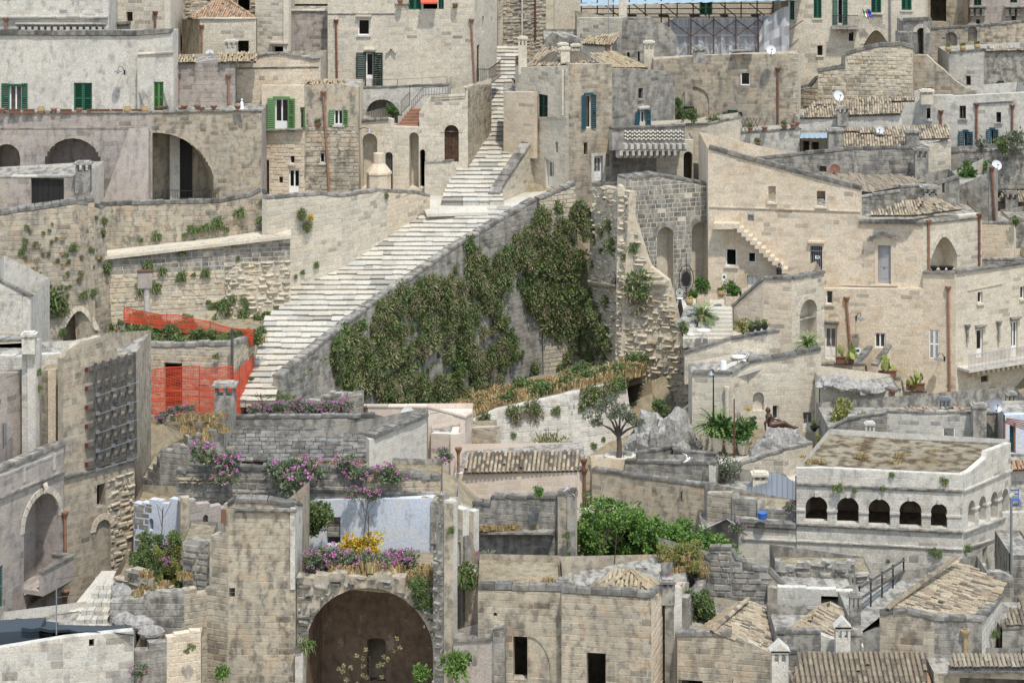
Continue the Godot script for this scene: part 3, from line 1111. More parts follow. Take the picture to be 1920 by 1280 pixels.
const PINKS := [Color(0.5,0.17,0.37),Color(0.42,0.14,0.32),Color(0.56,0.26,0.44),Color(0.46,0.19,0.4)]
func plants_lib() -> void:
	for i in 4:
		lib["shrub%d" % i] = [clump(520,Vector3(0.5,0.5,0.42),0.13,GREENS,14)]
		var wb := hanging(24, 0.3, 0.45, GREENS)
		wb.add(clump(330,Vector3(0.46,0.44,0.3),0.12,GREENS,11),Transform3D(Basis(),Vector3(0,-0.44,0.15)))
		lib["wallbush%d" % i] = [wb]
		var hg := clump(560,Vector3(0.5,0.55,0.34),0.2,BROWNS + [GREENS[0],GREENS[1]],13,-0.9,0.32)
		hg.add(clump(160,Vector3(0.5,0.3,0.3),0.12,GREENS,8),Transform3D(Basis(),Vector3(0,0.35,0.05)))
		var hx := MB.new()
		hx.add(hg, Transform3D(Basis(), Vector3(0, -0.6, 0.15)))
		lib["hang%d" % i] = [hx]
		var gh := clump(110,Vector3(0.5,0.55,0.34),0.18,GREENS + BROWNS,9,-0.9,0.35)
		var g0 := gh
		gh = MB.new()
		gh.add(g0, Transform3D(Basis(), Vector3(0, -0.6, 0.15)))
		gh.add(clump(430,Vector3(0.56,0.5,0.32),0.13,GREENS + [GREENS[1],BROWNS[3]],14),Transform3D(Basis(),Vector3(0,-0.5,0.15)))
		lib["creeper%d" % i] = [gh]
		lib["valerian%d" % i] = [clump(420,Vector3(0.5,0.34,0.42),0.12,VALER,12,0.6),heads(15,Vector3(0.5,0.36,0.42),PINKS,0.075)]
		lib["drygrass%d" % i] = [tuft(150, 0.4, 0.5, DRY)]
		lib["greengrass%d" % i] = [tuft(130, 0.4, 0.3, GREENS + [LIME[2]])]
		lib["lime%d" % i] = [clump(380,Vector3(0.5,0.5,0.42),0.13,LIME,12)]
		lib["yellow%d" % i] = [clump(330,Vector3(0.5,0.4,0.42),0.13,YELLOW,9)]
		lib["olive%d" % i] = [clump(420,Vector3(0.5,0.45,0.45),0.12,OLIVE,12)]
		lib["fig%d" % i] = [clump(420,Vector3(0.5,0.4,0.45),0.14,FIG,11)]
		lib["citrus%d" % i] = [clump(600,Vector3(0.5,0.42,0.45),0.13,[FIG[2],Color(0.05,0.12,0.02),Color(0.08,0.17,0.03)],14)]
	var pm := MB.new()
	for i in 80:   # a cycad: arching fronds
		var a := rf(0, TAU)
		var el := rf(0.1, 1.2)
		var d := Vector3(cos(a) * cos(el), sin(el), sin(a) * cos(el))
		var p := Vector3.ZERO
		for j in 7:
			var q := p + d * 0.13
			d = (d + Vector3(0, -0.16, 0)).normalized()
			var sx := d.cross(UP).normalized()
			for s in [-1, 1]:
				pm.tri(p,q,(p + q) * 0.5 + sx * s * 0.13 * (1.0 - j * 0.1) + d * 0.08,GREENS[(i + j) % 3] * 1.2)
			p = q
	lib["cycad0"] = [pm]
	var pc := MB.new()
	for i in 16:   # prickly pear pads
		var o := Vector3(rf(-0.5, 0.5), rf(0.1, 0.6), rf(-0.25, 0.25))
		var b := Basis.from_euler(Vector3(rf(-0.5,0.5),rf(0,TAU),rf(-0.7,0.7)))
		var col := Color(0.24, 0.27, 0.07) * rf(0.8, 1.2)
		for j in 8:
			var a0 := TAU * j / 8
			var a1 := TAU * (j + 1) / 8
			var r0 := b * Vector3(cos(a0) * 0.12, sin(a0) * 0.19, 0)
			var r1 := b * Vector3(cos(a1) * 0.12, sin(a1) * 0.19, 0)
			var z := b.z * 0.025
			pc.tri(o + z, o + r0, o + r1, col)
			pc.tri(o - z, o + r1, o + r0, col)
		pc.stick(o * Vector3(0.5, 0, 0.5), o, 0.05, col)
	lib["cactus0"] = [pc]

func plant_mesh(kind: String, i: int, j: int) -> Mesh:
	var key := "%s%d" % [kind, i]
	if not lib.has(key):
		key = kind + "0"
	var mk := "%s_mesh%d" % [key, j]
	if not lib.has(mk):
		lib[mk] = lib[key][j].mesh(M.leaf)
	return lib[mk]

func plant(kind:String,at:Vector3,s:Vector3,label:String,cat := "plant",group := "",turn := 99.0,called := "") -> Node3D:
	var i := rng.randi() % 4
	var o := thing(called if called else {"drygrass":"dry_grass_tuft","greengrass":"grass_tuft","valerian":"red_valerian","cycad":"cycad_palm","cactus":"prickly_pear","creeper":"wall_creeper","hang":"trailing_grass","wallbush":"wall_bush","yellow":"yellow_shrub","lime":"pale_shrub","olive":"olive_shrub","fig":"leafy_shrub","citrus":"citrus_bush"}.get(kind,"shrub"),label,cat,at,group)
	o.rotation.y = turn if turn < 90.0 else (rf(-0.4,0.4) if kind in ["wallbush","hang","creeper"] else rf(0,TAU))
	var xf := Transform3D(Basis.from_scale(s), Vector3.ZERO)
	put("foliage", plant_mesh(kind, i, 0), o, xf)
	var n:int = lib["%s%d" % [kind,i if lib.has("%s%d" % [kind,i]) else 0]].size()
	if n > 1:
		put("flowers", plant_mesh(kind, i, 1), o, xf)
	if kind in ["shrub", "citrus", "olive", "lime", "fig"]:
		var mb := MB.new()
		for j in 4:
			mb.stick(Vector3(0,-0.1,0),Vector3(rf(-0.3,0.3) * s.x,s.y * rf(0.5,0.9),rf(-0.3,0.3) * s.z),0.03)
		part("stem", mb, M.bark, o)
	return o

func mass(called:String,kind:String,label:String,spots:Array) -> void:
	# many clumps that read as one: [place, scale, turn]
	for i in 4:
		var mine := []
		for j in spots.size():
			if j % 4 == i:
				mine.append(spots[j])
		if mine.is_empty():
			continue
		var o: Node3D = self
		for p in lib["%s%d" % [kind, i]].size():
			var mm := MultiMesh.new()
			mm.transform_format = MultiMesh.TRANSFORM_3D
			mm.mesh = plant_mesh(kind, i, p)
			mm.instance_count = mine.size()
			for j in mine.size():
				var m: Array = mine[j]
				mm.set_instance_transform(j,Transform3D(Basis(UP,m[2]) * Basis(Vector3.BACK,m[3] if m.size() > 3 else 0.0) * Basis.from_scale(m[1]),m[0]))
			var mi := MultiMeshInstance3D.new()
			mi.multimesh = mm
			mi.name = numbered(called if p == 0 else called + "_flowers")
			add_child(mi)
			tag(mi, label, "plants", "", "stuff")

func in_poly(poly: Array, n: int) -> Array:
	var pp := PackedVector2Array()
	var lo := Vector2(1e9, 1e9)
	var hi := -lo
	for p in poly:
		var q := Vector2(p[0], p[1])
		pp.append(q)
		lo = lo.min(q)
		hi = hi.max(q)
	var out := []
	var guard := 0
	while out.size() < n and guard < n * 60:
		guard += 1
		var q := Vector2(rf(lo.x, hi.x), rf(lo.y, hi.y))
		if Geometry2D.is_point_in_polygon(q, pp):
			out.append(q)
	return out

# ---- fittings
func pipe(f:Fc,u:float,v0:float,v1:float,mat := "terracotta",u2 := -1.0,hopper := true) -> void:
	var a := f.lp(u, v0, 0.12)
	var b := f.lp(u if u2 < 0.0 else u2, v1, 0.12)
	var mb := MB.new()
	var n := maxi(2, int((a - b).length() / 0.7))
	for i in n:
		var p := a.lerp(b, float(i) / n)
		var q := a.lerp(b, float(i + 1) / n)
		mb.tube([p,p.lerp(q,0.92),p.lerp(q,0.93),q],[0.085,0.075,0.1,0.1],7)
	if hopper:
		mb.lathe(a,[Vector2(0.07,-0.1),Vector2(0.1,0.05),Vector2(0.2,0.28),Vector2(0.21,0.36),Vector2(0.14,0.34),Vector2(0.05,0.1)],8)
	part("drain_pipe", mb, M[mat], f.root, f.xf())

func band(f:Fc,u0:float,v0:float,u1:float,v1:float,h := 0.16,out := 0.12,mat := "",called := "cornice") -> void:
	var a := f.lp(u0, v0, 0)
	var b := f.lp(u1, v1, 0)
	var d := b - a
	var l := d.length()
	d /= l
	var mb := MB.new()
	var n := maxi(1, int(l / 0.9))
	for i in n:
		var m := a.lerp(b, (i + 0.5) / n)
		var k := rf(0.95, 1.05)
		mb.box(Transform3D(Basis(d,UP,Vector3(0,0,1)),m + Vector3(0,h * 0.25,out * 0.5)),Vector3(l / n - 0.012,h * 0.5,out * k),tint(0.2))
		mb.box(Transform3D(Basis(d,UP,Vector3(0,0,1)),m + Vector3(0,-h * 0.26,out * 0.3)),Vector3(l / n - 0.012,h * 0.5,out * 0.6 * k),tint(0.2))
	part(called, mb, M[mat] if mat else f.mat, f.root, f.xf())

func chimney(root:Node3D,u:float,v0:float,v1:float,w:float,d:float,mat := "cream",slots := true,cap := "flat") -> void:
	var b := P(u, v1, d) - root.position
	var h := (v1 - v0) / F * d
	var mb := MB.new()
	var hs := h - (0.75 if slots else 0.2)
	hs = maxf(hs, h * 0.3)
	mb.bx(Vector3(-w * 0.5,-0.5,-w * 0.4),Vector3(w * 0.5,hs,w * 0.4))
	if slots:
		for x in [-0.42, 0.0, 0.42]:
			for z in [-0.32, 0.32]:
				mb.bx(Vector3(x * w - 0.06,hs + 0.002,z * w - 0.05),Vector3(x * w + 0.06,h - 0.18,z * w + 0.05))
		mb.bx(Vector3(-w * 0.5+0.03,hs + 0.001,-w * 0.4+0.03),Vector3(w * 0.5-0.03,hs + 0.12,w * 0.4-0.03))
	var cp := MB.new()
	if cap == "gable":
		var y := h - 0.18
		cp.quad(Vector3(-w * 0.6,y,w * 0.5),Vector3(w * 0.6,y,w * 0.5),Vector3(w * 0.6,y + 0.06,w * 0.5),Vector3(-w * 0.6,y + 0.06,w * 0.5),Color.WHITE)
		for s in [-1, 1]:
			cp.quad(Vector3(s * w * 0.62,y,w * 0.5),Vector3(s * w * 0.62,y,-w * 0.5),Vector3(0,y + 0.4,-w * 0.5),Vector3(0,y + 0.4,w * 0.5),Color.WHITE)
			cp.tri(Vector3(-w * 0.62,y,s * w * 0.5),Vector3(w * 0.62,y,s * w * 0.5),Vector3(0,y + 0.4,s * w * 0.5),Color.WHITE)
		cp.bx(Vector3(-w * 0.55,y - 0.08,-w * 0.45),Vector3(w * 0.55,y,w * 0.45))
	else:
		cp.bx(Vector3(-w * 0.6,h - 0.18,-w * 0.5),Vector3(w * 0.6,h - 0.06,w * 0.5))
		cp.bx(Vector3(-w * 0.42,h - 0.058,-w * 0.35),Vector3(w * 0.42,h + 0.02,w * 0.35))
	var c := part("chimney", mb, M[mat], root, Transform3D(Basis(), b))
	part("chimney_cap", cp, M[mat], c)

func railing(called:String,label:String,pts:Array,h := 1.0,gap := 0.13,mat := "iron",top := 0.035) -> void:
	# pts: world points along the foot
	var o := thing(called, label, "railing", pts[0])
	for i in pts.size() - 1:
		var a: Vector3 = pts[i] - pts[0]
		var b: Vector3 = pts[i + 1] - pts[0]
		var l := (b - a).length()
		var mb := MB.new()
		mb.stick(a + UP * h, b + UP * h, top)
		mb.stick(a + UP * 0.1, b + UP * 0.1, top * 0.8)
		part("rail", mb, M[mat], o)
		var n := maxi(1, int(l / gap))
		for j in n + 1:
			var p := a.lerp(b, float(j) / n)
			var bb := MB.new()
			bb.stick(p, p + UP * h, 0.02 if j > 0 and j < n else 0.035)
			part("bar", bb, M[mat], o)

func pot(at:Vector3,kind:int,label:String,group := "",green := "") -> Node3D:
	var o := thing("flower_pot" if kind != 1 else "planter_trough",label,"flower pot",at,group)
	var mb := MB.new()
	match kind:
		0:mb.lathe(Vector3.ZERO,[Vector2(0,0),Vector2(0.13,0),Vector2(0.2,0.26),Vector2(0.23,0.26),Vector2(0.23,0.33),Vector2(0.19,0.33),Vector2(0.17,0.26),Vector2(0,0.26)],12)
		1:
			for s in [[-0.36, -0.13, -0.34, 0.13], [0.34, -0.13, 0.36, 0.13]]:
				mb.bx(Vector3(s[0], 0, s[1]), Vector3(s[2], 0.24, s[3]))
			mb.bx(Vector3(-0.34, 0, 0.11), Vector3(0.34, 0.24, 0.13))
			mb.bx(Vector3(-0.34, 0, -0.13), Vector3(0.34, 0.24, -0.11))
			mb.bx(Vector3(-0.34,0.001,-0.11),Vector3(0.34,0.19,0.11),Color(0.4,0.35,0.3))
			mb.bx(Vector3(-0.39, 0.24, 0.1), Vector3(0.39, 0.29, 0.16))
		2:mb.lathe(Vector3.ZERO,[Vector2(0,0),Vector2(0.16,0),Vector2(0.25,0.2),Vector2(0.24,0.36),Vector2(0.19,0.4),Vector2(0.22,0.45),Vector2(0.17,0.45),Vector2(0.15,0.38),Vector2(0,0.38)],12)
		3,4:mb.lathe(Vector3.ZERO,[Vector2(0,0),Vector2(0.11,0),Vector2(0.25,0.24),Vector2(0.26,0.28),Vector2(0.22,0.28),Vector2(0,0.22)],12)
	part("pot",mb,M[["terracotta","brownclay","buffclay","terracotta","iron"][kind]],o)
	if green:
		put("foliage",plant_mesh(green,rng.randi() % 4,0),o,Transform3D(Basis.from_scale(Vector3(0.5,0.45,0.5)),Vector3(0,0.22,0)))
	return o

func dish(at:Vector3,r:float,turn:float,label:String,mat := "dish") -> void:
	var o := thing("satellite_dish", label, "satellite dish", at)
	o.rotation.y = turn
	var mb := MB.new()
	var b := Transform3D(Basis(Vector3.RIGHT,PI * 0.5-0.45),Vector3.ZERO)
	var l := MB.new()
	l.lathe(Vector3.ZERO,[Vector2(0.001,0),Vector2(r * 0.4,r * 0.04),Vector2(r * 0.75,r * 0.13),Vector2(r,r * 0.25),Vector2(r * 1.01,r * 0.24),Vector2(r * 0.75,r * 0.1),Vector2(0.001,-0.03)],20)
	mb.add(l, b)
	part("reflector", mb, M[mat], o)
	var a := MB.new()
	a.stick(b * Vector3(0, 0, r), b * Vector3(0, r * 0.9, r * 0.2), 0.03)
	a.box(Transform3D(Basis(),b * Vector3(0,r * 0.9,r * 0.15)),Vector3(0.09,0.09,0.14))
	part("receiver_arm", a, M.zinc, o)
	var m := MB.new()
	m.stick(Vector3(0, -r * 1.4, -0.15), Vector3(0, 0, -0.1), 0.05)
	part("mast", m, M.zinc, o)

func wall_lamp(f:Fc,u:float,v:float,side:float,label:String) -> void:
	var q := f.st(u, v)
	var o := thing("wall_lamp",label,"street lamp",f.at(q.x,q.y,0.02))
	o.transform.basis = Basis(f.ax, UP, f.n)
	var mb := MB.new()
	mb.tube([Vector3(0,0,0),Vector3(side * 0.1,0.35,0.2),Vector3(side * 0.25,0.45,0.55),Vector3(side * 0.3,0.3,0.75)],[0.025,0.02,0.02,0.02],6)
	mb.bx(Vector3(-0.05, -0.15, -0.02), Vector3(0.05, 0.15, 0.03))
	part("bracket", mb, M.iron, o)
	var s := MB.new()
	s.lathe(Vector3(side * 0.3,0.1,0.75),[Vector2(0.03,0.2),Vector2(0.07,0.12),Vector2(0.28,0.02),Vector2(0.28,0.0),Vector2(0.05,0.06)],12)
	part("lamp_shade", s, M.zinc, o)
	var g := MB.new()
	g.lathe(Vector3(side * 0.3,0.02,0.75),[Vector2(0.001,-0.06),Vector2(0.07,-0.02),Vector2(0.08,0.05),Vector2(0.03,0.1)],8)
	part("bulb", g, M.dish, o)

func rock_mb(r: Vector3, n: int, rough: float, sd: int) -> MB:
	var nz := FastNoiseLite.new()
	nz.seed = sd
	nz.frequency = 0.55
	nz.fractal_octaves = 4
	var mb := MB.new()
	var pt := func(i: int, j: int):
		var a := TAU * i / n
		var e := -PI * 0.15 + (PI * 0.65) * j / (n / 2)
		var d := Vector3(cos(a) * cos(e), sin(e), sin(a) * cos(e))
		var k := 1.0 + nz.get_noise_3dv(d * 2.2 * r.x * 0.5) * rough + nz.get_noise_3dv(d * 7.0) * rough * 0.5
		return d * r * k
	for j in n / 2:
		for i in n:
			mb.quad(pt.call(i,j),pt.call(i,j + 1),pt.call(i + 1,j + 1),pt.call(i + 1,j),Color.WHITE)
	return mb

func _ready() -> void:
	rng.seed = 7
	lichen.seed = 11
	lichen.frequency = 0.16
	lichen.fractal_octaves = 3
	# camera: level, with the lens shifted down, as the upright walls of the photograph ask
	var cam := Camera3D.new()
	cam.name = "camera"
	cam.projection = Camera3D.PROJECTION_FRUSTUM
	cam.near = 1.0
	cam.far = 3000.0
	cam.size = 1280.0 / F
	cam.frustum_offset = Vector2(0.0, -(640.0 - VH) / F)
	add_child(cam)
	cam.position = Vector3(0, CY, 0)
	# sky: thin bright cloud over pale blue
	var env := Environment.new()
	env.background_mode = Environment.BG_SKY
	var sm := ProceduralSkyMaterial.new()
	sm.sky_top_color = Color(0.60, 0.67, 0.76)
	sm.sky_horizon_color = Color(0.83, 0.84, 0.85)
	sm.sky_curve = 0.25
	sm.ground_bottom_color = Color(0.36, 0.33, 0.28)
	sm.ground_horizon_color = Color(0.5, 0.47, 0.42)
	sm.sky_energy_multiplier = 1.32
	var sky := Sky.new()
	sky.sky_material = sm
	env.sky = sky
	env.tonemap_mode = Environment.TONE_MAPPER_LINEAR
	env.tonemap_exposure = 1.2
	env.sdfgi_enabled = true
	env.ssao_enabled = true
	env.ssil_enabled = true
	var we := WorldEnvironment.new()
	we.name = "world_environment"
	we.environment = env
	add_child(we)
	# a high sun a little to the right, just over the fronts of the houses
	var sun := DirectionalLight3D.new()
	sun.name = "sun"
	sun.light_energy = 1.02
	sun.light_color = Color(1.0, 0.97, 0.93)
	sun.light_angular_distance = 2.2
	sun.shadow_enabled = true
	add_child(sun)
	sun.look_at_from_position(Vector3.ZERO, -Vector3(0.14, 0.9, 0.42), UP)
	make_materials()
	plants_lib()
	stairway()
	retaining_walls()
	upper_left()
	upper_middle()
	upper_right()
	right_houses()
	middle()
	front_left()
	front_middle()
	front_right()
	terrain()
	wall_plants()
	small_things()
	people()
	print("single stones: ", block_total)

# ---- the long stepped street
func stair_d(v: float) -> float:
	if v > 385.0: return 136.0 + (750.0 - v) / 365.0 * 26.0
	if v > 272.0: return 162.0 + (385.0 - v) / 113.0 * 10.0
	return 172.0 + (272.0 - v) / 184.0 * 23.0

func poly_at(pl: Array, v: float) -> float:
	for i in pl.size() - 1:
		if v <= pl[i][1] and v >= pl[i + 1][1]:
			return lerpf(pl[i][0],pl[i + 1][0],(pl[i][1] - v) / maxf(pl[i][1] - pl[i + 1][1],0.01))
	return pl[0][0] if v > pl[0][1] else pl[-1][0]

var stair_l := [[448,760],[468,720],[484,680],[498,630],[502,600],[540,575],[542,520],[580,495],[636,470],[700,446],[760,418],[806,397],[832,384],[843,355],[866,312],[888,285],[893,272],[914,242],[918,214],[920,166],[924,130],[925,84]]
var stair_r := [[545,765],[552,726],[622,662],[702,594],[742,566],[800,528],[870,479],[920,450],[975,418],[1000,388],[940,380],[938,362],[962,318],[986,284],[950,272],[946,218],[946,172],[970,130],[976,84]]

func flight(root:Node3D,v0:float,v1:float,n:int,share:float) -> void:
	var a := P(0, v0, stair_d(v0))
	var b := P(0, v1, stair_d(v1))
	for i in n:
		var t0 := float(i) / n
		var t1 := float(i + 1) / n
		var y0 := lerpf(a.y, b.y, t0)
		var y1 := lerpf(a.y, b.y, t1)
		var d0 := -lerpf(a.z, b.z, t0)
		var d1 := -lerpf(a.z, b.z, t1)
		var v := (CY - y0) * F / d0 + VH
		var xl := (poly_at(stair_l, v) - 960.0) / F * d0 - 0.25
		var xr := (poly_at(stair_r,v) - 960.0) / F * d0 + (0.15 if v < 385.0 else -0.95)
		var mb := MB.new()
		var x := xl
		var rise := (y1 - y0) * share
		var zj := rf(-0.05, 0.05)
		while x < xr - 0.05:
			var e := minf(x + rf(0.5, 1.5), xr)
			var c := tint(0.12)
			var yy := y0 + rise + rf(-0.03, 0.035)
			var z0 := -d0 + zj + rf(-0.09, 0.09)
			var zb := -d1 - 0.12
			var yb := maxf(y1 - 0.012 + rf(-0.015, 0.012), yy + 0.01)
			var g := 0.004
			var zr := z0 - rf(0.06, 0.13)
			mb.quad(Vector3(x + g,y0-0.35,zr),Vector3(e - g,y0-0.35,zr),Vector3(e - g,yy - 0.05,zr),Vector3(x + g,yy - 0.05,zr),c)
			mb.quad(Vector3(x + g,yy - 0.05,zr),Vector3(e - g,yy - 0.05,zr),Vector3(e - g,yy - 0.045,z0),Vector3(x + g,yy - 0.045,z0),c)
			mb.quad(Vector3(x + g,yy - 0.045,z0),Vector3(e - g,yy - 0.045,z0),Vector3(e - g,yy,z0-0.04),Vector3(x + g,yy,z0-0.04),c)
			mb.quad(Vector3(x + g,yy,z0-0.05),Vector3(e - g,yy,z0-0.05),Vector3(e - g,yb,zb),Vector3(x + g,yb,zb),c)
			mb.quad(Vector3(x + g,y0-0.35,z0-0.02),Vector3(x + g,yy,z0),Vector3(x + g,yb,zb),Vector3(x + g,y0-0.35,zb),c)
			mb.quad(Vector3(e - g,y0-0.35,zb),Vector3(e - g,yb,zb),Vector3(e - g,yy,z0),Vector3(e - g,y0-0.35,z0-0.02),c)
			# the hollow joints are filled a little lower down
			mb.quad(Vector3(e - g,yy - 0.05,z0-0.05),Vector3(e + g,yy - 0.05,z0-0.05),Vector3(e + g,yb - 0.04,zb),Vector3(e - g,yb - 0.04,zb),c * 0.7)
			x = e
		part("step", mb, M.paving, root)
		ground_pts.append(Vector3(xl, y0 - 0.6, -d0))
		ground_pts.append(Vector3(maxf(xl, xr - 4.0), y0 - 0.6, -d0 - 2.0))

func sheet(called:String,label:String,pts:Array,mat:String,kind := "structure") -> void:
	# a paved place: one polygon of points [u, v, distance], with thickness
	var w: Array[Vector3] = []
	var pl := PackedVector2Array()
	for p in pts:
		var q := P(p[0], p[1], p[2])
		w.append(q)
		pl.append(Vector2(q.x, q.z))
		ground_pts.append(q - UP * 0.4)
	var idx := Geometry2D.triangulate_polygon(pl)
	var mb := MB.new()
	for i in range(0, idx.size(), 3):
		var q := [w[idx[i]], w[idx[i + 1]], w[idx[i + 2]]]
		if (q[1] - q[0]).cross(q[2] - q[0]).y < 0.0:
			q = [q[0], q[2], q[1]]
		mb.tri(q[0], q[1], q[2], Color.WHITE)
		mb.tri(q[0] - UP * 0.2, q[2] - UP * 0.2, q[1] - UP * 0.2, Color.WHITE)
	for i in w.size():
		var e := (i + 1) % w.size()
		mb.quad(w[i] - UP * 0.2, w[e] - UP * 0.2, w[e], w[i], Color.WHITE)
	tag(part(called, mb, M[mat], self), label, "", "", kind)

func stairway() -> void:
	var root := thing("stairway","broad pale stone stairway climbing past the overgrown bastion to the upper town","stairway",Vector3.ZERO)
	flight(root, 752, 386, 38, 0.62)
	flight(root, 378, 274, 13, 0.62)
	flight(root, 272, 86, 25, 0.62)
	sheet("landing","pale paved landing between the two stair flights",[[800,401,159.5],[970,396,161],[1040,368,166],[1095,344,169.5],[1000,350,171],[840,349,171],[765,350,170.5],[680,352,170],[500,360,169],[505,372,165],[780,372,165]],"paving")
	sheet("lane","paved lane before the arcaded terrace",[[-60,392,160.5],[300,392,160.5],[505,374,164.5],[500,360,169],[-60,375,168]],"paving")

# ---- walls that hold the terraces, and the bastion beside the stairs
func retaining_walls() -> void:
	var o := {"batter":0.05,"th":0.55,"cope":["grey",0.2,0.05,0.5],"v1":790,
		"mats":["grey","grey","grey","grey1","grey1","grey","grey","grey","grey2","rubble"],
		"blk":[{"seg":0,"k":30,"p":0.03,"dark":0.1},{"seg":1,"k":40,"p":0.03,"dark":0.1},{"seg":2,"k":30,"p":0.03},{"seg":3,"k":30,"p":0.03},{"seg":4,"k":40,"p":0.03},{"seg":5,"k":40,"p":0.03},{"seg":6,"k":30,"p":0.03},{"seg":7,"k":40,"p":0.03},{"seg":8,"k":60,"p":0.04,"skip":0.05,"mat":"rubble"},{"seg":9,"rough":0.12,"p":0.04,"k":120,"bl":0.5,"mat":"rubble"}]}
	var f := wall("bastion_wall","tall battered retaining wall of the bastion, creeper clad, beside the stairway","retaining wall",
		[[541,136.9,705],[612,141,645],[702,146,577],[745,148,547],[800,150.7,511],[870,154.2,461],[915,156.6,435],[962,158.6,407],[1022,161,374],[1092,162.5,345],[1162,158.5,340]],800,"grey",o)
	lib["bastion"] = f
	for q in [[545,750,135.5],[600,750,138.5],[640,758,141],[690,765,143.5],[745,770,146],[800,772,148.5],[850,775,151.5],[905,775,154],[960,768,156],[1010,750,157.5],[1060,735,157],[1110,730,155.5],[1160,735,153.5],[1240,790,150.5],[1320,840,147.5]]:
		for k in 3:
			ground_pts.append(P(q[0],q[1],q[2]) + Vector3(0.5 * k,-0.4,0.5+1.2 * k))
	# the rough end of the bastion
	var r := wall("bastion_buttress","rough eroded rubble buttress at the end of the bastion, its edge falling steeply","buttress",
		[[1088,161.5,372],[1150,155.6,345],[1335,153.6,840]],860,"rubble",{"batter":0.06,"th":0.5,"v1":850,
		"prof":{0:[[1088,352],[1130,348],[1150,346]],1:[[1150,346],[1166,350],[1188,405],[1212,480],[1220,500],[1236,512],[1254,526],[1268,580],[1281,640],[1303,740],[1326,838]]},
		"blk":[{"seg":0,"rough":0.17,"p":0.05,"bl":0.55,"bh":0.28,"k":220,"skip":0.1,"dark":0.15},{"seg":1,"box":[1150,340,1345,522],"rough":0.13,"p":0.04,"bl":0.6,"bh":0.3,"k":60,"skip":0.2,"dark":0.03},{"seg":1,"box":[1150,522,1345,855],"rough":0.17,"p":0.06,"bl":0.48,"bh":0.24,"k":250,"skip":0.02,"dark":0.12}]})
	lib["buttress"] = r
	# stone bench-like fragment at the buttress foot ledge
	band(r[1], 1180, 527, 1252, 531, 0.3, 0.5, "rubble", "string_course")
	band(r[0],1110,530,1160,536,0.25,0.35,"rubble","string_course")
	var s := wall("scarp_wall","sloping wall of pale dressed blocks below the dry grass ledge of the bastion","retaining wall",
		[[868,146.5,800],[940,147,768],[1082,148,737],[1196,150,708]],870,"grey",{"batter":0.3,"th":0.5,"v1":862,"mats":["white1","white","white"],
		"blk":[{"seg":0,"k":60,"p":0.03,"bl":0.6,"dark":0.02},{"seg":1,"k":200,"p":0.03,"bl":0.6,"dark":0.02},{"seg":2,"k":200,"p":0.03,"bl":0.6,"dark":0.02}]})
	lib["scarp"] = s
	sheet("grass_ledge","ledge of dry grass at the foot of the bastion",[[858,790,148.4],[940,760,148.9],[1082,729,150],[1200,700,152],[1210,676,155],[1100,690,157],[1000,705,158.5],[860,752,153.5]],"earth")
	# walls on the other side of the stairs
	var w1 := wall("stair_wall","high cream wall along the side of the stairway opposite the bastion","retaining wall",
		[[500,148.5,374],[640,152.5,368],[726,157,362],[806,161.5,372]],610,"cream",{"th":0.5,"v1":600,"mats":["cream","cream1","ochre"],"cope":["grey",0.2,0.03,0.6],
		"prof":{0:[[500,374],[600,366],[600,376],[640,370]],1:[[640,370],[710,359],[726,361]],2:[[726,361],[780,363],[780,368],[806,370]]},
		"blk":[{"seg":0,"k":110,"p":0.025,"dark":0.03},{"seg":1,"k":100,"p":0.025,"dark":0.03},{"seg":2,"k":90,"p":0.03,"dark":0.06}]})
	lib["stair_wall"] = w1
	var w2 := wall("upper_terrace_wall","upper tier of the weathered terrace wall with bushes, below the arcade","retaining wall",
		[[186,149.5,386],[410,150,381],[512,150.5,370]],500,"ruin2",{"th":0.5,"v1":478,"prof":{1:[[410,381],[472,368],[490,358],[500,372],[512,380]]},"cope":["dark",0.22,0.04,0.5],
		"blk":[{"seg":0,"k":160,"p":0.03,"dark":0.1,"bh":0.32},{"seg":1,"k":80,"p":0.03,"dark":0.12,"bh":0.32}]})
	lib["terrace_upper"] = w2
	var w3 := wall("lower_terrace_wall","lower tier of the terrace wall, grey above and eroded rubble below","retaining wall",
		[[200,145.5,478],[420,147,452],[545,147.8,438]],625,"grey1",{"th":0.6,"v1":612,"batter":0.05,"mats":["rubble","rubble"],
		"blk":[{"seg":0,"box":[200,470,425,510],"k":40,"p":0.02,"mat":"grey"},{"seg":1,"box":[418,440,545,490],"k":40,"p":0.02,"mat":"grey"},{"seg":0,"box":[200,510,425,615],"k":170,"p":0.03,"dark":0.04,"rough":0.03},{"seg":1,"box":[418,490,545,600],"k":170,"p":0.04,"dark":0.04,"rough":0.12,"skip":0.06,"bl":0.5}]})
	lib["terrace_lower"] = w3
	sheet("sloping_ledge","sloping pale ledge between the two tiers of the terrace wall",[[195,481,145.4],[420,455,146.9],[545,441,147.7],[545,425,150.5],[410,445,150],[186,470,149.6]],"cream")
	var w4 := wall("old_terrace_wall","old terrace wall at the edge dotted with tufts, with a pointed arch at its foot","retaining wall",
		[[-30,142,408],[178,143.5,378],[214,145.5,386]],680,"cream1",{"batter":0.08,"th":1.2,"v1":650,"cope":["dark",0.22,0.04,0.5],"mats":["ruin1","ruin2"],
		"op":[[0,"np",118,582,182,646,{"d":1.4,"archstones":"cream"}]],
		"blk":[{"seg":0,"k":300,"p":0.03,"dark":0.08,"skip":0.04},{"seg":1,"k":120,"p":0.03,"dark":0.08}]})
	lib["old_wall"] = w4

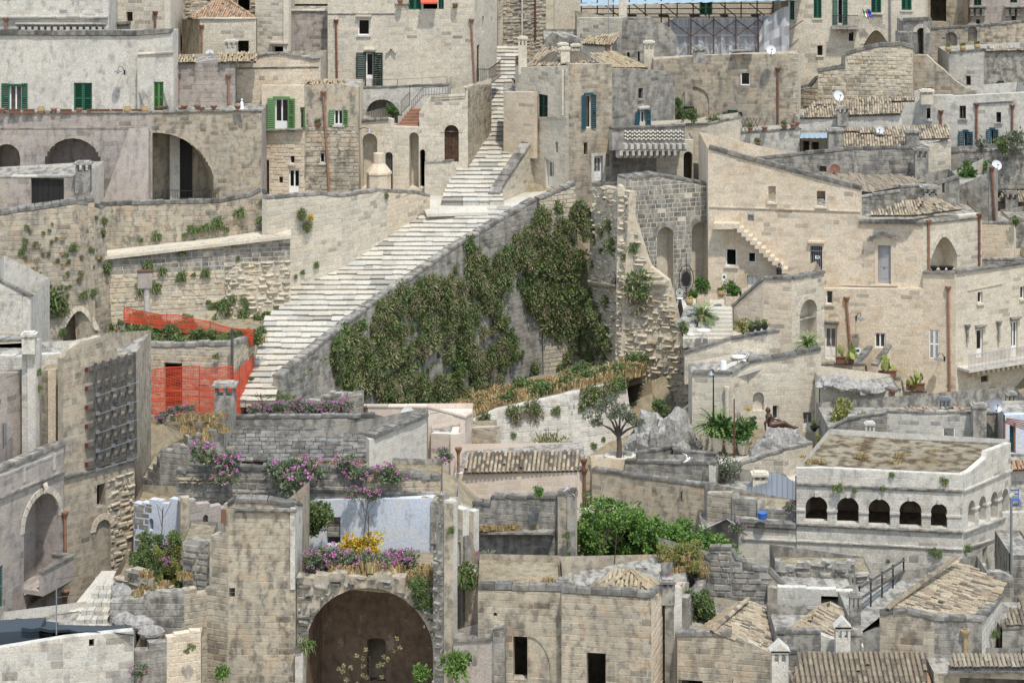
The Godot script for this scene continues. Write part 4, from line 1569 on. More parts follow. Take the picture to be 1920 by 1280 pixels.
# ---- the old houses up on the left
func upper_left() -> void:
	var a := house("plaster_house","long cream plastered house with green shutters and a dark roof edge above the pot terrace","house",
		[[-30,163.4,66],[256,163,67],[322,162.8,62]],222,3,"white",{"ng":1,"mats":["white","white1"],"cope":["dark",0.34,0.16,1.1],
		"op":[[0,"w",17,160,40,214,{"curtain":true,"d":0.3}],[0,"s",138,155,172,214,{"c":"green","d":0.22,"surround":"white1"}]]})
	var f: Fc = a[0]
	for q in [[2, 17], [40, 51]]:
		var w: float = f.st(q[1], 180).x - f.st(q[0], 180).x
		part("shutter",shutter_mb(w,2.1),M.green,f.root,f.xf() * Transform3D(Basis(),f.lp(q[0],214,0.03)))
	band(f, 14, 159, 45, 159, 0.14, 0.16, "green", "shutter_box")
	var n := house("plaster_annex","narrow cream annex with a light green shuttered door at the end of the plaster house","house",
		[[257,162.2,103],[325,162,100]],222,1.4,"white1",{"ng":1,"cope":["cream",0.12,0.12,1.0],"op":[[0,"s",288,153,306,212,{"c":"lightgreen","d":0.25,"surround":"white1"}]]})
	for q in [[265, 272, 285, 210], [310, 318, 330, 212]]:
		var mb := MB.new()
		var p0: Vector3 = n[0].lp(q[0], 170, 0.02)
		var p1: Vector3 = n[0].lp(q[2], q[3], 0.9)
		mb.stick(p0, p1, 0.3, Color.WHITE, 0.12)
		part("raking_slab", mb, M.grey, n[0].root, n[0].xf())
	wall_lamp(f,233,135,-1.0,"small lamp on a curved bracket on the cream plaster house")
	var bk := house("corbelled_house","pale house behind the plaster house with a row of stone corbels","house",
		[[-30,167.2,-30],[203,167,-30],[212,170,-30]],90,8,"white",{"ng":1,"blk":[{"seg":0,"k":60,"p":0.012,"dark":0.02}]})
	band(bk[0], -5, 32, 202, 32, 0.2, 0.3)
	band(bk[0], 30, 44, 200, 44, 0.16, 0.5)
	for i in 15:
		var mb := MB.new()
		mb.bx(Vector3(-0.12, -0.05, 0), Vector3(0.12, 0.22, 0.5))
		mb.bx(Vector3(-0.119, -0.28, 0), Vector3(0.119, -0.04, 0.28))
		part("corbel",mb,M.white,bk[0].root,bk[0].xf() * Transform3D(Basis(),bk[0].lp(33 + i * 12,55,0)))
	pipe(bk[0], 11, 42, 66)
	var tw := house("cream_tower","plain cream masonry tower house with one small window behind the plaster house","house",
		[[203,172,-30],[318,171.5,-30],[322,177,-30]],110,6,"cream",{"ng":1,"op":[[0,"h",236,22,248,40]],"blk":[{"seg":0,"k":60,"p":0.015,"dark":0.03}]})
	pipe(tw[0], 291, 30, 62, "brownclay")
	band(tw[0], 206, 45, 245, 43, 0.3, 0.7, "dark")
	var ar := house("deep_arch_house","house with a tall deep arch beside the cream tower","house",
		[[316,183,-30],[345,183,-30],[480,184,-30]],120,6,"ruin",{"op":[[0,"na",317,32,342,96,{"d":1.6}],[1,"h",446,-4,468,20]],"blk":[{"seg":1,"k":40,"p":0.04,"rough":0.06}]})
	var hr := house("hip_roofed_house","square cream house under an orange tiled hip roof","house",
		[[341,181,37],[374,178,36],[480,178,36]],112,6.5,"cream",{"mats":["ruin","cream1"],"cope":["cream",0.1,0.12,1.0],"blk":[{"seg":1,"k":70,"p":0.015,"dark":0.01}],
		"op": [[1, "h", 445, 76, 466, 102, {"d": 0.5}]]})
	tiles(hr[0].root,P(352,34,179),P(478,34,178.5),P(433,3,182.5),P(402,3,182.5),"orange",170)
	tiles(hr[0].root,P(348,35,182),P(352,34,179),P(402,3,182.5),P(400,4,183),"orange",40)
	tile_row(hr[0].root, P(353, 33, 179), P(402, 2, 182.5), "orange")
	tile_row(hr[0].root, P(477, 33, 178.5), P(433, 2, 182.5), "orange")
	tile_row(hr[0].root, P(402, 2, 182.5), P(433, 2, 182.5), "orange")
	pipe(hr[1], 370 + 8, 55, 108)
	chimney(hr[0].root, 433, 74, 106, 0.85, 176.8, "white")
	var cw := house("cream_wing","cream stone wing with a low window beside the hip roofed house","house",
		[[478,179,-30],[541,178,-30],[541.5,181,-30]],130,6,"cream2",{"op":[[0,"h",510,87,537,104,{"hood":"cream","d":0.5}]],"blk":[{"seg":0,"k":80,"p":0.02,"dark":0.02}]})
	house("shaded_wing","grey brown recessed wing between the cream wing and the tall cream palazzo","house",
		[[538,180,21],[620,180,21]],170,6,"ruin1",{"mats":["mauve"],"cope":["cream",0.12,0.12,1.0],"blk":[{"seg":0,"k":30,"p":0.01,"dark":0.02}]})
	house("upper_gap_house","cream house top showing over the shaded wing","house",[[552,186,-30],[625,186,-30]],60,5,"cream",{})
	var lb := house("tile_edged_house","low brown grey house with broken tiles along its top and two clay pipes","house",
		[[325,166,116],[440,166,114],[445,168,112]],222,5,"ruin",{"ng":1,"mats":["mauve","grey"],"prof":{0:[[325,117],[365,117],[365,110],[408,110],[408,117],[440,117]]},"blk":[{"seg":0,"k":60,"p":0.02,"dark":0.08}]})
	tiles(lb[0].root,P(325,117,165.8),P(366,117,165.8),P(366,103,168.5),P(325,103,168.5),"yellow",60,0.06)
	tiles(lb[0].root,P(408,117,165.8),P(480,116,165.8),P(480,101,168.5),P(408,101,168.5),"yellow",90,0.08)
	pipe(lb[0], 334, 146, 186)
	pipe(lb[0], 428, 149, 195)
	var gb := house("low_gabled_house","low gabled house with orange stained plaster and a dark weathered edge","house",
		[[440,167.5,116],[600,167.4,112]],240,6,"ruin1",{"ng":1,"prof":{0:[[440,117],[470,110],[500,104],[524,101],[560,107],[585,113],[600,111]]},"cope":["dark",0.12,0.1,0.5],"mats":["ochre1"],"blk":[{"seg":0,"k":40,"p":0.015,"dark":0.1}]})
	band(gb[0], 442, 128, 598, 126, 0.12, 0.05, "dark")
	# the terrace with its arcade
	var ac := house("arcade_terrace","massive arcaded terrace building with round arches below the row of flower pots","terrace",
		[[-30,161,212],[283,160.5,212],[490,163,208]],400,7.5,"mauve",{"mats":["mauve","ruin2"],"drop":0.02,"cope":["grey",0.12,0.1,0.8],
		"op":[[0,"na",-14,270,37,340,{"d":2.4}],[0,"na",79,259,192,372,{"d":2.6}],[1,"nq",285,246,404,384,{"d":3.0}]],
		"blk":[{"seg":0,"k":130,"p":0.012,"dark":0.04,"bl":0.7,"bh":0.34},{"seg":1,"k":150,"p":0.015,"dark":0.1,"bl":0.6}]})
	var fa: Fc = ac[1]
	var mb := MB.new()
	mb.bx(fa.lp(350,385,-2.95),fa.lp(376,272,-2.85) + Vector3(0,0,0.02))
	part("dark_door", mb, M.blackpaint, fa.root, fa.xf())
	var pier := MB.new()
	pier.bx(fa.lp(330,385,-2.99) + Vector3(0,0,0.3),fa.lp(349,262,-2.2))
	part("inner_pier", pier, M.white, fa.root, fa.xf())
	band(ac[0], -20, 240, 280, 240, 0.14, 0.05)
	# piers that carry the front
	var bt := MB.new()
	bt.quad(ac[0].lp(192,388,0.9),ac[0].lp(284,388,1.2),ac[0].lp(278,240,0.05),ac[0].lp(242,240,0.05),Color.WHITE)
	bt.quad(ac[0].lp(192,388,0.0),ac[0].lp(192,388,0.9),ac[0].lp(242,240,0.05),ac[0].lp(242,240,0.0),Color.WHITE)
	bt.quad(ac[0].lp(284,388,1.2),ac[0].lp(284,388,0.0),ac[0].lp(278,240,0.0),ac[0].lp(278,240,0.05),Color.WHITE)
	part("buttress", bt, M.mauve, ac[0].root, ac[0].xf())
	railing("arch_railing","dark iron railing across the foot of the big half arch",[ac[1].w(303,384,0.1),ac[1].w(350,384,0.3),ac[1].w(408,384,0.1)],1.0,0.16)
	var ou := house("garage_outbuilding","low grey outbuilding with a wide black garage door below the arcade","outbuilding",
		[[-30,155,334],[145,154.5,332],[172,155.5,322]],400,4.5,"white2",{"mats":["mauve","cream"],"drop":0.05,"cope":["white",0.12,0.04,0.9],"op":[[0,"d",57,334,119,394,{"c":"blackpaint","planks":6}]],"blk":[{"seg":0,"k":60,"p":0.01,"dark":0.04,"bl":0.75,"bh":0.4}]})
	chimney(ou[0].root, 156, 302, 345, 0.95, 154.2, "grey")
	# the green shuttered house
	var gs := house("green_shutter_house","stained house with sage green open shutters and a long terracotta pipe","house",
		[[490,166.5,160],[570,166,160],[673,166,163]],380,4.5,"ochre1",{"mats":["ochre1","ruin1"],"drop":0.1,"prof":{1:[[570,160],[640,158],[673,163]]},
		"op":[[0,"o",515,185,540,245,{"c":"lightgreen","low":0.3}],[0,"o",562,201,568.5,241,{"c":"lightgreen","L":false,"box":false}],[0,"w",541,318,561,366,{"low":0.35}],[0,"w",543,292,552,307,{"sash":1,"sill":"white"}],[0,"h",492,300,504,366],[0,"w",523,331,530,343,{"c":"wood","sash":1}],
			[1,"o",626,206,643,234,{"c":"lightgreen","lw":0.36,"sill":"white","box":false}],[1,"w",600,287,608,305,{"sash":1,"sill":"white"}]],
		"blk":[{"seg":0,"box":[490,246,572,375],"k":80,"p":0.03,"rough":0.03,"dark":0.1},{"seg":1,"box":[572,236,673,375],"k":80,"p":0.03,"rough":0.04,"dark":0.08}]})
	band(gs[0], 490, 244, 569, 241, 0.14, 0.5, "grey", "ledge")
	pipe(gs[1], 606, 180, 372, "terracotta", 618)
	tiles(gs[0].root,P(572,160,166.2),P(648,160,166.2),P(645,150,169),P(575,151,169),"yellow",70,0.12)

# ---- the palazzo at the top of the stairs and its neighbours
func upper_middle() -> void:
	var p := house("cream_palazzo","tall cream palazzo with dark green doors and a side balcony over the stairs","house",
		[[614,178,-40],[889,177.4,-40],[931,188,-40]],195,8,"cream",{"mats":["cream","cream1"],
		"op":[[0,"w",671,36,693,66,{"hood":"cream","sill":"white","d":0.3,"sash":1}],[0,"o",686,99,700,163,{"c":"darkgreen","lw":0.72,"low":0.35,"hood":"cream"}],[0,"s",766,-30,790,18,{"c":"green","d":0.15}],[0,"h",793,-30,820,17],[0,"s",822,-30,832,17,{"c":"green","d":0.15}],
			[1,"w",894,84,899,154,{"c":"wood","d":0.2}],[1,"h",904,30,908,60]],
		"blk":[{"seg":0,"k":300,"p":0.012,"dark":0.01,"skip":0.12},{"seg":1,"k":60,"p":0.012,"dark":0.02}]})
	var f: Fc = p[0]
	pipe(f, 630, 45, 152, "brownclay", 632)
	pipe(f, 884, 44, 156, "terracotta", 890)
	band(f, 614, 26, 740, 26, 0.1, 0.06, "grey", "string_course")
	band(f, 740, 8, 768, 8, 0.12, 0.12, "grey")
	var nb := MB.new()
	for i in 6:
		nb.box(Transform3D(Basis(Vector3(0,0,1),(0.5 - absf(i - 2.5) / 5.0) * signf(2.5 - i) * 1.6),f.lp(726 + i * 3,[97,94,90,90,94,97][i],0.12)),Vector3(0.16,0.1,0.24))
	part("niche_hood", nb, M.cream, f.root, f.xf())
	var aw := MB.new()
	for i in 5:
		aw.stick(f.lp(791 + i * 7.5,-14,0.05),f.lp(791 + i * 7.5,2,0.9),0.04)
	aw.quad(f.lp(791,2,0.9),f.lp(821,2,0.9),f.lp(821,-14,0.05),f.lp(791,-14,0.05),Color.WHITE)
	aw.quad(f.lp(791,5,0.9),f.lp(821,5,0.9),f.lp(821,2,0.9),f.lp(791,2,0.9),Color.WHITE)
	part("awning", aw, M.orange, f.root, f.xf())
	# balcony over the stairs
	var g: Fc = p[1]
	var sb := MB.new()
	var q0 := g.st(893, 155)
	var q1 := g.st(915, 155)
	sb.bx(Vector3(q0.x - 0.1, q0.y - 0.16, 0), Vector3(q1.x, q0.y, 1.0))
	var bal := part("balcony", sb, M.grey, g.root, g.xf())
	for i in 16:
		var bb := MB.new()
		var t := i / 15.0
		var pos := Vector3(lerpf(q0.x, q1.x - 0.05, t), q0.y, 0.95)
		bb.stick(pos, pos + UP * 1.0, 0.03)
		part("baluster", bb, M.rustiron, bal)
	for i in 7:
		var bb := MB.new()
		var pos := Vector3(q0.x - 0.04, q0.y, 0.95 - i * 0.15)
		bb.stick(pos, pos + UP * 1.0, 0.03)
		part("baluster", bb, M.iron, bal)
	var rb := MB.new()
	rb.bx(Vector3(q0.x - 0.08,q0.y + 1.0,0),Vector3(q0.x - 0.03,q0.y + 1.05,0.98))
	rb.bx(Vector3(q0.x - 0.08,q0.y + 1.0,0.93),Vector3(q1.x,q0.y + 1.05,0.98))
	part("balcony_rail", rb, M.iron, bal)
	# white terrace before it
	var t := house("white_arch_terrace","white rendered terrace front with a shallow arch below the cream palazzo","terrace",
		[[674,172,166],[842,171.5,160]],250,6,"white1",{"prof":{0:[[674,167],[842,160]]},"drop":0.5,"cope":["dark",0.12,0.04,0.55],"op":[[0,"na",686,186,746,232,{"d":2.2,"archstones":"white"}]]})
	railing("terrace_railing","thin iron railing along the white terrace in front of the cream palazzo",[P(650,164,172.5),P(745,165,172.5),P(838,160,172.3)],0.62,1.3,"rustiron",0.025)
	var s := house("stair_front","cream front with a brown arched door and a tall dark arch beside the stairway","house",
		[[676,168.6,222],[738,168.4,228],[786,168.2,190],[877,168,178],[921,174.5,158]],362,3.5,"cream1",{"mats":["cream1","cream2","cream1","ruin2"],
		"prof":{0:[[676,224],[728,221],[738,224]],1:[[738,236],[782,238]],2:[[782,210],[800,187],[808,184],[873,181],[874,170],[877,168]],3:[[877,164],[890,158],[921,158]]},"drop":0.3,
		"op":[[0,"na",679,250,707,352,{"d":0.9}],[0,"da",722,285,736,358,{"c":"oldwood"}],[1,"na",767,248,785,352,{"d":1.2}],[2,"da",833,234,860,304,{"c":"wood","archstones":"cream"}],[2,"ha",787,280,797,352,{"d":1.0}]],
		"blk":[{"seg":0,"k":60,"p":0.02,"dark":0.04},{"seg":1,"k":50,"p":0.02,"dark":0.04},{"seg":2,"k":140,"p":0.015,"dark":0.03},{"seg":3,"k":60,"p":0.03,"dark":0.12}]})
	band(s[2], 808, 183, 873, 179, 0.3, 0.12, "cream1")
	band(s[0], 676, 226, 728, 222, 0.25, 0.15, "grey")
	# stone pedestal at the foot
	var pd := thing("stone_pedestal","tapering octagonal stone pedestal in front of the small arched niche","pedestal",P(710,360,166.8))
	var pm := MB.new()
	var lv := [Vector2(0.85,0),Vector2(0.85,1.25),Vector2(0.92,1.3),Vector2(0.9,1.42),Vector2(0.42,2.0),Vector2(0.4,2.7),Vector2(0.01,2.75)]
	for i in 6:
		for j in 8:
			var q := func(l:Vector2,k:int):return Vector3(cos(TAU * k / 8) * l.x,l.y,-sin(TAU * k / 8) * l.x)
			pm.quad(q.call(lv[i],j + 1),q.call(lv[i],j),q.call(lv[i + 1],j),q.call(lv[i + 1],j + 1),Color.WHITE)
	part("shaft", pm, M.ochre, pd)
	var bn := wall("stone_bench_wall","low stone side wall flanking the foot of the upper stair flight","wall",[[796,166.8,306],[846,166.2,304],[862,167.5,302]],362,"cream",{"th":0.6,"prof":{1:[[846,304],[856,322],[862,340]]},"cope":["grey",0.12,0.05,0.7],"nocope":[1],"blk":[{"seg":0,"k":20,"p":0.02}]})
	# little terracotta stairs with rails, on the terrace
	var st := thing("terracotta_steps","short flight of reddish terracotta steps up to the white terrace","steps",P(768,238,168.9))
	for i in 6:
		var mb := MB.new()
		mb.bx(Vector3(-0.9 + i * 0.16,i * 0.18,-0.3 - i * 0.3),Vector3(0.95,i * 0.18+0.178,0.1 - i * 0.3+0.2))
		part("step", mb, M.terracotta, st)
	railing("steps_railing","black iron stair railing rising beside the terracotta steps",[P(752,214,169.4),P(768,198,170.3),P(768.5,184,170.4)],0.95,0.14)
	railing("sloping_railing","black iron railing sloping along the coping beside the terracotta steps",[P(772,206,168.6),P(793,181,169.2),P(840,178,169.8)],0.62,0.2)
	railing("court_railing","dark iron railing across the shallow white arch",[P(690,228,169.6),P(742,226,169.6)],0.9,0.12)
	# the yellow block and parapet on the other side of the flight
	house("yellow_block","square yellow ochre block of masonry beside the narrow upper stairs","house",
		[[944,170.8,172],[1001,169,172]],290,5,"ochre",{"mats":["ochre2"],"blk":[{"seg":0,"k":60,"p":0.01,"dark":0.0}]})
	house("small_step_house","small stepped masonry lump above the yellow block","house",[[966,172,140],[998,171,142]],180,3,"grey",{"prof":{0:[[966,150],[975,150],[975,140],[998,142]]},"blk":[{"seg":0,"k":12,"p":0.03,"dark":0.3}]})
	wall("flight_parapet","thick sloping parapet with a pale rounded top beside the upper flight","wall",
		[[934,163.5,366],[1001,170,264]],400,"cream",{"th":0.7,"cope":["grey",0.24,0.05,0.7],"blk":[{"seg":0,"k":50,"p":0.02}]})
	# the grey corner house
	var c := house("grey_corner_house","big weathered grey corner house with teal shutters under tiled hip roofs","house",
		[[966,172,124],[1066,166.5,122],[1148,168,121],[1266,172,136]],370,6,"grey",{"mats":["cream1","ruin1","grey"],"drop":0.1,
		"prof":{0:[[966,126],[1066,123]],1:[[1066,120],[1148,119]],2:[[1148,128],[1195,128],[1255,134],[1255,150],[1266,152]]},
		"op":[[0,"s",1010,177,1027,221,{"c":"darkgreen","d":0.15}],[0,"d",1024,300,1039,352,{"c":"whitepaint","glazed":true,"surround":"white","planks":2}],[0,"h",1041,266,1046,286],
			[1,"o",1098,178,1109,240,{"c":"teal","curtain":true,"lw":0.34}],[1,"h",1095,267,1102,291],[1,"d",1114,292,1130,340,{"c":"whitepaint","glazed":true,"surround":"white","planks":2}],[1,"na",1134,288,1144,312,{"d":0.3}],
			[2,"o",1198,208,1211,240,{"c":"teal","curtain":true,"lw":0.4,"hood":"white"}],[2,"w",1197,165,1206,185,{"c":"oldwood","sash":1,"sill":"grey"}]],
		"blk":[{"seg":0,"k":130,"p":0.02,"dark":0.02},{"seg":1,"k":200,"p":0.018,"dark":0.12},{"seg":2,"k":200,"p":0.018,"dark":0.12}]})
	var cr: Node3D = c[0].root
	band(c[0], 1012, 222, 1064, 220, 0.2, 0.12, "cream1", "ledge")
	pipe(c[0], 1058, 130, 216, "cream", -1.0, false)
	tiles(cr,P(990,124,171.5),P(1056,122,168),P(1040,96,173.5),P(1024,96,173.5),"",130,0.05)
	tiles(cr,P(1056,122,168),P(1126,118,168.5),P(1090,94,173.5),P(1030,95,173.5),"",150,0.06)
	tile_row(cr, P(1056, 121, 168), P(1028, 96, 173.4), "grey")
	tile_row(cr, P(990, 123, 171.5), P(1024, 96, 173.5), "")
	tiles(cr,P(1148,127,168.4),P(1216,127,170.5),P(1150,99,176),P(1110,99,175),"yellow",200,0.04)
	chimney(cr, 1060, 88, 124, 0.62, 168.6, "cream", false)
	chimney(cr, 980, 68, 126, 0.6, 171.6, "cream", true)
	# corbelled balcony terrace
	var b := house("corbelled_balcony","long stone balcony on two rows of corbels with a knobbly carved parapet","balcony",
		[[1148,165.5,243],[1284,168.5,236]],270,3.2,"cream1",{"ng":1,"mats":["grey1"],"drop":0.9,"cope":["dark",0.12,0.1,0.9]})
	for r in 2:
		for i in 11 - r:
			var mb := MB.new()
			mb.bx(Vector3(-0.13, -0.35, -0.5), Vector3(0.13, 0.0, 0.32 - r * 0.3))
			mb.bx(Vector3(-0.129,-0.52,-0.5),Vector3(0.129,-0.34,0.14 - r * 0.3))
			part("corbel",mb,M.white,b[0].root,b[0].xf() * Transform3D(Basis(),b[0].lp(1170 + i * 11.2 - r * 5,269 + r * 13,0)))
	for r in 3:
		for i in 26:
			var mb := MB.new()
			var s2 := 0.11
			mb.lathe(Vector3.ZERO,[Vector2(0.001,-s2),Vector2(s2,0),Vector2(0.001,s2)],6)
			part("carved_knob",mb,M.white,b[0].root,b[0].xf() * Transform3D(Basis(),b[0].lp(1172 + i * 4.3,246 + r * 6.5 + (i % 2) * 2,0.05)))
	var u := house("wall_under_balcony","cream wall with one small window beneath the corbelled balcony","house",
		[[1130,170.5,262],[1300,171,262]],370,4,"cream2",{"op":[[0,"w",1204,285,1214,303,{"c":"oldwood","sash":1,"sill":"cream"}],[0,"ha",1282,284,1299,344,{"d":0.8}]],"blk":[{"seg":0,"k":40,"p":0.015,"dark":0.02}]})
	# houses up behind the stairs
	var r := house("rocky_stair_house","tall rough ochre house with vertical pipes at the top of the stairs","house",
		[[922,198,-40],[934,196,-40],[1024,199,-40]],110,8,"ruin2",{"mats":["ruin","ruin2"],"blk":[{"seg":1,"k":60,"p":0.04,"rough":0.06,"dark":0.1}]})
	pipe(r[1], 977, -10, 92, "white", -1.0, false)
	pipe(r[1], 1002, -10, 75, "rustiron", -1.0, false)
	var lr := house("low_roofs_house","low grey sheds with patched roofs between the stairs and the stepped gable","house",
		[[1020,186,62],[1092,185,66]],140,8,"grey2",{"prof":{0:[[1020,74],[1036,60],[1060,72],[1070,66],[1092,74]]},"blk":[{"seg":0,"k":25,"p":0.03,"dark":0.2}]})
	chimney(lr[0].root, 1056, 80, 96, 0.7, 183, "cream")
	chimney(lr[0].root, 1080, 82, 96, 0.7, 183, "cream")
	var tb := house("buff_tiled_house","small buff house with a tiled lean-to roof and a terracotta pipe","house",
		[[1090,182,83],[1144,181,86],[1166,184,66]],150,3,"cream",{"mats":["cream1","grey2"],"drop":0.05})
	tiles(tb[0].root,P(1092,82,181.6),P(1146,85,180.8),P(1164,66,185),P(1104,68,185),"yellow",90,0.05)
	pipe(tb[0], 1141, 90, 108)
	var sg := house("stepped_gable_house","grey beige house whose gable climbs in small steps below the scaffold","house",
		[[1082,190,33],[1166,187,32],[1268,188,32]],160,6,"ruin",{"mats":["cream2","grey1"],"prof":{1:[[1166,33],[1222,32],[1222,40],[1236,40],[1236,47],[1248,47],[1248,55],[1258,55],[1258,64],[1268,66]]},
		"op":[[1,"h",1176,98,1181,112],[1,"h",1196,96,1200,116]],"blk":[{"seg":0,"k":60,"p":0.02,"dark":0.15},{"seg":1,"k":120,"p":0.02,"dark":0.15}]})
	chimney(sg[0].root, 1217, 76, 130, 0.75, 184, "cream")
	chimney(sg[0].root, 1168, -30, 34, 0.6, 188, "cream", false)

# ---- scaffolding, town hall and the white houses up on the right
func upper_right() -> void:
	house("scaffolded_house","cream house behind scaffolding under a bluish sheet roof","house",[[1040,208,-60],[1482,207,-60]],120,6,"cream1",{"op":[[0,"s",1312,0,1336,28,{"c":"green","d":0.2}]]})
	var sc := thing("scaffolding","dark pole scaffolding with wrapped white sheeting and a bluish sheet metal roof","scaffolding",P(1300,110,201))
	var o := sc.position
	for i in 13:
		var u := 1090.0 + i * 30
		for d in [200.0, 204.0]:
			var mb := MB.new()
			var v1 := 105.0 if u > 1225 else 40.0
			mb.stick(P(u, v1, d) - o, P(u, -6, d) - o, 0.09)
			part("pole", mb, M.iron if i % 3 else M.rustiron, sc)
	for v in [6, 16, 26, 32]:
		for d in [200.0, 204.0]:
			var mb := MB.new()
			mb.stick(P(1090, v, d) - o, P(1450, v, d) - o, 0.07)
			part("ledger", mb, M.iron if v != 16 else M.rustiron, sc)
	for i in 6:
		var mb := MB.new()
		mb.stick(P(1130 + i * 55,6,200.2) - o,P(1160 + i * 55,30,203.8) - o,0.06)
		mb.bx(P(1120 + i * 58,31,202) - o,P(1120 + i * 58 + rf(10,22),27,203) - o)
		part("brace", mb, M.iron, sc)
	for s in 8:
		var mb := MB.new()
		var u0 := 1228.0 + s * 31
		var n := 6
		for i in n:
			for j in 5:
				var p := func(a: int, b: int):
					var uu := u0 + 30.6 * a / n
					var top := 34.0 if uu < 1420 else 29.0
					if uu < 1262: top = lerpf(50, 36, (uu - 1228) / 34.0)
					return P(uu,lerpf(top,122,b / 5.0),199.6+0.16 * sin(a * 2.1 + s) + 0.12 * sin(b * 1.9 + a)) - o
				mb.quad(p.call(i,j + 1),p.call(i + 1,j + 1),p.call(i + 1,j),p.call(i,j),Color.WHITE)
		part("sheeting", mb, M.sheet, sc)
	for i in 5:
		var mb := MB.new()
		var u := 1254.0 + i * 42
		mb.stick(P(u, 36, 199.2) - o, P(u + 42, 68, 199.2) - o, 0.07)
		mb.stick(P(u + 42,68,199.15) - o,P(u + 84 if i < 5 else u + 60,38,199.15) - o,0.07)
		mb.stick(P(u, 104, 199.1) - o, P(u, 30, 199.1) - o, 0.08)
		part("brace", mb, M.rustiron, sc)
	for v in [50, 66, 84]:
		var mb := MB.new()
		mb.stick(P(1240, v, 199.2) - o, P(1470, v, 199.2) - o, 0.05)
		part("ledger", mb, M.zinc, sc)
	var rf_ := MB.new()
	for i in 40:
		var u0 := 1088.0 + i * 10.4
		rf_.quad(P(u0,11 - i * 0.28,198) - o,P(u0+10.4,11 - i * 0.28,198) - o + Vector3(0,0.08 * (i % 2),0),P(u0+10.4,-8 - i * 0.28,206) - o + Vector3(0,0.08 * (i % 2),0),P(u0,-8 - i * 0.28,206) - o,Color.WHITE)
	part("sheet_roof", rf_, M.bluemetal, sc)
	var sd := MB.new()
	for i in 12:
		for j in 6:
			var fp := func(a: int, b: int):
				var uu := 1424.0 + a * 4.7
				return P(uu,lerpf([60,50,40,34,29,26,23,20,17,15,13,12,12][a],121,b / 6.0),198.8+0.22 * sin(a * 1.7 + b * 0.4) + 0.14 * sin(b * 2.3 + a * 0.6)) - o
			sd.quad(fp.call(i,j + 1),fp.call(i + 1,j + 1),fp.call(i + 1,j),fp.call(i,j),Color.WHITE)
	part("side_sheeting", sd, M.sheet, sc)
	var g := house("beige_house","broad weathered beige house with a roof terrace wall in front of the scaffold","house",
		[[1226,182,112],[1498,180,100],[1502,183,100]],262,2.0,"ochre2",{"mats":["ruin1","cream"],"prof":{0:[[1226,112],[1270,108],[1320,103],[1498,100]]},
		"op":[[0,"w",1389,135,1407,160,{"c":"whitepaint","sash":1,"d":0.25}],[0,"o",1284,204,1299,222,{"c":"darkgreen","L":false}],[0,"o",1368,210,1380,248,{"c":"darkgreen","lw":0.5}],[0,"na",1277,163,1330,226,{"d":0.12}]],
		"blk": [{"seg": 0, "k": 260, "p": 0.018, "dark": 0.12}]})
	pipe(g[0], 1459, 135, 238, "brownclay")
	chimney(g[0].root, 1311, 87, 104, 0.9, 179, "grey")
	band(g[0], 1372, 96, 1412, 94, 0.2, 0.6, "grey")
	var gt := house("roof_garden_wall","cream roof garden wall with a crooked lattice below the beige house","wall",[[1282,175,236],[1328,174,234],[1388,173.5,221],[1392,176,221]],300,3,"cream",{"ng":1,"cope":["grey",0.12,0.06,0.8],"drop":0.6,"blk":[{"seg":0,"k":15,"p":0.01},{"seg":1,"k":40,"p":0.01,"dark":0.03}]})
	var gp := house("pot_terrace_wall","low pale terrace wall carrying pots in front of the beige house","wall",[[1388,174,250],[1500,173.5,243],[1502,176,243]],310,3,"white2",{"ng":1,"cope":["grey",0.12,0.06,0.8],"drop":0.3,"blk":[{"seg":0,"k":30,"p":0.01}]})
	chimney(gp[0].root, 1371, 262, 274, 1.0, 173.5, "cream")
	var lt := thing("garden_lattice","diagonal wooden lattice on the roof garden wall","lattice",P(1406,250,174.5))
	for i in 5:
		for s in [-1, 1]:
			var mb := MB.new()
			mb.stick(Vector3(-0.45 + i * 0.25 - s * 0.25,0,s * 0.02),Vector3(-0.45 + i * 0.25 + s * 0.25,1.1,s * 0.02),0.035)
			part("lath", mb, M.oldwood, lt)
	var th := house("town_hall","large cream palace with green shutters, a balcony with flags and a pointed archway","palace",
		[[1478,200,-60],[1736,199,-60],[1740,204,-60]],170,8,"cream2",{"mats":["cream1","cream"],
		"op":[[0,"s",1482,-40,1490,37,{"c":"green","d":0.15,"sill":"cream"}],[0,"s",1526,-40,1541,34,{"c":"green","d":0.15,"sill":"cream"}],[0,"o",1571,-40,1581,45,{"c":"green","lw":0.4}],[0,"s",1634,-40,1653,24,{"c":"green","d":0.15,"sill":"cream"}],[0,"s",1691,-40,1710,19,{"c":"green","d":0.15,"sill":"cream"}],
			[0,"np",1621,56,1666,100,{"d":1.8,"archstones":"cream"}],[0,"w",1533,85,1543,104,{"c":"oldwood","sash":1,"sill":"cream"}],[0,"w",1592,60,1601,77,{"c":"oldwood","sash":1}]],
		"blk":[{"seg":0,"k":120,"p":0.008,"dark":0.01,"bl":0.9,"bh":0.4,"skip":0.25}]})
	pipe(th[0], 1669, -20, 84, "zinc")
	var t0: Fc = th[0]
	var sb := MB.new()
	sb.bx(t0.lp(1559, 52, 0), t0.lp(1609, 48, 1.1))
	sb.bx(t0.lp(1570, 60, 0), t0.lp(1576, 52, 0.9))
	sb.bx(t0.lp(1590, 60, 0), t0.lp(1596, 52, 0.9))
	var bal := part("balcony", sb, M.grey, t0.root, t0.xf())
	for i in 22:
		var bb := MB.new()
		var q: Vector3 = t0.lp(1560 + i * 2.3, 48, 1.05)
		bb.stick(q, q + UP * 0.95, 0.025)
		part("baluster", bb, M.iron, bal)
	var rb := MB.new()
	rb.stick(t0.lp(1559, 27, 1.05), t0.lp(1609, 27, 1.05), 0.05)
	part("balcony_rail", rb, M.iron, bal)
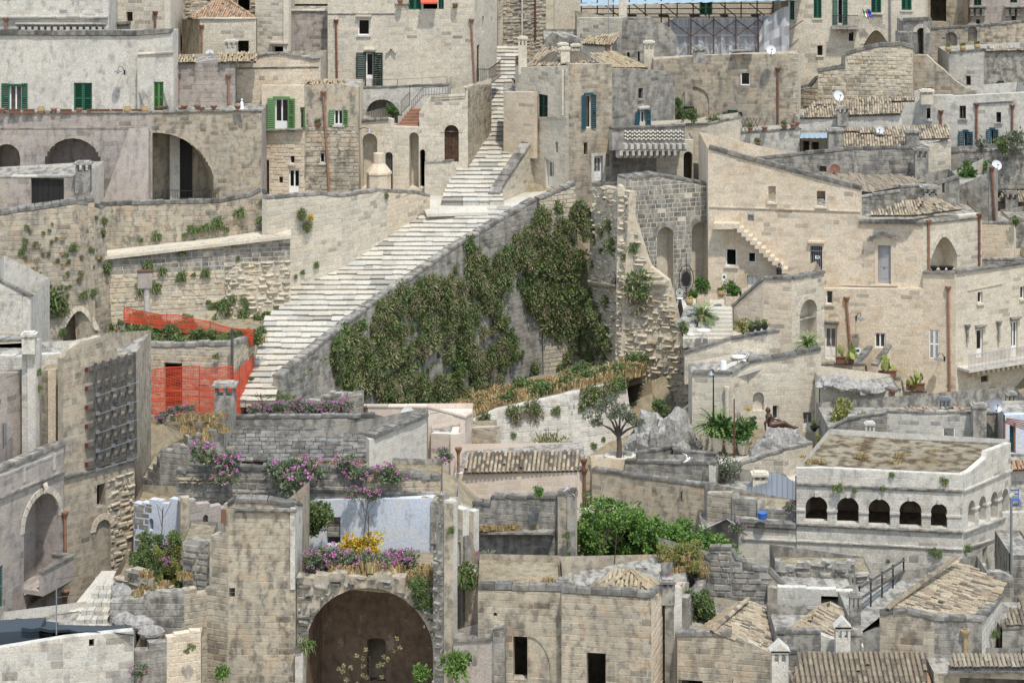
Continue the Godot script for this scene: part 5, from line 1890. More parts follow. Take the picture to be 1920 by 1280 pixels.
	for k in 2:
		var fl := thing("flag",["red white and green flag on a slanting staff above the archway","blue flag beside the tricolour on the palace balcony"][k],"flag",t0.w(1611 + k * 4,40,0.3))
		fl.scale = Vector3.ONE * 0.6
		var stf := MB.new()
		stf.stick(Vector3.ZERO, Vector3(0.35 + k * 0.3, 1.9, 0.9), 0.04)
		part("staff", stf, M.zinc, fl)
		for s in (3 if k == 0 else 1):
			var mb := MB.new()
			var cl:Color = [Color(0.05,0.3,0.1),Color(0.8,0.8,0.78),Color(0.6,0.04,0.05)][s] if k == 0 else Color(0.03,0.08,0.35)
			var w := 0.22 if k == 0 else 0.5
			for j in 5:
				var a0 := Vector3(0.3 + k * 0.32 + s * w + 0.06 * j,1.9 - j * 0.24 - s * 0.1,0.85+0.08 * sin(j * 1.7 + s))
				var a1 := Vector3(0.3 + k * 0.32 + s * w + 0.06 * (j + 1),1.9 - (j + 1) * 0.24 - s * 0.1,0.85+0.08 * sin((j + 1) * 1.7 + s))
				mb.quad(a1,a1 + Vector3(w,-0.1,0.05),a0 + Vector3(w,-0.1,0.05),a0,cl)
			part("stripe" if k == 0 else "cloth", mb, M.cloth, fl)
	var gy := house("gateway","small grey gatehouse with a tall narrow archway above the stepped ramp","gateway",
		[[1694,192,40],[1742,191,38],[1746,194,40]],130,3,"grey1",{"op":[[0,"na",1720,52,1737,102,{"d":1.2,"archstones":"cream"}]],"cope":["dark",0.25,0.12,0.7],"blk":[{"seg":0,"k":50,"p":0.02,"dark":0.15}]})
	house("gate_pier","square grey pier beside the gatehouse","pier",[[1684,190,60],[1709,189.5,60]],125,1.2,"grey",{"blk":[{"seg":0,"k":20,"p":0.02,"dark":0.2}]})
	house("shadow_house","brown shadowed house front far up behind the gatehouse","house",[[1734,210,-60],[1820,209,-60]],80,6,"ruin2",{"mats":["ruin1"],"op":[[0,"h",1745,-10,1775,40]],"blk":[{"seg":0,"k":20,"p":0.01}]})
	var ub := house("bracketed_house","grey beige house with bracketed balconies at the far top corner","house",[[1815,207,-60],[1940,206,-60]],80,6,"ruin",{"mats":["mauve2"],"op":[[0,"s",1827,-40,1841,10,{"c":"darkgreen","d":0.2}],[0,"s",1895,-40,1908,5,{"c":"darkgreen","d":0.2}],[0,"w",1831,36,1838,46,{"sash":1,"c":"oldwood"}],[0,"w",1897,18,1906,38,{"sash":1,"c":"oldwood"}]],"blk":[{"seg":0,"k":30,"p":0.01,"dark":0.06}]})
	for u in [[1818, 1850], [1884, 1940]]:
		band(ub[0], u[0], 12, u[1], 12, 0.2, 0.9, "grey", "balcony")
		for i in 3:
			var mb := MB.new()
			mb.bx(Vector3(-0.15, -0.6, 0), Vector3(0.15, 0, 0.6))
			part("bracket",mb,M.grey,ub[0].root,ub[0].xf() * Transform3D(Basis(),ub[0].lp(u[0] + 5 + i * 11,15,0)))
	pipe(ub[0], 1800 + 18, 0, 50, "brownclay")
	var nw := house("niched_wall","long crumbling wall with blind arches below the far houses","wall",
		[[1742,198,56],[1840,197,50],[1940,197,40]],120,1.5,"ruin",{"mats":["ruin2","ruin"],"cope":["dark",0.18,0.08,0.8],"op":[[0,"na",1774,60,1795,98,{"d":0.4,"archstones":"grey"}],[0,"na",1816,49,1833,94,{"d":0.35,"archstones":"grey"}]],"blk":[{"seg":0,"k":90,"p":0.03,"dark":0.12},{"seg":1,"k":100,"p":0.03,"dark":0.1}]})
	# the ramp wall of rubble, falling to the left
	var rw := house("ramp_wall","huge rubble wall rising in humps to the gatehouse","wall",
		[[1498,186,165],[1534,185,146],[1712,184,92],[1716,187,92]],215,3,"ruin",{"mats":["ruin2","rubble","ruin2"],"prof":{0:[[1498,168],[1520,164],[1534,147]],1:[[1534,135],[1586,128],[1587,104],[1610,97],[1650,88],[1690,86],[1712,92]]},
		"cope":["dark",0.3,0.08,0.6],"blk":[{"seg":0,"k":30,"p":0.04,"rough":0.05},{"seg":1,"k":300,"p":0.03,"rough":0.045,"bl":0.55,"bh":0.3,"dark":0.1}]})
	var ss := house("stepped_ramp","masonry flank of an outdoor stair, its steps falling to the right","stairs",
		[[1710,186,102],[1830,184,168]],200,1.2,"ruin1",{"drop":0.0,"prof":{0:[[1710,103],[1738,103],[1738,110],[1746,110],[1746,117],[1752,117],[1752,123],[1760,123],[1760,130],[1769,130],[1769,138],[1777,138],[1777,145],[1785,145],[1785,152],[1793,152],[1793,158],[1802,158],[1802,165],[1812,165],[1812,169],[1830,169]]},"op":[[0,"w",1738,164,1750,178,{"c":"wood","sash":1}]],"blk":[{"seg":0,"k":110,"p":0.02,"dark":0.05}]})
	var wh := house("white_terrace_house","whitewashed terrace house with peeling blue white plaster","house",
		[[1780,190,100],[1845,189,95],[1940,189,92]],190,5,"white2",{"mats":["white1","grey2"],"op":[[0,"w",1812,142,1821,160,{"c":"oldwood","sash":1}],[1,"o",1874,155,1880,176,{"c":"darkgreen","lw":0.3}]],"cope":["grey",0.14,0.06,0.8],"blk":[{"seg":0,"k":60,"p":0.012,"dark":0.02},{"seg":1,"k":60,"p":0.012,"dark":0.03}]})
	tiles(wh[0].root,P(1850,96,188.8),P(1940,94,188.8),P(1940,89,191),P(1850,90,191),"",60)
	var wp := house("pale_stained_house","pale blue grey stained house with dark green shutters behind oleanders","house",
		[[1690,180,178],[1940,178,172]],330,6,"white1",{"prof":{0:[[1690,192],[1720,192],[1730,179],[1786,178],[1788,180],[1940,172]]},"op":[[0,"w",1800,198,1812,223,{"c":"oldwood","sash":2,"sill":"grey"}],[0,"w",1869,210,1878,230,{"c":"oldwood","sash":1,"sill":"grey"}],[0,"o",1809,247,1814,284,{"c":"teal","lw":0.45}],[0,"o",1859,243,1864,270,{"c":"teal","lw":0.35}],[0,"w",1737,202,1746,224,{"sash":1,"sill":"white"}]],"blk":[{"seg":0,"k":80,"p":0.01,"dark":0.02,"skip":0.2}]})
	pipe(wp[0], 1832, 202, 270, "brownclay")
	pipe(wp[0], 1899, 205, 258, "brownclay")
	pipe(wp[0], 1765, 215, 235, "brownclay")
	band(wp[0], 1826, 194, 1900, 190, 0.12, 0.12, "grey")
	var ta := house("long_tiled_house","long low house with weathered tiles beneath the rubble ramp wall","house",
		[[1498,177,222],[1692,176,216]],260,5,"white2",{"mats":["white"],"blk":[{"seg":0,"k":60,"p":0.012,"dark":0.04}]})
	tiles(ta[0].root,P(1500,221,176.8),P(1572,220,176.6),P(1590,193,181),P(1526,193,181),"",160,0.03)
	tiles(ta[0].root,P(1588,216,176.4),P(1690,213,175.8),P(1698,192,180.5),P(1590,193,181),"",140,0.03)
	tiles(ta[0].root,P(1598,192,180.4),P(1716,189,180),P(1716,182,183),P(1606,184,183),"",80,0.03)
	tiles(ta[0].root,P(1750,188,180),P(1786,188,180),P(1786,180,182.5),P(1752,180,182.5),"",40,0.03)
	chimney(ta[0].root, 1580, 199, 222, 0.8, 176.2, "grey", true)
	chimney(ta[0].root, 1738, 167, 182, 0.9, 179, "cream", true)
	var tc := house("twin_tiled_house","house with two broad roofs of rounded tiles and ridge stubs, behind the grey wall","house",
		[[1562,171,276],[1722,170.4,276],[1784,171.5,262]],330,5,"grey",{"mats":["grey1","cream"],"blk":[{"seg":1,"k":30,"p":0.02}]})
	tiles(tc[0].root,P(1572,275,170.6),P(1712,275,170),P(1710,245,175),P(1572,246,175),"",300,0.015)
	tiles(tc[0].root,P(1722,261,171),P(1780,259,171),P(1780,236,176.5),P(1572,241,176.5),"",220,0.015)
	chimney(tc[0].root, 1711, 243, 282, 0.9, 169.9, "grey", false)
	chimney(tc[0].root, 1566, 240, 278, 1.0, 170.5, "grey", false)
	var st := house("sheet_roof_shed","small shed with a bluish sheet roof beside the twin tiled house","shed",[[1500,174,256],[1562,173,256]],320,3,"ruin",{"op":[[0,"h",1505,264,1518,286],[0,"h",1522,266,1536,286]]})
	var rb2 := MB.new()
	for i in 12:
		rb2.quad(P(1500 + i * 5,259,172) - st[0].root.position,P(1505 + i * 5,259,172) - st[0].root.position + Vector3(0,0.05 * (i % 2),0),P(1507 + i * 4.2,249,175) - st[0].root.position + Vector3(0,0.05 * (i % 2),0),P(1503 + i * 4.2,249,175) - st[0].root.position,Color.WHITE)
	part("sheet_roof", rb2, M.bluemetal, st[0].root)
	var lg := house("long_grey_wall","long grey block wall crossing below the twin tiled house","wall",
		[[1418,166,300],[1602,165,281],[1742,166,279]],345,2,"grey",{"mats":["grey1","grey"],"cope":["dark",0.2,0.05,0.7],"op":[[0,"h",1537,311,1550,322]],"blk":[{"seg":0,"k":160,"p":0.03,"dark":0.12},{"seg":1,"k":140,"p":0.03,"dark":0.18}]})
	chimney(lg[0].root, 1727, 277, 330, 0.85, 164.8, "grey", true)
	var gr := house("grey_garden_terraces","stepped grey garden walls with pots below the pale stained house","wall",
		[[1738,173,296],[1800,172,286],[1940,172,280]],350,4,"grey",{"mats":["mauve1","grey1"],"cope":["grey",0.15,0.05,0.8],"drop":0.3,"op":[[1,"w",1818,297,1836,310,{"c":"greypaint","sash":1}]],"blk":[{"seg":0,"k":40,"p":0.02},{"seg":1,"k":70,"p":0.02}]})

# ---- the big tawny houses on the right
func right_houses() -> void:
	# the double arched wall behind the bastion
	var d := wall("double_arch_wall","grey checkered wall with two tall blind arches, stepped along its top","wall",
		[[1172,157.4,338],[1338,159.4,352]],560,"grey",{"th":1.4,"cope":["dark",0.16,0.04,0.5],"mats":["cream1"],"prof":{0:[[1172,337],[1235,331],[1235,337],[1262,336],[1262,341],[1309,345],[1309,350],[1338,351]]},
		"op":[[0,"na",1232,425,1263,548,{"d":1.0,"archstones":"grey"}],[0,"na",1297,416,1329,552,{"d":1.0,"archstones":"grey"}]],
		"blk":[{"seg":0,"k":300,"p":0.03,"dark":0.14,"bl":0.5,"bh":0.3,"mat":"grey2"}]})
	lib["double_arch"] = d
	var h := house("slanted_house","huge tawny house with a slanting roof edge, broken windows and an outside stair","house",
		[[1328,158,278],[1616,156.4,356],[1732,155.5,412],[1842,158.6,400]],600,8,"ochre",{"mats":["ochre","ochre1","cream1"],"drop":0.2,
		"prof":{0:[[1328,279],[1400,300],[1470,318],[1560,342],[1616,357]],1:[[1616,413],[1732,413]],2:[[1732,412],[1745,408],[1842,400]]},
		"op":[[0,"h",1441,349,1455,379,{"sill":"ochre"}],[0,"h",1532,358,1548,387,{"sill":"ochre"}],[0,"h",1402,398,1414,414],[0,"w",1361,466,1382,499,{"sash":1,"sill":"cream"}],[0,"w",1403,473,1418,493,{"sash":1}],[0,"b",1520,461,1542,514,{"hood":"ochre"}],
			[1,"d",1647,460,1671,532,{"c":"greypaint","planks":1,"surround":"ochre"}],[2,"np",1745,443,1795,508,{"d":1.3,"archstones":"cream"}],[0,"d",1401,516,1420,545,{"c":"whitepaint","planks":2}]],
		"blk":[{"seg":0,"k":300,"p":0.008,"dark":0.005,"skip":0.3},{"seg":1,"k":120,"p":0.008,"dark":0.005,"skip":0.35},{"seg":2,"k":100,"p":0.012,"dark":0.02}]})
	var f: Fc = h[0]
	coping(f, M.dark, 0.25, 0.1, 0.6)
	band(f, 1330, 388, 1614, 397, 0.14, 0.08, "ochre", "string_course")
	band(h[1], 1612, 414, 1734, 416, 0.3, 0.22, "grey")
	band(h[2], 1732, 418, 1842, 406, 0.2, 0.12, "grey")
	band(h[1], 1545, 533, 1732, 540, 0.12, 0.1, "ochre", "string_course")
	# curved pediment over the tall grey door
	var pd := MB.new()
	for i in 12:
		var u := 1631.0 + i * 4.5
		var bump := [0, 0, 0, 3, 6, 8, 8, 6, 3, 0, 0, 0]
		var a: Vector3 = h[1].lp(u, 444 - bump[i], 0)
		var b: Vector3 = h[1].lp(u + 4.5, 444 - bump[mini(i + 1, 11)], 0)
		pd.stick(a + Vector3(0,0,0.12),b + Vector3(0,0,0.12),0.16,Color.WHITE,0.3)
	part("pediment", pd, M.grey, h[1].root, h[1].xf())
	band(h[1], 1634, 535, 1684, 535, 0.16, 0.25, "ochre", "balcony_sill")
	pipe(h[2], 1740, 422, 506, "terracotta")
	pipe(h[2], 1835, 410, 502, "brownclay")
	var dk := MB.new()
	dk.bx(h[2].lp(1756, 506, -1.28), h[2].lp(1766, 470, -1.2))
	part("dark_door", dk, M.blackpaint, h[2].root, h[2].xf())
	# outside stair on the front
	for i in 12:
		var mb := MB.new()
		var p: Vector3 = f.lp(1376 + i * 8.2, 415 + i * 7.6, 0)
		mb.bx(p + Vector3(0, -0.3, 0.002), p + Vector3(0.42, 0, 0.9))
		part("stair_step", mb, M.ochre1, f.root, f.xf())
	var sk := MB.new()
	sk.quad(f.lp(1340,425,0.88),f.lp(1376,425,0.88),f.lp(1376,415,0.88),f.lp(1340,415,0.88),Color.WHITE)
	sk.quad(f.lp(1340,415,0.88),f.lp(1376,415,0.88),f.lp(1376,415,0),f.lp(1340,415,0),Color.WHITE)
	sk.bx(f.lp(1340, 424, 0.0), f.lp(1377, 415.5, 0.86))
	part("stair_landing", sk, M.ochre1, f.root, f.xf())
	tiles(f.root,P(1628,404,155),P(1712,404,155),P(1735,374,159),P(1700,378,159),"",160,0.03)
	tiles(f.root,P(1712,404,155),P(1804,392,157),P(1752,374,160),P(1702,376,159),"",160,0.03)
	tile_row(f.root, P(1712, 403, 155), P(1704, 376, 159), "grey")
	var pb := house("parapet_roof_house","grey parapets and slotted chimney behind the tiled hip roof","house",
		[[1612,160,372],[1690,160,360],[1800,161,332]],420,4,"grey",{"mats":["grey1","grey"],"cope":["grey",0.15,0.05,0.9],"prof":{1:[[1690,352],[1755,348],[1800,334]]},"op":[[1,"h",1766,343,1772,362]],"blk":[{"seg":0,"k":40,"p":0.02,"dark":0.1},{"seg":1,"k":60,"p":0.02,"dark":0.1}]})
	chimney(pb[0].root, 1742, 347, 372, 1.0, 159.2, "grey")
	var tr := house("ruined_tiled_house","tiled roofs of pale tiles showing behind the slanting roof edge","house",[[1560,163,352],[1740,163,352]],420,6,"grey1",{})
	tiles(tr[0].root,P(1545,350,159.5),P(1640,362,161),P(1612,328,165),P(1535,329,165),"grey",220,0.03)
	tiles(tr[0].root,P(1640,360,161),P(1736,341,163),P(1690,330,166),P(1614,328,165),"grey",180,0.03)
	tile_row(tr[0].root, P(1640, 360, 161), P(1613, 328, 165), "grey")
	var sw := house("steep_grey_wing","tall grey wing with a leaning drain pipe at the edge of the town","house",
		[[1796,164,350],[1866,163,318],[1872,166,318]],470,5,"white2",{"mats":["grey2","grey"],"blk":[{"seg":0,"k":90,"p":0.012,"dark":0.05}]})
	pipe(sw[0], 1861, 322, 415, "brownclay", 1868)
	pipe(sw[0], 1797, 366, 400, "brownclay")
	var fr := house("far_grey_house","grey far houses with a pale tiled roof and an iron hooded chimney","house",
		[[1862,172,372],[1940,171,372]],470,6,"grey1",{"mats":["grey2"],"blk":[{"seg":0,"k":40,"p":0.012}]})
	tiles(fr[0].root,P(1872,378,170.6),P(1940,379,170.6),P(1940,350,176),P(1884,352,176),"grey",140,0.03)
	chimney(fr[0].root, 1896, 358, 384, 0.9, 170.4, "dark")
	var bh := house("buff_block_house","plain buff block wall with a balustraded top at the far edge","house",
		[[1838,162,420],[1902,161.5,420],[1906,164,420]],520,5,"cream",{"mats":["ochre2","cream"],"cope":["grey",0.14,0.04,0.5],"blk":[{"seg":0,"k":120,"p":0.02,"dark":0.02}]})
	house("edge_house","grey house corner overgrown at the far edge of the town","house",[[1898,166,412],[1945,166,405]],520,4,"grey",{"blk":[{"seg":0,"k":20,"p":0.02,"dark":0.1}]})
	house("roof_terrace_strip","strip of terrace wall behind the pot ledge at the far edge","wall",[[1838,160,487],[1945,160,490]],540,3,"grey2",{"cope":["grey",0.12,0.04,0.7],"blk":[{"seg":0,"k":30,"p":0.02}]})
	# the lower house with the corner pipe and balcony
	var l := house("balcony_house","tawny house with a roof terrace, a corner pipe and a long bracketed balcony","house",
		[[1543,156.2,540],[1731,155.2,513],[1793,154.5,513],[1945,158,492]],800,5,"ochre",{"mats":["ochre1","ochre","cream1"],"drop":0.02,
		"prof":{0:[[1543,541],[1731,541]],1:[[1731,513],[1793,513]]},
		"op":[[0,"d",1547,610,1570,676,{"c":"whitepaint","glazed":true,"planks":2,"hood":"grey"}],[0,"w",1641,624,1661,652,{"curtain":true,"d":0.25}],[1,"s",1743,618,1762,673,{"c":"whitepaint","d":0.25}],[0,"w",1550,545,1562,570,{"sill":"white","sash":1}],
			[2,"w",1834,547,1843,568,{"sill":"cream","sash":1}],[2,"w",1914,537,1922,560,{"sill":"cream","sash":1}],[2,"w",1832,618,1844,670,{"hood":"grey","low":0.3}],[2,"w",1897,603,1909,668,{"hood":"grey","low":0.3}],[2,"w",1840,704,1854,716,{"c":"oldwood","sash":1}],[2,"w",1839,734,1855,752,{"sill":"white"}]],
		"blk":[{"seg":0,"k":150,"p":0.008,"dark":0.01,"skip":0.35},{"seg":1,"k":60,"p":0.008,"dark":0.01,"skip":0.3},{"seg":2,"k":120,"p":0.008,"dark":0.01,"skip":0.3}]})
	coping(l[1], M.dark, 0.14, 0.14, 0.8)
	coping(l[2], M.dark, 0.16, 0.14, 0.8)
	var lf: Fc = l[2]
	pipe(l[1], 1779, 546, 768, "terracotta", 1783)
	pipe(l[0], 1588, 566, 660, "terracotta", 1596)
	band(l[2], 1815, 545, 1880, 532, 0.12, 0.06, "cream", "string_course")
	for u in [1813, 1872]:
		pipe(l[2], u, 618 - (u - 1813) * 0.12, 640, "grey")
	var bb := MB.new()
	bb.bx(lf.lp(1795,692,0),Vector3(lf.lp(1945,660,0).x,lf.lp(1795,687,0).y,1.15))
	var bal := part("balcony", bb, M.white, lf.root, lf.xf())
	var y0: float = lf.lp(1795, 687, 0).y
	for i in 46:
		var mb := MB.new()
		var x: float = lf.lp(1796, 690, 0).x + i * 0.115
		mb.stick(Vector3(x, y0, 1.1), Vector3(x, y0 + 0.95, 1.1), 0.022)
		part("baluster", mb, M.greypaint, bal)
	var rl := MB.new()
	rl.stick(Vector3(lf.lp(1796,690,0).x,y0+0.95,1.1),Vector3(lf.lp(1945,660,0).x,y0+0.95,1.1),0.05)
	part("balcony_rail", rl, M.greypaint, bal)
	for i in 11:
		var mb := MB.new()
		var x: float = lf.lp(1815, 690, 0).x + i * 0.42
		mb.bx(Vector3(x, y0 - 0.42, 0), Vector3(x + 0.2, y0 - 0.17, 0.95))
		mb.bx(Vector3(x + 0.001,y0-0.62,0),Vector3(x + 0.199,y0-0.41,0.5))
		part("bracket", mb, M.cream, bal)
	wall_lamp(l[0],1606,596,1.0,"small iron lamp bracket beside the slanting clay pipe")
	wall_lamp(l[1],1772,672,-1.0,"small iron lamp beside the white closed shutters")
	# the bulging terrace in front with the arched niche
	var t := house("niche_terrace","terrace front with a tall arched niche and a worn coping, where the man walks","terrace",
		[[1376,152.5,575],[1432,150.8,524],[1486,150.4,524],[1546,152.5,513]],690,4,"ochre2",{"mats":["ochre2","ochre2","cream"],"drop":0.5,"cope":["dark",0.18,0.1,0.6],
		"prof":{0:[[1376,576],[1418,537],[1432,526]]},"op":[[2,"na",1500,561,1532,640,{"d":0.7,"archstones":"cream"}]],"blk":[{"seg":0,"k":40,"p":0.02},{"seg":1,"k":60,"p":0.02,"dark":0.03},{"seg":2,"k":60,"p":0.02,"dark":0.03}]})
	var nw := MB.new()
	nw.bx(t[2].lp(1507, 614, -0.69), t[2].lp(1515, 599, -0.64))
	part("niche_window", nw, M.whitepaint, t[2].root, t[2].xf())
	# three garden terraces below
	sheet("courtyard","paved courtyard before the double arches",[[1294,660,150],[1462,640,150],[1462,590,153],[1340,556,158.5],[1278,560,157]],"paving")
	var g1 := house("pot_wall","plain tufa block terrace wall with potted plants on it","wall",[[1284,147.6,664],[1372,147,638],[1463,147.4,622]],720,0.5,"cream",{"mats":["cream","cream1"],"drop":0.0,"prof":{0:[[1284,664],[1284,650],[1372,636]]},"cope":["dark",0.14,0.08,0.8],"blk":[{"seg":0,"k":60,"p":0.012,"dark":0.01},{"seg":1,"k":60,"p":0.012,"dark":0.01}]})
	sheet("lower_terrace","small paved terrace below the pot wall",[[1296,706,143.6],[1372,704,143.2],[1462,676,145],[1470,662,147],[1296,690,146.8]],"paving")
	var g2 := house("tufa_house","low tufa house front with recessed doors and an arched niche under the lower terrace","house",
		[[1298,143.4,702],[1371,143,702],[1404,144.2,682],[1540,145,656]],850,3,"cream1",{"mats":["cream","cream2","cream1"],"drop":0.05,"cope":["dark",0.16,0.1,0.8],
		"op":[[2,"na",1412,735,1433,770,{"d":0.3}],[2,"w",1449,760,1460,786,{"curtain":true,"d":0.3}],[2,"d",1506,772,1527,808,{"c":"whitepaint","glazed":true,"planks":2}]],"blk":[{"seg":0,"k":60,"p":0.012,"dark":0.01},{"seg":1,"k":40,"p":0.012,"dark":0.01},{"seg":2,"k":200,"p":0.015,"dark":0.02}]})
	var cl := MB.new()
	var c0: Vector3 = g2[0].lp(1364, 795, 0.25)
	cl.tube([c0, c0 + UP * 2.0, c0 + UP * 2.3], [0.13, 0.13, 0.2], 8)
	part("clay_column", cl, M.cream1, g2[0].root, g2[0].xf())
	var g3 := house("rock_topped_house","tufa house front with dark drips under an overhanging rock ledge","house",
		[[1538,142.5,714],[1685,142.5,732],[1690,145,732]],850,4,"cream1",{"mats":["cream2","cream"],"op":[[0,"w",1574,748,1587,766,{"sash":1,"sill":"cream"}]],"blk":[{"seg":0,"k":130,"p":0.012,"dark":0.05}],"cope":["dark",0.1,0.05,0.9]})
	pipe(g3[0], 1674, 740, 772, "terracotta")
	for i in 7:
		var mb := rock_mb(Vector3(rf(0.7,1.1),rf(0.28,0.4),rf(0.4,0.6)),14,0.6,40 + i)
		part("rock_ledge",mb,M.rock,g3[0].root,Transform3D(Basis(UP,rf(0,3)),g3[0].w(1546 + i * 16,716 + i * 2.2,0.1) - g3[0].root.position))
	house("stepped_planter_wall","low step walls that carry the planters of prickly pear","wall",[[1536,150,684],[1622,149.8,684],[1626,149.8,712],[1690,149.4,712],[1694,149.4,736],[1740,149,736]],790,2.5,"ochre1",{"drop":0.0,"cope":["dark",0.1,0.05,0.9],"mats":["ochre1","ochre1","ochre1","ochre1","ochre1"],"blk":[{"k":25,"p":0.015}]})
	for i in 2:
		var u := 1612.0 + i * 36
		var sp := wall("sloping_stair_cheek",["dark capped sloping stair cheek beside the white glazed door","dark capped sloping stair cheek under the curtained window"][i],"stair wall",[[u - 4,150.6,684 + i * 3],[u + 24,153.5,652 - i * 2]],700,"ochre",{"th":0.3,"cope":["dark",0.14,0.06,0.8]})
	# low walls at the right edge
	var e := house("tile_debris_house","low grey house with broken tiles heaped along its flat top","house",
		[[1556,136,792],[1664,135,774],[1824,134.5,776],[1945,136,774]],850,6,"grey",{"mats":["grey1","white2","grey2"],"drop":0.25,"prof":{0:[[1556,806],[1590,788],[1664,776]]},"cope":["grey",0.12,0.05,0.7],"op":[[1,"w",1768,801,1792,830,{"sash":1,"d":0.15}]],"blk":[{"seg":0,"k":60,"p":0.03,"dark":0.15},{"seg":1,"k":110,"p":0.015,"dark":0.06},{"seg":2,"k":60,"p":0.015,"dark":0.06}]})
	var er: Node3D = e[0].root
	for i in 90:
		var u := rf(1690, 1835)
		put("loose_tile",tile_mesh(rng.randi() % 10,["yellow","orange","","grey"][i % 4]),er,Transform3D(Basis.from_euler(Vector3(rf(-0.5,0.5),rf(0,TAU),rf(-0.5,0.5))),P(u,772 + rf(-6,0),137 + rf(0,2)) - er.position))
	chimney(er, 1773, 744, 772, 0.5, 138, "zinc", true)
	chimney(er, 1836, 756, 800, 0.75, 133.9, "grey", false)
	chimney(er, 1896, 734, 780, 0.55, 138, "grey", true)
	chimney(er, 1631, 790, 822, 0.5, 134, "white", true)
	house("pergola_yard","bluish plastered yard with a red framed pergola","yard",[[1885,133,778],[1945,133,776]],860,3,"white2",{"op":[[0,"d",1894,797,1905,850,{"c":"teal","planks":3}]],"mats":["blue1"]})
	var pg := thing("pergola","purple red pergola of slanting bars over the bluish yard","pergola",P(1890,850,131.8))
	for i in 5:
		var mb := MB.new()
		mb.stick(P(1884 + i * 1,792 - i * 2,131.8) - pg.position,P(1925,806 - i * 4,131.5) - pg.position,0.06)
		part("bar", mb, M.brownclay, pg)
	for u in [1884, 1903]:
		var mb := MB.new()
		mb.stick(P(u,848,131.8) - pg.position,P(u,792,131.8) - pg.position,0.1)
		part("post", mb, M.brownclay, pg)

func mesh_fence(called:String,label:String,a:Vector3,b:Vector3,h0:float,h1:float,h0b := 0.0,sag := 0.08) -> void:
	# plastic safety netting: many thin strands between posts
	var o := thing(called, label, "safety fence", a)
	var l := (b - a).length()
	var n := maxi(2, int(l / 0.5))
	var rows := int(maxf(h0, h1) / 0.075)
	var out := (b - a).cross(UP).normalized()
	for r in rows + 1:
		var t := float(r) / rows
		var mb := MB.new()
		var w := 0.075 if r in [0,rows,rows / 2,rows / 3] else rf(0.03,0.052)
		for i in n:
			var p := func(j: int):
				var s := float(j) / n
				return (b - a) * s + UP * (h0b * (1.0 - s) + t * lerpf(h0,h1,s) - sag * sin(s * PI * 3.0) * t + 0.03 * sin(s * 23.0 + r * 0.4)) + out * 0.05 * sin(j * 1.9 + r * 0.3)
			var q0: Vector3 = p.call(i)
			var q1: Vector3 = p.call(i + 1)
			mb.quad(q0, q1, q1 + UP * w, q0 + UP * w, Color.WHITE * rf(0.85, 1.1))
		part("strand", mb, M.orange, o)
	for i in int(l / 0.14):
		var s := (i + 0.5) * 0.14 / l
		var mb := MB.new()
		var q := (b - a) * s + UP * h0b * (1.0 - s)
		mb.stick(q + out * 0.02,q + UP * lerpf(h0,h1,s) + out * 0.02,0.016,Color.WHITE,0.004)
		part("strand", mb, M.orange, o)
	for i in 4:
		var s := i / 3.0
		var mb := MB.new()
		mb.stick((b - a) * s - UP * 0.4 - out * 0.06,(b - a) * s + UP * (lerpf(h0,h1,s) + 0.12) - out * 0.06,0.045)
		part("stake", mb, M.rustiron, o)

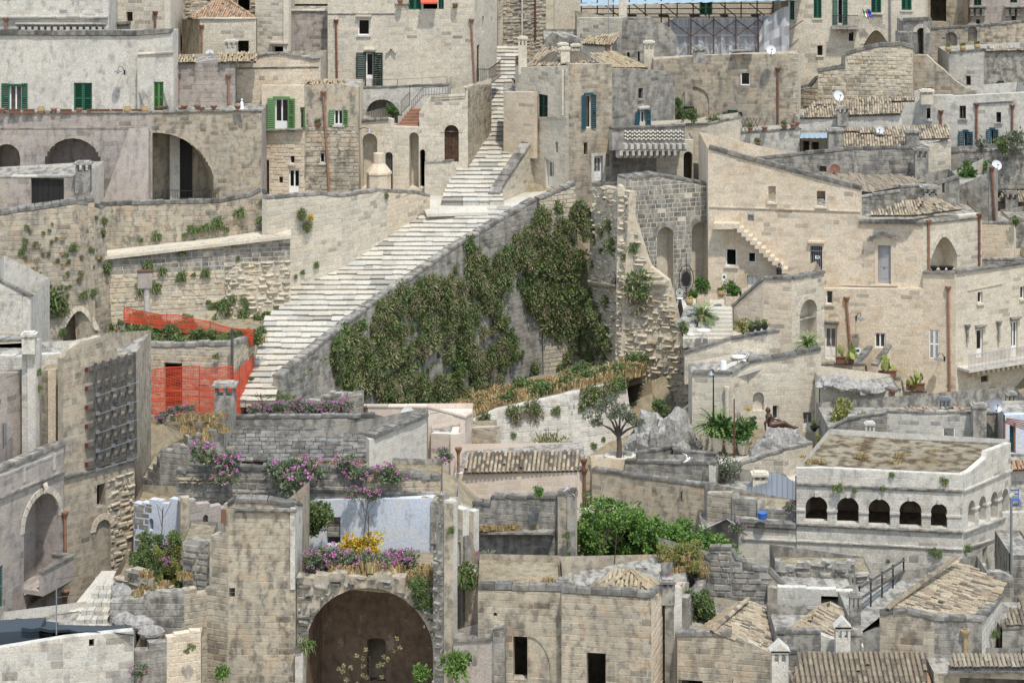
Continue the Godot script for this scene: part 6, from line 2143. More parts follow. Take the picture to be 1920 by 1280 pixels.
# ---- between the stairs and the ruins
func middle() -> void:
	var e := house("ruined_enclosure","roofless pale block enclosure overgrown on top behind the orange netting","ruin",
		[[203,136,646],[436,135,650],[477,140.5,634]],800,8,"rubble",{"roof":"earth","drop":0.3,"mats":["rubble","rubble"],"prof":{0:[[203,646],[240,644],[300,652],[436,648]]},"cope":["grey",0.24,0.06,0.7],
		"op":[[0,"h",246,680,254,780],[0,"h",307,680,341,780]],"blk":[{"seg":0,"k":200,"p":0.035,"dark":0.03,"bl":0.55,"bh":0.32},{"seg":1,"k":120,"p":0.035,"dark":0.03}]})
	mesh_fence("orange_netting","bright orange safety netting stretched across the front of the ruined enclosure",P(247,778,134.3),P(436,772,134),2.52,2.5)
	mesh_fence("orange_netting","orange safety netting running back along the enclosure toward the stairs",P(437,790,134.2),P(476,740,139.8),2.6,2.3)
	mesh_fence("orange_netting","sagging orange netting strip slanting above the weedy enclosure",P(231,604,141.5),P(475,645,138.5),0.85,0.75)
	var p := house("peach_house","small peach coloured house with a stepped flat roof behind the slab roofed ruin","house",
		[[640,141,778],[690,138,764],[800,137.5,765],[872,139,784],[886,141,776]],930,2.5,"pink",{"cope":["pink",0.12,0.05,1.0],"roof":"pink1","drop":0.25,"mats":["pink","pink","pink1","pink2"],"blk":[{"seg":2,"k":50,"p":0.008,"dark":0},{"seg":3,"k":30,"p":0.008,"dark":0},{"seg":1,"k":20,"p":0.008,"dark":0.0}]})
	house("peach_stair_house","taller peach wall between the slab roofed ruin and the pink tiled house","house",[[808,136,812],[858,135,814],[862,138,800]],960,3,"pink1",{"mats":["pink1","pink"],"drop":0.05,"blk":[{"seg":0,"k":20,"p":0.006,"dark":0}]})
	var k := house("pink_tiled_house","pink block house with a neat roof of multicoloured rounded tiles","house",
		[[852,132,888],[1096,131,884],[1099,134,884]],975,6,"pink",{"mats":["pink2","pink"],"drop":0.0,"blk":[{"seg":0,"k":160,"p":0.01,"dark":0,"bl":0.7,"bh":0.3}]})
	tiles(k[0].root,P(868,886,131.7),P(1090,882,131),P(1088,845,135),P(880,848,135.5),"",300,0.012,true,0.235)
	pipe(k[0], 860, 850, 884, "terracotta")
	pipe(k[0], 1095, 872, 888, "brownclay")
	pipe(k[0], 1096, 890, 945, "brownclay")
	house("small_block_wall","short pale block wall beside the peach house with a wall lamp","wall",[[884,141,802],[931,140,800]],900,1.5,"rubble",{"blk":[{"seg":0,"k":70,"p":0.02,"dark":0.02}]})
	# walled gardens in the dip
	sheet("garden_path","pale stony path beside the boulder and the olive tree",[[1080,960,129],[1120,940,131],[1130,880,138],[1105,854,146.3],[1200,846,147.5],[1330,832,146.5],[1520,850,140],[1540,900,134],[1400,905,135]],"paving")
	var g := house("long_garden_wall","long stained buff garden wall descending across the dip, with one slit window","wall",
		[[1110,131,882],[1222,129.5,900],[1344,128.5,916],[1346,132,916]],990,3,"ochre1",{"mats":["ruin1","ruin2","grey"],"roof":"earth","drop":0.4,"cope":["dark",0.16,0.06,0.8],"op":[[1,"h",1277,922,1281,940]],"blk":[{"seg":0,"k":80,"p":0.015,"dark":0.08},{"seg":1,"k":100,"p":0.015,"dark":0.08}]})
	var g2 := house("stained_garden_wall","grey garden wall with black drip stains in the upper of the two garden walls","wall",
		[[1172,134,868],[1343,132,872],[1347,136,872]],940,2,"dark",{"mats":["grey2","white"],"cope":["dark",0.16,0.05,0.7],"blk":[{"seg":0,"k":110,"p":0.02,"dark":0.25}]})
	house("zigzag_wall","grey wall zigzagging up toward the boulder","wall",[[1172,136,858],[1262,141,840],[1264,138,850],[1344,137,854]],900,0.4,"grey",{"drop":0.0,"mats":["grey","grey1","grey"],"cope":["dark",0.14,0.05,0.7],"blk":[{"k":25,"p":0.015,"dark":0.15}]})
	var tb := thing("round_planter","round pale masonry planter holding the olive tree","planter",P(1162,882,135.5))
	var tm := MB.new()
	tm.lathe(Vector3.ZERO,[Vector2(0.86,-0.6),Vector2(0.86,0.72),Vector2(0.92,0.74),Vector2(0.92,0.9),Vector2(0.7,0.9),Vector2(0.66,0.74),Vector2(0.001,0.74)],24)
	part("rim", tm, M.cream, tb)
	house("curved_garden_wall","curving pale garden wall behind the round olive bush","wall",[[1344,133,900],[1390,135,872],[1470,135,846],[1524,137,832]],930,0.4,"cream1",{"drop":0.0,"mats":["grey1","cream","cream1"],"cope":["grey",0.16,0.04,0.6],"blk":[{"k":40,"p":0.015,"dark":0.05}]})
	var m := house("metal_roof_house","low ruined house with a slate blue metal roof beside the loggia","house",
		[[1330,128,928],[1425,127,940],[1498,127,950]],1010,6,"grey",{"roof":"grey","drop":0.5,"mats":["cream1","grey1"],"blk":[{"seg":0,"k":80,"p":0.025,"dark":0.1},{"seg":1,"k":60,"p":0.025,"dark":0.15}]})
	var mr := MB.new()
	for i in 10:
		var u0 := 1400.0 + i * 9.6
		var pr := func(u:float,lift:float):return [P(u,938-3 * sin((u - 1400) / 96.0 * PI) + lift,127.5) - m[0].root.position,P(u,908-22 * sin((u - 1400) / 96.0 * PI),131) - m[0].root.position]
		var a: Array = pr.call(u0, 0.0)
		var b: Array = pr.call(u0 + 9.6, 0.0)
		mr.quad(a[0], b[0], b[1], a[1], Color.WHITE)
		mr.stick(b[0], b[1], 0.05)
	part("metal_roof", mr, M.zinc, m[0].root)
	chimney(m[0].root, 1425, 884, 908, 0.8, 130, "cream", true)
	house("step_terrace_ruin","stepped ruined terrace of grey blocks with pink flowers below the metal roof","ruin",
		[[1326,126,924],[1372,125.5,924],[1373,125.4,934],[1420,125,936],[1421,124.8,952],[1496,124.6,958]],1010,2,"grey",{"drop":0.0,"roof":"earth","blk":[{"k":30,"p":0.03,"dark":0.15,"bl":0.5}],"mats":["ruin","grey","grey1","grey","grey1"]})
	var sl := house("slate_shed","little shed with a dark slate roof against the pale wall","shed",[[1318,124,992],[1400,123.5,1002]],1040,3,"grey1",{"prof":{0:[[1318,992],[1362,976],[1400,1000]]}})
	var sm := MB.new()
	sm.quad(P(1316,996,123.3) - sl[0].root.position,P(1362,974,123.3) - sl[0].root.position,P(1362,968,127) - sl[0].root.position,P(1318,988,127) - sl[0].root.position,Color.WHITE)
	sm.quad(P(1362,974,123.3) - sl[0].root.position,P(1402,1003,123.3) - sl[0].root.position,P(1402,994,127) - sl[0].root.position,P(1362,968,127) - sl[0].root.position,Color.WHITE)
	part("slate_roof", sm, M.tarp, sl[0].root)

# ---- the ruins and palace wing at the lower left
func front_left() -> void:
	var pal := house("left_palace_wing","pink grey palace wing with a banded parapet, arched loggia and green shutter","palace",
		[[-40,108.3,900],[118,114.5,836],[122,117,836]],1300,9,"mauve1",{"mats":["mauve1","mauve"],"drop":0.6,"cope":["grey",0.2,0.06,0.45],
		"op":[[0,"na",44,926,110,1102,{"d":1.3,"archstones":"cream"}],[0,"s",-8,1062,5,1140,{"c":"sage","d":0.2}]],"blk":[{"seg":0,"k":160,"p":0.01,"dark":0.02,"bl":0.6,"skip":0.2}]})
	var f: Fc = pal[0]
	band(f, -20, 940, 118, 884, 0.16, 0.14, "grey")
	band(f, -20, 900, 118, 847, 0.14, 0.04, "white", "parapet_band")
	for u in [44, 100]:
		var mb := MB.new()
		mb.bx(Vector3(-0.1,-0.9,-0.2),Vector3(0.1,-0.1,0.04),Color(0.9,0.9,0.88))
		part("parapet_slit",mb,M.white,f.root,f.xf() * Transform3D(Basis(),f.lp(u,885 - u * 0.4,0)))
	var sh := MB.new()
	part("shutter",shutter_mb(0.78,2.9),M.sage,f.root,f.xf() * Transform3D(Basis(UP,0.35),f.lp(46,1098,-1.0)))
	var ks := MB.new()
	ks.tube([f.lp(79,905,0.1),f.lp(79,915,0.22),f.lp(79,924,0.1)],[0.14,0.12,0.06],7)
	part("scroll_keystone", ks, M.cream, f.root, f.xf())
	var bq := f.st(42, 1104)
	var bm := MB.new()
	var bl := 2.55
	bm.bx(Vector3(bq.x, bq.y - 0.2, 0), Vector3(bq.x + bl, bq.y, 1.1))
	bm.bx(Vector3(bq.x, bq.y, 0.9), Vector3(bq.x + bl, bq.y + 0.9, 1.1))
	bm.bx(Vector3(bq.x + bl - 0.2,bq.y,0.0),Vector3(bq.x + bl,bq.y + 0.9,0.899))
	bm.quad(Vector3(bq.x,bq.y - 0.2,1.1),Vector3(bq.x + bl,bq.y - 0.2,1.1),Vector3(bq.x + bl,bq.y - 1.0,0),Vector3(bq.x,bq.y - 1.0,0),Color.WHITE)
	part("balcony", bm, M.mauve2, f.root, f.xf())
	var bt := MB.new()
	bt.bx(Vector3(bq.x - 0.05,bq.y + 0.902,0.84),Vector3(bq.x + bl + 0.06,bq.y + 0.99,1.16))
	bt.bx(Vector3(bq.x + bl - 0.26,bq.y + 0.903,0.0),Vector3(bq.x + bl + 0.061,bq.y + 0.989,0.838))
	part("balcony_coping", bt, M.dark, f.root, f.xf())
	pipe(f, 117, 972, 1060, "terracotta", 118)
	pipe(f, 118, 1122, 1175, "terracotta")
	# what stands on its roof
	var s1 := house("broken_plaster_wall","broken plastered wall stub standing on the palace roof at the edge","ruin",[[-30,114,700],[38,116,698]],870,0.6,"mauve",{"ng":1,"th":0.5,"blk":[{"seg":0,"k":20,"p":0.01,"skip":0.5}]})
	pipe(s1[0], 5, 792, 848, "zinc", -1.0, false)
	var pc := house("pale_pillar","tall slender pale masonry chimney pillar","chimney",[[40,115.5,640],[66,115.3,640],[72,116,640]],870,0.7,"white",{"ng":1,"mats":["white1","white2"],"blk":[{"seg":0,"k":40,"p":0.012,"bl":0.4,"bh":0.34,"dark":0.03}]})
	chimney(pc[0].root, 54, 622, 642, 0.62, 115.2, "white")
	house("ochre_pillar","stained ochre pillar stub with an ivy strand beside the pale pillar","ruin",[[77,117,695],[104,116.5,692],[119,118,690]],850,1.2,"ochre",{"ng":1,"mats":["ruin2","ochre1"],"blk":[{"seg":0,"k":20,"p":0.015}]})
	house("white_block_parapet","broken whitewashed block parapet behind the pillars","wall",[[-30,124,668],[124,124,664]],860,3,"white",{"rag":0.12,"blk":[{"seg":0,"k":60,"p":0.02,"dark":0.06}]})
	var yl := house("yellow_tiled_shed","little shed with a fresh yellow tiled roof behind the pillars","shed",[[72,128,664],[126,128,664]],720,3,"cream",{})
	tiles(yl[0].root,P(70,664,127.6),P(126,662,127.6),P(98,646,130),P(82,646,130),"yellow",60,0.02)
	chimney(yl[0].root, 74, 646, 664, 0.5, 127, "grey")
	var lw := house("sloping_gable_wall","pale plastered gable wall sloping down at the picture edge","house",[[-30,131,516],[56,131,556],[60,134,556]],720,5,"white2",{"prof":{0:[[-30,512],[0,530],[56,558]]},"drop":0.4,"cope":["dark",0.12,0.05,0.8],"blk":[{"seg":0,"k":30,"p":0.008,"skip":0.4}]})
	house("blue_window_cottage","low cream cottage with a blue framed window at the picture edge","house",[[-30,127,640],[42,127,640]],740,2.4,"ochre2",{"op":[[0,"w",0,652,14,664,{"c":"teal","sash":1}]],"cope":["dark",0.1,0.04,0.8]})
	# facade carrying the timber grid
	var g := house("timber_grid_house","weathered house front braced by a big dark timber grid","house",
		[[118,115.5,668],[252,119,660],[255,123,660]],1260,5,"ruin2",{"mats":["ruin2","grey"],"drop":0.1,"prof":{0:[[118,672],[128,655],[150,640],[190,630],[196,638],[206,640],[208,652],[218,654],[220,664],[252,664]]},
		"op":[[0,"h",181,907,197,950,{"d":0.5}],[0,"na",178,974,206,1080,{"d":0.14,"archstones":"ochre"}]],"blk":[{"seg":0,"box":[118,630,255,890],"k":200,"p":0.015,"dark":0.06,"bl":0.55,"skip":0.12},{"seg":0,"box":[200,890,252,1120],"k":130,"p":0.04,"rough":0.07,"bl":0.42,"mat":"rubble"},{"seg":0,"box":[118,890,200,1160],"k":100,"p":0.012,"dark":0.12,"skip":0.25}]})
	var gf: Fc = g[0]
	band(gf, 118, 896, 250, 861, 0.18, 0.16, "grey", "ledge")
	var tg := thing("timber_grid","dark timber bracing grid of crossed beams clamped to the house front","timber grid",gf.w(200,770,0))
	var L := func(u:float,v:float,z:float):return gf.w(u,v,z) - tg.position
	for i in 6:
		var v := 690.0 + i * 35.5
		var mb := MB.new()
		mb.stick(L.call(158,v + 2,0.16),L.call(248,v - 24,0.16),0.2,Color.WHITE,0.2)
		part("cross_beam", mb, M.oldwood, tg)
		var re := MB.new()
		re.stick(L.call(157.2,v + 2,0.16),L.call(158.2,v + 1.8,0.16),0.205,Color(0.8,0.3,0.25),0.205)
		part("red_beam_end", re, M.brownclay, tg)
	for i in 6:
		var u := 170.0 + i * 14.6
		var mb := MB.new()
		mb.stick(L.call(u,678 - i * 4,0.32),L.call(u + 3,868 - i * 4,0.32),0.14,Color.WHITE,0.1)
		part("upright", mb, M.oldwood, tg)
	for i in 5:
		var mb := MB.new()
		var v := 700.0 + i * 35
		mb.stick(L.call(166, v + 40, 0.5), L.call(248, v + 12, 0.5), 0.025)
		for j in 3:
			mb.box(Transform3D(Basis(),L.call(170.5 + j * 29.3,v + 36 - j * 9,0.48)),Vector3(0.2,0.16,0.05))
		part("clamp", mb, M.zinc, tg)
	# alley behind and the steps at its foot
	var al := thing("alley_steps","narrow pale alley climbing behind the timber grid house","steps",P(262,990,124))
	for i in 16:
		var mb := MB.new()
		var y := i * 0.2
		mb.bx(P(246,990,124 + i * 0.62) - al.position + Vector3(-0.6,y * 0.0 + i * 0.13,-0.9),P(272,990,124 + i * 0.62) - al.position + Vector3(0.4,i * 0.13+0.19,0),tint(0.05))
		part("step", mb, M.paving, al)
	var fs := thing("alley_foot_steps","few broad worn pale steps at the foot of the overgrown ruin","steps",P(175,1175,108))
	for i in 6:
		var u0 := 132.0 + i * 10
		var x := 132.0 + i * 9.5
		var w := 66.0 - i * 7
		while w > 2:
			var ww := minf(rf(10, 18), w)
			var mb := MB.new()
			mb.bx(P(x,1178 - i * 16,107.5 + i * 0.55) - fs.position + Vector3(0.01,-0.4,-0.8),P(x + ww,1178 - i * 16,107.5 + i * 0.55) - fs.position + Vector3(-0.01,rf(0,0.03),rf(-0.04,0.04)),tint(0.08))
			part("step_stone", mb, M.paving, fs)
			x += ww
			w -= ww
		if u0 < 0: break
	sheet("alley_foot","worn paving at the foot of the alley",[[100,1182,108],[250,1182,108],[260,1070,113.5],[190,1070,113.5]],"paving")
	# ruins with plants left of the tower
	var r := house("blue_washed_ruin","ruined walls with traces of pale blue wash left of the broken tower","ruin",
		[[250,117,940],[332,116,935],[338,113,930],[424,114,940]],1170,3,"ruin",{"roof":"earth","rag":0.22,"drop":0.3,"mats":["blue1","ruin","mauve"],"op":[[0,"na",279,972,287,994,{"d":0.4}],[2,"na",380,965,390,990,{"d":0.3}]],"blk":[{"seg":0,"box":[250,930,285,1100],"k":60,"p":0.04,"mat":"grey","dark":0.1,"rough":0.03},{"seg":2,"k":50,"p":0.02,"skip":0.5}]})
	house("overgrown_step_ruin","stepped ruin walls carrying flowering plants above the worn alley steps","ruin",
		[[212,111,1075],[262,110,1066],[345,109.5,1120]],1230,3.5,"ruin",{"rag":0.3,"roof":"earth","drop":0.2,"prof":{1:[[262,1070],[300,1100],[345,1110]]},"blk":[{"k":60,"p":0.05,"rough":0.08,"dark":0.15,"mat":"grey"}]})
	house("side_slope_ruin","grey block slope of a fallen house wall below the slab roof","ruin",[[266,121,900],[300,119.5,850],[352,119,820],[420,120,800]],1000,4,"grey",{"rag":0.1,"roof":"earth","drop":0.1,"blk":[{"k":60,"p":0.03,"dark":0.15}]})
	# at the very front
	var w := house("tar_roof_house","low front house of stained blocks under a dark tar sheet roof","house",
		[[-40,103,1222],[118,103.5,1196],[250,104.5,1182],[253,107,1182]],1400,5,"white2",{"mats":["white2","white1","grey"],"drop":0.08,"op":[[1,"h",166,1198,176,1213]],"blk":[{"seg":0,"k":120,"p":0.012,"dark":0.08,"bl":0.8,"bh":0.36},{"seg":1,"k":120,"p":0.012,"dark":0.08,"bl":0.8,"bh":0.36}]})
	var tr := MB.new()
	var wr: Node3D = w[0].root
	var TP := func(u:float,v:float,d:float):return P(u,v,d) - wr.position
	for i in 12:
		var a := 40.0 + i * 17.5
		var b := a + 17.5
		var j := 2.0 * sin(i * 2.3)
		var j2 := 2.0 * sin((i + 1) * 2.3)
		tr.quad(TP.call(a,1176 + i * 1.1 + j,104.2),TP.call(b,1177 + i * 1.1 + j2,104.2),TP.call(b,1170 + i * 0.3,108),TP.call(a,1170 + i * 0.2,108),Color.WHITE)
		tr.quad(TP.call(a,1183 + i * 0.6 + j,104.25),TP.call(b,1184 + i * 0.6 + j2,104.25),TP.call(b,1177 + i * 1.1 + j2,104.2),TP.call(a,1176 + i * 1.1 + j,104.2),Color.WHITE)
	part("tar_sheet", tr, M.tarp, wr)
	var ts := MB.new()
	ts.box(Transform3D(Basis(Vector3(0,0,1),0.06),TP.call(30,1188,105.2)),Vector3(2.3,0.75,1.6))
	ts.box(Transform3D(Basis(Vector3(0,0,1),-0.1),TP.call(62,1176,105.6)),Vector3(1.9,0.12,1.5))
	part("tar_lean_to", ts, M.tarp, wr)
	var w2 := house("front_block_wall","front wall of pale blocks with valerian at its corner, between tar roof and tower","ruin",
		[[251,105,1222],[312,105.5,1190],[376,106,1180],[379,109,1180]],1400,4,"ruin1",{"roof":"earth","drop":0.4,"mats":["grey2","ochre1","ruin"],"rag":0.06,"op":[[1,"h",350,1206,357,1220]],"blk":[{"seg":0,"k":80,"p":0.02,"dark":0.06},{"seg":1,"k":90,"p":0.02,"dark":0.06}]})
	house("low_ruin_wall","long low ruin wall behind the front walls at the tower foot","ruin",[[205,108,1130],[345,108,1100],[392,108.5,1098]],1300,0.8,"grey",{"rag":0.15,"drop":0.0,"mats":["grey","ruin2"],"blk":[{"k":60,"p":0.03,"dark":0.12}]})
	var an := thing("aerial_mast","thin striped aerial mast with small side arms above the tar roof","aerial",P(105,1190,104))
	var am := MB.new()
	am.stick(Vector3.ZERO, Vector3(0, 2.5, 0), 0.05)
	part("mast", am, M.zinc, an)
	for y in [0.85, 1.6, 2.4]:
		var mb := MB.new()
		mb.stick(Vector3(0, y, 0), Vector3(1.0, y + 0.2, 0.1), 0.03)
		part("arm", mb, M.oldwood, an)

# ---- the broken tower, the blue room, the open vault
func front_middle() -> void:
	var t := house("broken_tower","tall broken tower of warm grey blocks with a pale plaster edge","ruin",
		[[385,108.5,950],[428,108,948],[553,108,946],[566,110,950]],1400,4,"ruin",{"mats":["ruin1","ruin2","white"],"th":0.6,"drop":0.1,"prof":{0:[[385,1100],[392,1100],[393,1004],[418,1000],[419,944],[428,944]],1:[[428,950],[440,942],[500,944],[530,950],[553,948]]},
		"cope":["dark",0.16,0.06,0.6,true],"nocope":[0],"op":[[1,"h",423,1102,440,1120,{"d":0.5}]],
		"blk":[{"seg":0,"k":70,"p":0.03,"dark":0.12},{"seg":1,"k":300,"p":0.018,"dark":0.08,"bl":0.6,"bh":0.3,"skip":0.08}]})
	var edge := MB.new()
	var tf: Fc = t[1]
	edge.bx(tf.lp(544, 1104, 0.0), tf.lp(553, 950, 0.09))
	part("plaster_edge", edge, M.white, tf.root, tf.xf())
	band(tf, 440, 955, 556, 956, 0.2, 0.2, "grey")
	house("tower_side_stub","lower stub of stacked blocks leaning against the broken tower","ruin",[[342,109.5,1010],[392,109,1006]],1300,3,"grey",{"rag":0.2,"roof":"earth","drop":0.05,"blk":[{"k":90,"p":0.06,"rough":0.05,"bl":0.55,"bh":0.33,"dark":0.12}]})
	var rust := MB.new()
	rust.bx(tf.lp(414, 980, 0.05), tf.lp(424, 954, 0.09))
	part("rusty_plate", rust, M.brownclay, tf.root, tf.xf())
	# the blue room behind
	var b := house("blue_room","roofless room with a sky blue plastered wall and a black doorway","ruin",
		[[560,116,938],[812,115.5,934],[828,117,920]],1110,0.7,"blue",{"drop":0.0,"th":0.6,"mats":["blue","ruin"],"op":[[0,"h",612,969,638,1022,{"d":0.5}]],"blk":[{"seg":1,"k":50,"p":0.05,"rough":0.05}]})
	part("quoin", (func():
		var mb := MB.new()
		for i in 13:
			mb.bx(b[0].lp(808,940 + i * 11+10.6,0.0),b[0].lp(826 + rf(-4,3),940 + i * 11,0.12 + rf(0,0.1)),tint(0.2))
		return mb).call(), M.grey, b[0].root, b[0].xf())
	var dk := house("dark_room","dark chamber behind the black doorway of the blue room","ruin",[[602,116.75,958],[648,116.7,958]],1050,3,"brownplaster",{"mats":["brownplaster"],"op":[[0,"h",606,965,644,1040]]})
	# stacked parapets above it
	var pa := house("flowered_parapet","crumbling grey parapets in tiers, bursting with pink valerian","ruin",
		[[330,116.6,884],[520,116.2,882],[680,116,884],[826,116.4,900]],1000,3.5,"grey",{"roof":"earth","drop":0.25,"rag":0.05,"mats":["grey1","grey","ruin"],"cope":["dark",0.22,0.08,0.8],"blk":[{"seg":0,"k":80,"p":0.04,"rough":0.04,"dark":0.15},{"seg":1,"k":60,"p":0.04,"dark":0.15},{"seg":2,"k":60,"p":0.04,"dark":0.15}]})
	band(pa[1], 540, 915, 680, 917, 0.25, 0.2, "grey", "ledge")
	band(pa[2], 680, 922, 824, 926, 0.25, 0.25, "grey", "ledge")
	for i in 26:
		put("fallen_tile",tile_mesh(i % 10,["yellow","","dark"][i % 3]),pa[0].root,Transform3D(Basis.from_euler(Vector3(rf(-0.2,0.2),rf(1.2,1.9),rf(-0.3,0.3))),pa[0].w(345 + (i % 13) * 4.6,898 + (i / 13) * 6,0.08) - pa[0].root.position))
	# house with the dark slab roof
	var s := house("slab_roof_house","abandoned house with a sagging dark stone slab roof and plastered side wall","ruin",
		[[376,119,850],[692,118.5,850],[700,118.6,822],[800,122.5,782]],960,2,"grey",{"drop":0.6,"roof":"grey","mats":["ruin","white2","white2"],"prof":{0:[[376,872],[692,872]],1:[[692,824],[700,822]]},"blk":[{"seg":2,"k":50,"p":0.01,"skip":0.4}]})
	coping(s[2], M.dark, 0.2, 0.14, 0.5)
	var sr: Node3D = s[0].root
	for j in 9:
		var x := 384.0 - j * 1.0
		var vj := 864.0 - j * 7.2
		while x < 690.0:
			var ww := rf(14, 34)
			var e := minf(x + ww, 692)
			var mb := MB.new()
			var d0 := 118.8 + j * 0.62
			var c := tint(0.25) * 0.9
			var l := rf(-0.02, 0.04)
			var a0 := P(x + 0.5, vj, d0) - sr.position
			var a1 := P(e - 0.5, vj, d0) - sr.position
			var b1 := P(e - 0.5, vj - 7.4, d0 + 0.66) - sr.position
			var b0 := P(x + 0.5, vj - 7.4, d0 + 0.66) - sr.position
			mb.quad(a0 + UP * (0.03 + l),a1 + UP * (0.03 + l),b1 + UP * l,b0 + UP * l,c)
			mb.quad(a0 - UP * 0.03,a1 - UP * 0.03,a1 + UP * (0.03 + l),a0 + UP * (0.03 + l),c)
			part("roof_slab", mb, M.dark, sr)
			x = e
	var bp := house("back_parapet","dark stained back parapet with broken tiles above the slab roof","ruin",
		[[428,124.6,786],[702,124.2,784],[760,125.5,800]],860,1.2,"dark",{"mats":["grey","grey1"],"drop":0.05,"cope":["dark",0.18,0.04,0.7],"blk":[{"seg":0,"k":80,"p":0.02,"dark":0.3}]})
	for i in 60:
		put("broken_tile",tile_mesh(i % 10,["yellow","","grey"][i % 3]),bp[0].root,Transform3D(Basis.from_euler(Vector3(rf(-0.2,0.2),rf(1.1,2.0),rf(-0.3,0.3))),P(470 + i * 3.9 + rf(-3,3),812 + rf(-4,4),124) - bp[0].root.position))
	chimney(bp[0].root, 422, 716, 802, 1.05, 124.4, "grey", true)
	house("low_stone_stubs","row of grey stone stubs at the foot of the bastion","wall",[[560,136.5,758],[626,136,733],[640,136,742],[652,137,734],[680,137.5,742]],800,1.0,"grey",{"drop":0.0,"rag":0.1,"blk":[{"k":16,"p":0.03,"dark":0.2}]})
	# the open vault
	var v := house("open_vault","collapsed front of a vaulted room, its ragged arch hung with flowers","ruin",
		[[556,108.2,1090],[826,107.5,1110]],1420,0.0,"grey",{"th":0.6,"rag":0.16,"mats":["ruin"],"prof":{0:[[556,1066],[575,1084],[620,1076],[700,1074],[760,1084],[806,1112],[826,1112]]},
		"op":[[0,"ha",571,1102,813,1420,{"d":0.5}]],"blk":[{"k":160,"p":0.12,"rough":0.16,"bl":0.5,"bh":0.3,"dark":0.12,"mat":"grey"}]})
	var vf: Fc = v[0]
	var q: Dictionary = vf.ops[0]
	q.ah = (q.s1 - q.s0) * 0.42
	var vm := MB.new()
	var n := 16
	var depth := 4.3
	for i in n:
		var xa: float = lerpf(q.s0, q.s1, 0.5 - 0.5 * cos(PI * i / n))
		var xb: float = lerpf(q.s0, q.s1, 0.5 - 0.5 * cos(PI * (i + 1) / n))
		var za := op_hi(q, xa)
		var zb := op_hi(q, xb)
		vm.quad(Vector3(xb,zb,-0.5),Vector3(xa,za,-0.5),Vector3(xa,za,-depth),Vector3(xb,zb,-depth),Color.WHITE)
	vm.quad(Vector3(q.s0,0,-0.5),Vector3(q.s0,0,-depth),Vector3(q.s0,q.t1 - q.ah,-depth),Vector3(q.s0,q.t1 - q.ah,-0.5),Color.WHITE)
	vm.quad(Vector3(q.s1,0,-depth),Vector3(q.s1,0,-0.5),Vector3(q.s1,q.t1 - q.ah,-0.5),Vector3(q.s1,q.t1 - q.ah,-depth),Color.WHITE)
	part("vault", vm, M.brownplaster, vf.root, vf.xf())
	var bw := facade(vf.root,vf.at(0.0,0.0,-4.1),vf.at(vf.L,0.0,-4.1),[[556,1085],[826,1085]],M.cream,{"th":0.5})
	add_op(bw, "hs", 688, 1196, 723, 1276)
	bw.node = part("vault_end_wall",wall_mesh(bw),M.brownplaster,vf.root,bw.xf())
	var fl := MB.new()
	fl.bx(Vector3(-1,0.0,-9),vf.lp(826,1365,0.6) + Vector3(0.5,0,0))
	part("vault_floor", fl, M.earth, vf.root, vf.xf())
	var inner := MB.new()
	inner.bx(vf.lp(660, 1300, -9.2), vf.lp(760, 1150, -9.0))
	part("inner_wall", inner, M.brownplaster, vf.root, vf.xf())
	house("vault_back_fill","masonry mass over the dark chamber behind the open vault","ruin",[[560,112.9,1082],[826,112.5,1085]],1150,2.8,"grey",{"ng":1,"roof":"earth","drop":0.05,"prof":{0:[[560,1075],[826,1080]]}})
	sheet("flowered_floor","soil covered floor over the vault",[[556,1088,108.4],[826,1112,107.6],[826,1036,115.4],[556,1034,115.8]],"earth")
	house("vault_pier","slim white plastered pier edge left of the open vault","ruin",[[553,107.6,1225],[567,107.5,1222]],1420,0.6,"white",{"cope":["dark",0.2,0.1,0.5],"mats":["white"]})
	house("split_wall","tall split wall edge with pale plaster face right of the blue room","ruin",
		[[812,107,1050],[832,106.6,940],[850,106.4,935],[858,108,935]],1420,2.2,"white",{"rag":0.05,"drop":0.1,"mats":["grey","white1","ruin"],"prof":{0:[[812,1066],[818,1000],[822,930],[832,926]]},"blk":[{"seg":0,"k":60,"p":0.06,"rough":0.1,"bl":0.4,"mat":"grey"},{"seg":1,"k":20,"p":0.01,"skip":0.4}]})
	house("plaster_strip_wall","narrow plastered wall strips stepping down beside the split wall","ruin",
		[[850,109,952],[868,108.6,950],[872,108.5,1060],[898,108.2,1090]],1420,2.4,"ruin2",{"rag":0.08,"drop":0.05,"mats":["white2","grey","ochre2"],"op":[[0,"h",858,1016,864,1060]],"blk":[{"k":20,"p":0.012,"skip":0.3}]})
	house("tall_thin_ruin","thin upright ruin fragment with a slanting sill behind the wall bush","ruin",[[862,112,962],[888,111.5,956],[892,113,985]],1200,1.4,"white1",{"rag":0.06,"mats":["white1","ruin"],"drop":0.05})
	house("mauve_niche_wall","low mauve grey wall with a little stone framed square niche","ruin",[[850,105.6,1204],[922,105.2,1202],[926,105.1,1180],[946,105,1178]],1420,1.5,"mauve",{"mats":["mauve1","grey","grey1"],"drop":0.05,"cope":["grey",0.14,0.06,0.7],"op":[[0,"na",875,1227,885,1242,{"d":0.25,"surround":"grey"}]],"blk":[{"seg":2,"k":15,"p":0.02}]})
	# the roofless house in the middle
	var rh := house("roofless_pier_house","roofless grey house with plants on its ledges and a tall end pier","ruin",
		[[886,117,940],[1044,116,938],[1046,115.6,928],[1079,115.4,926],[1082,118,926]],1150,0.8,"ruin",{"rag":0.05,"drop":0.3,"mats":["grey2","grey","ruin","grey"],"prof":{0:[[886,948],[920,944],[922,934],[1044,934]]},"cope":["dark",0.16,0.06,0.6],"blk":[{"seg":0,"k":200,"p":0.025,"dark":0.2,"bl":0.55},{"seg":2,"k":40,"p":0.012,"skip":0.2}]})
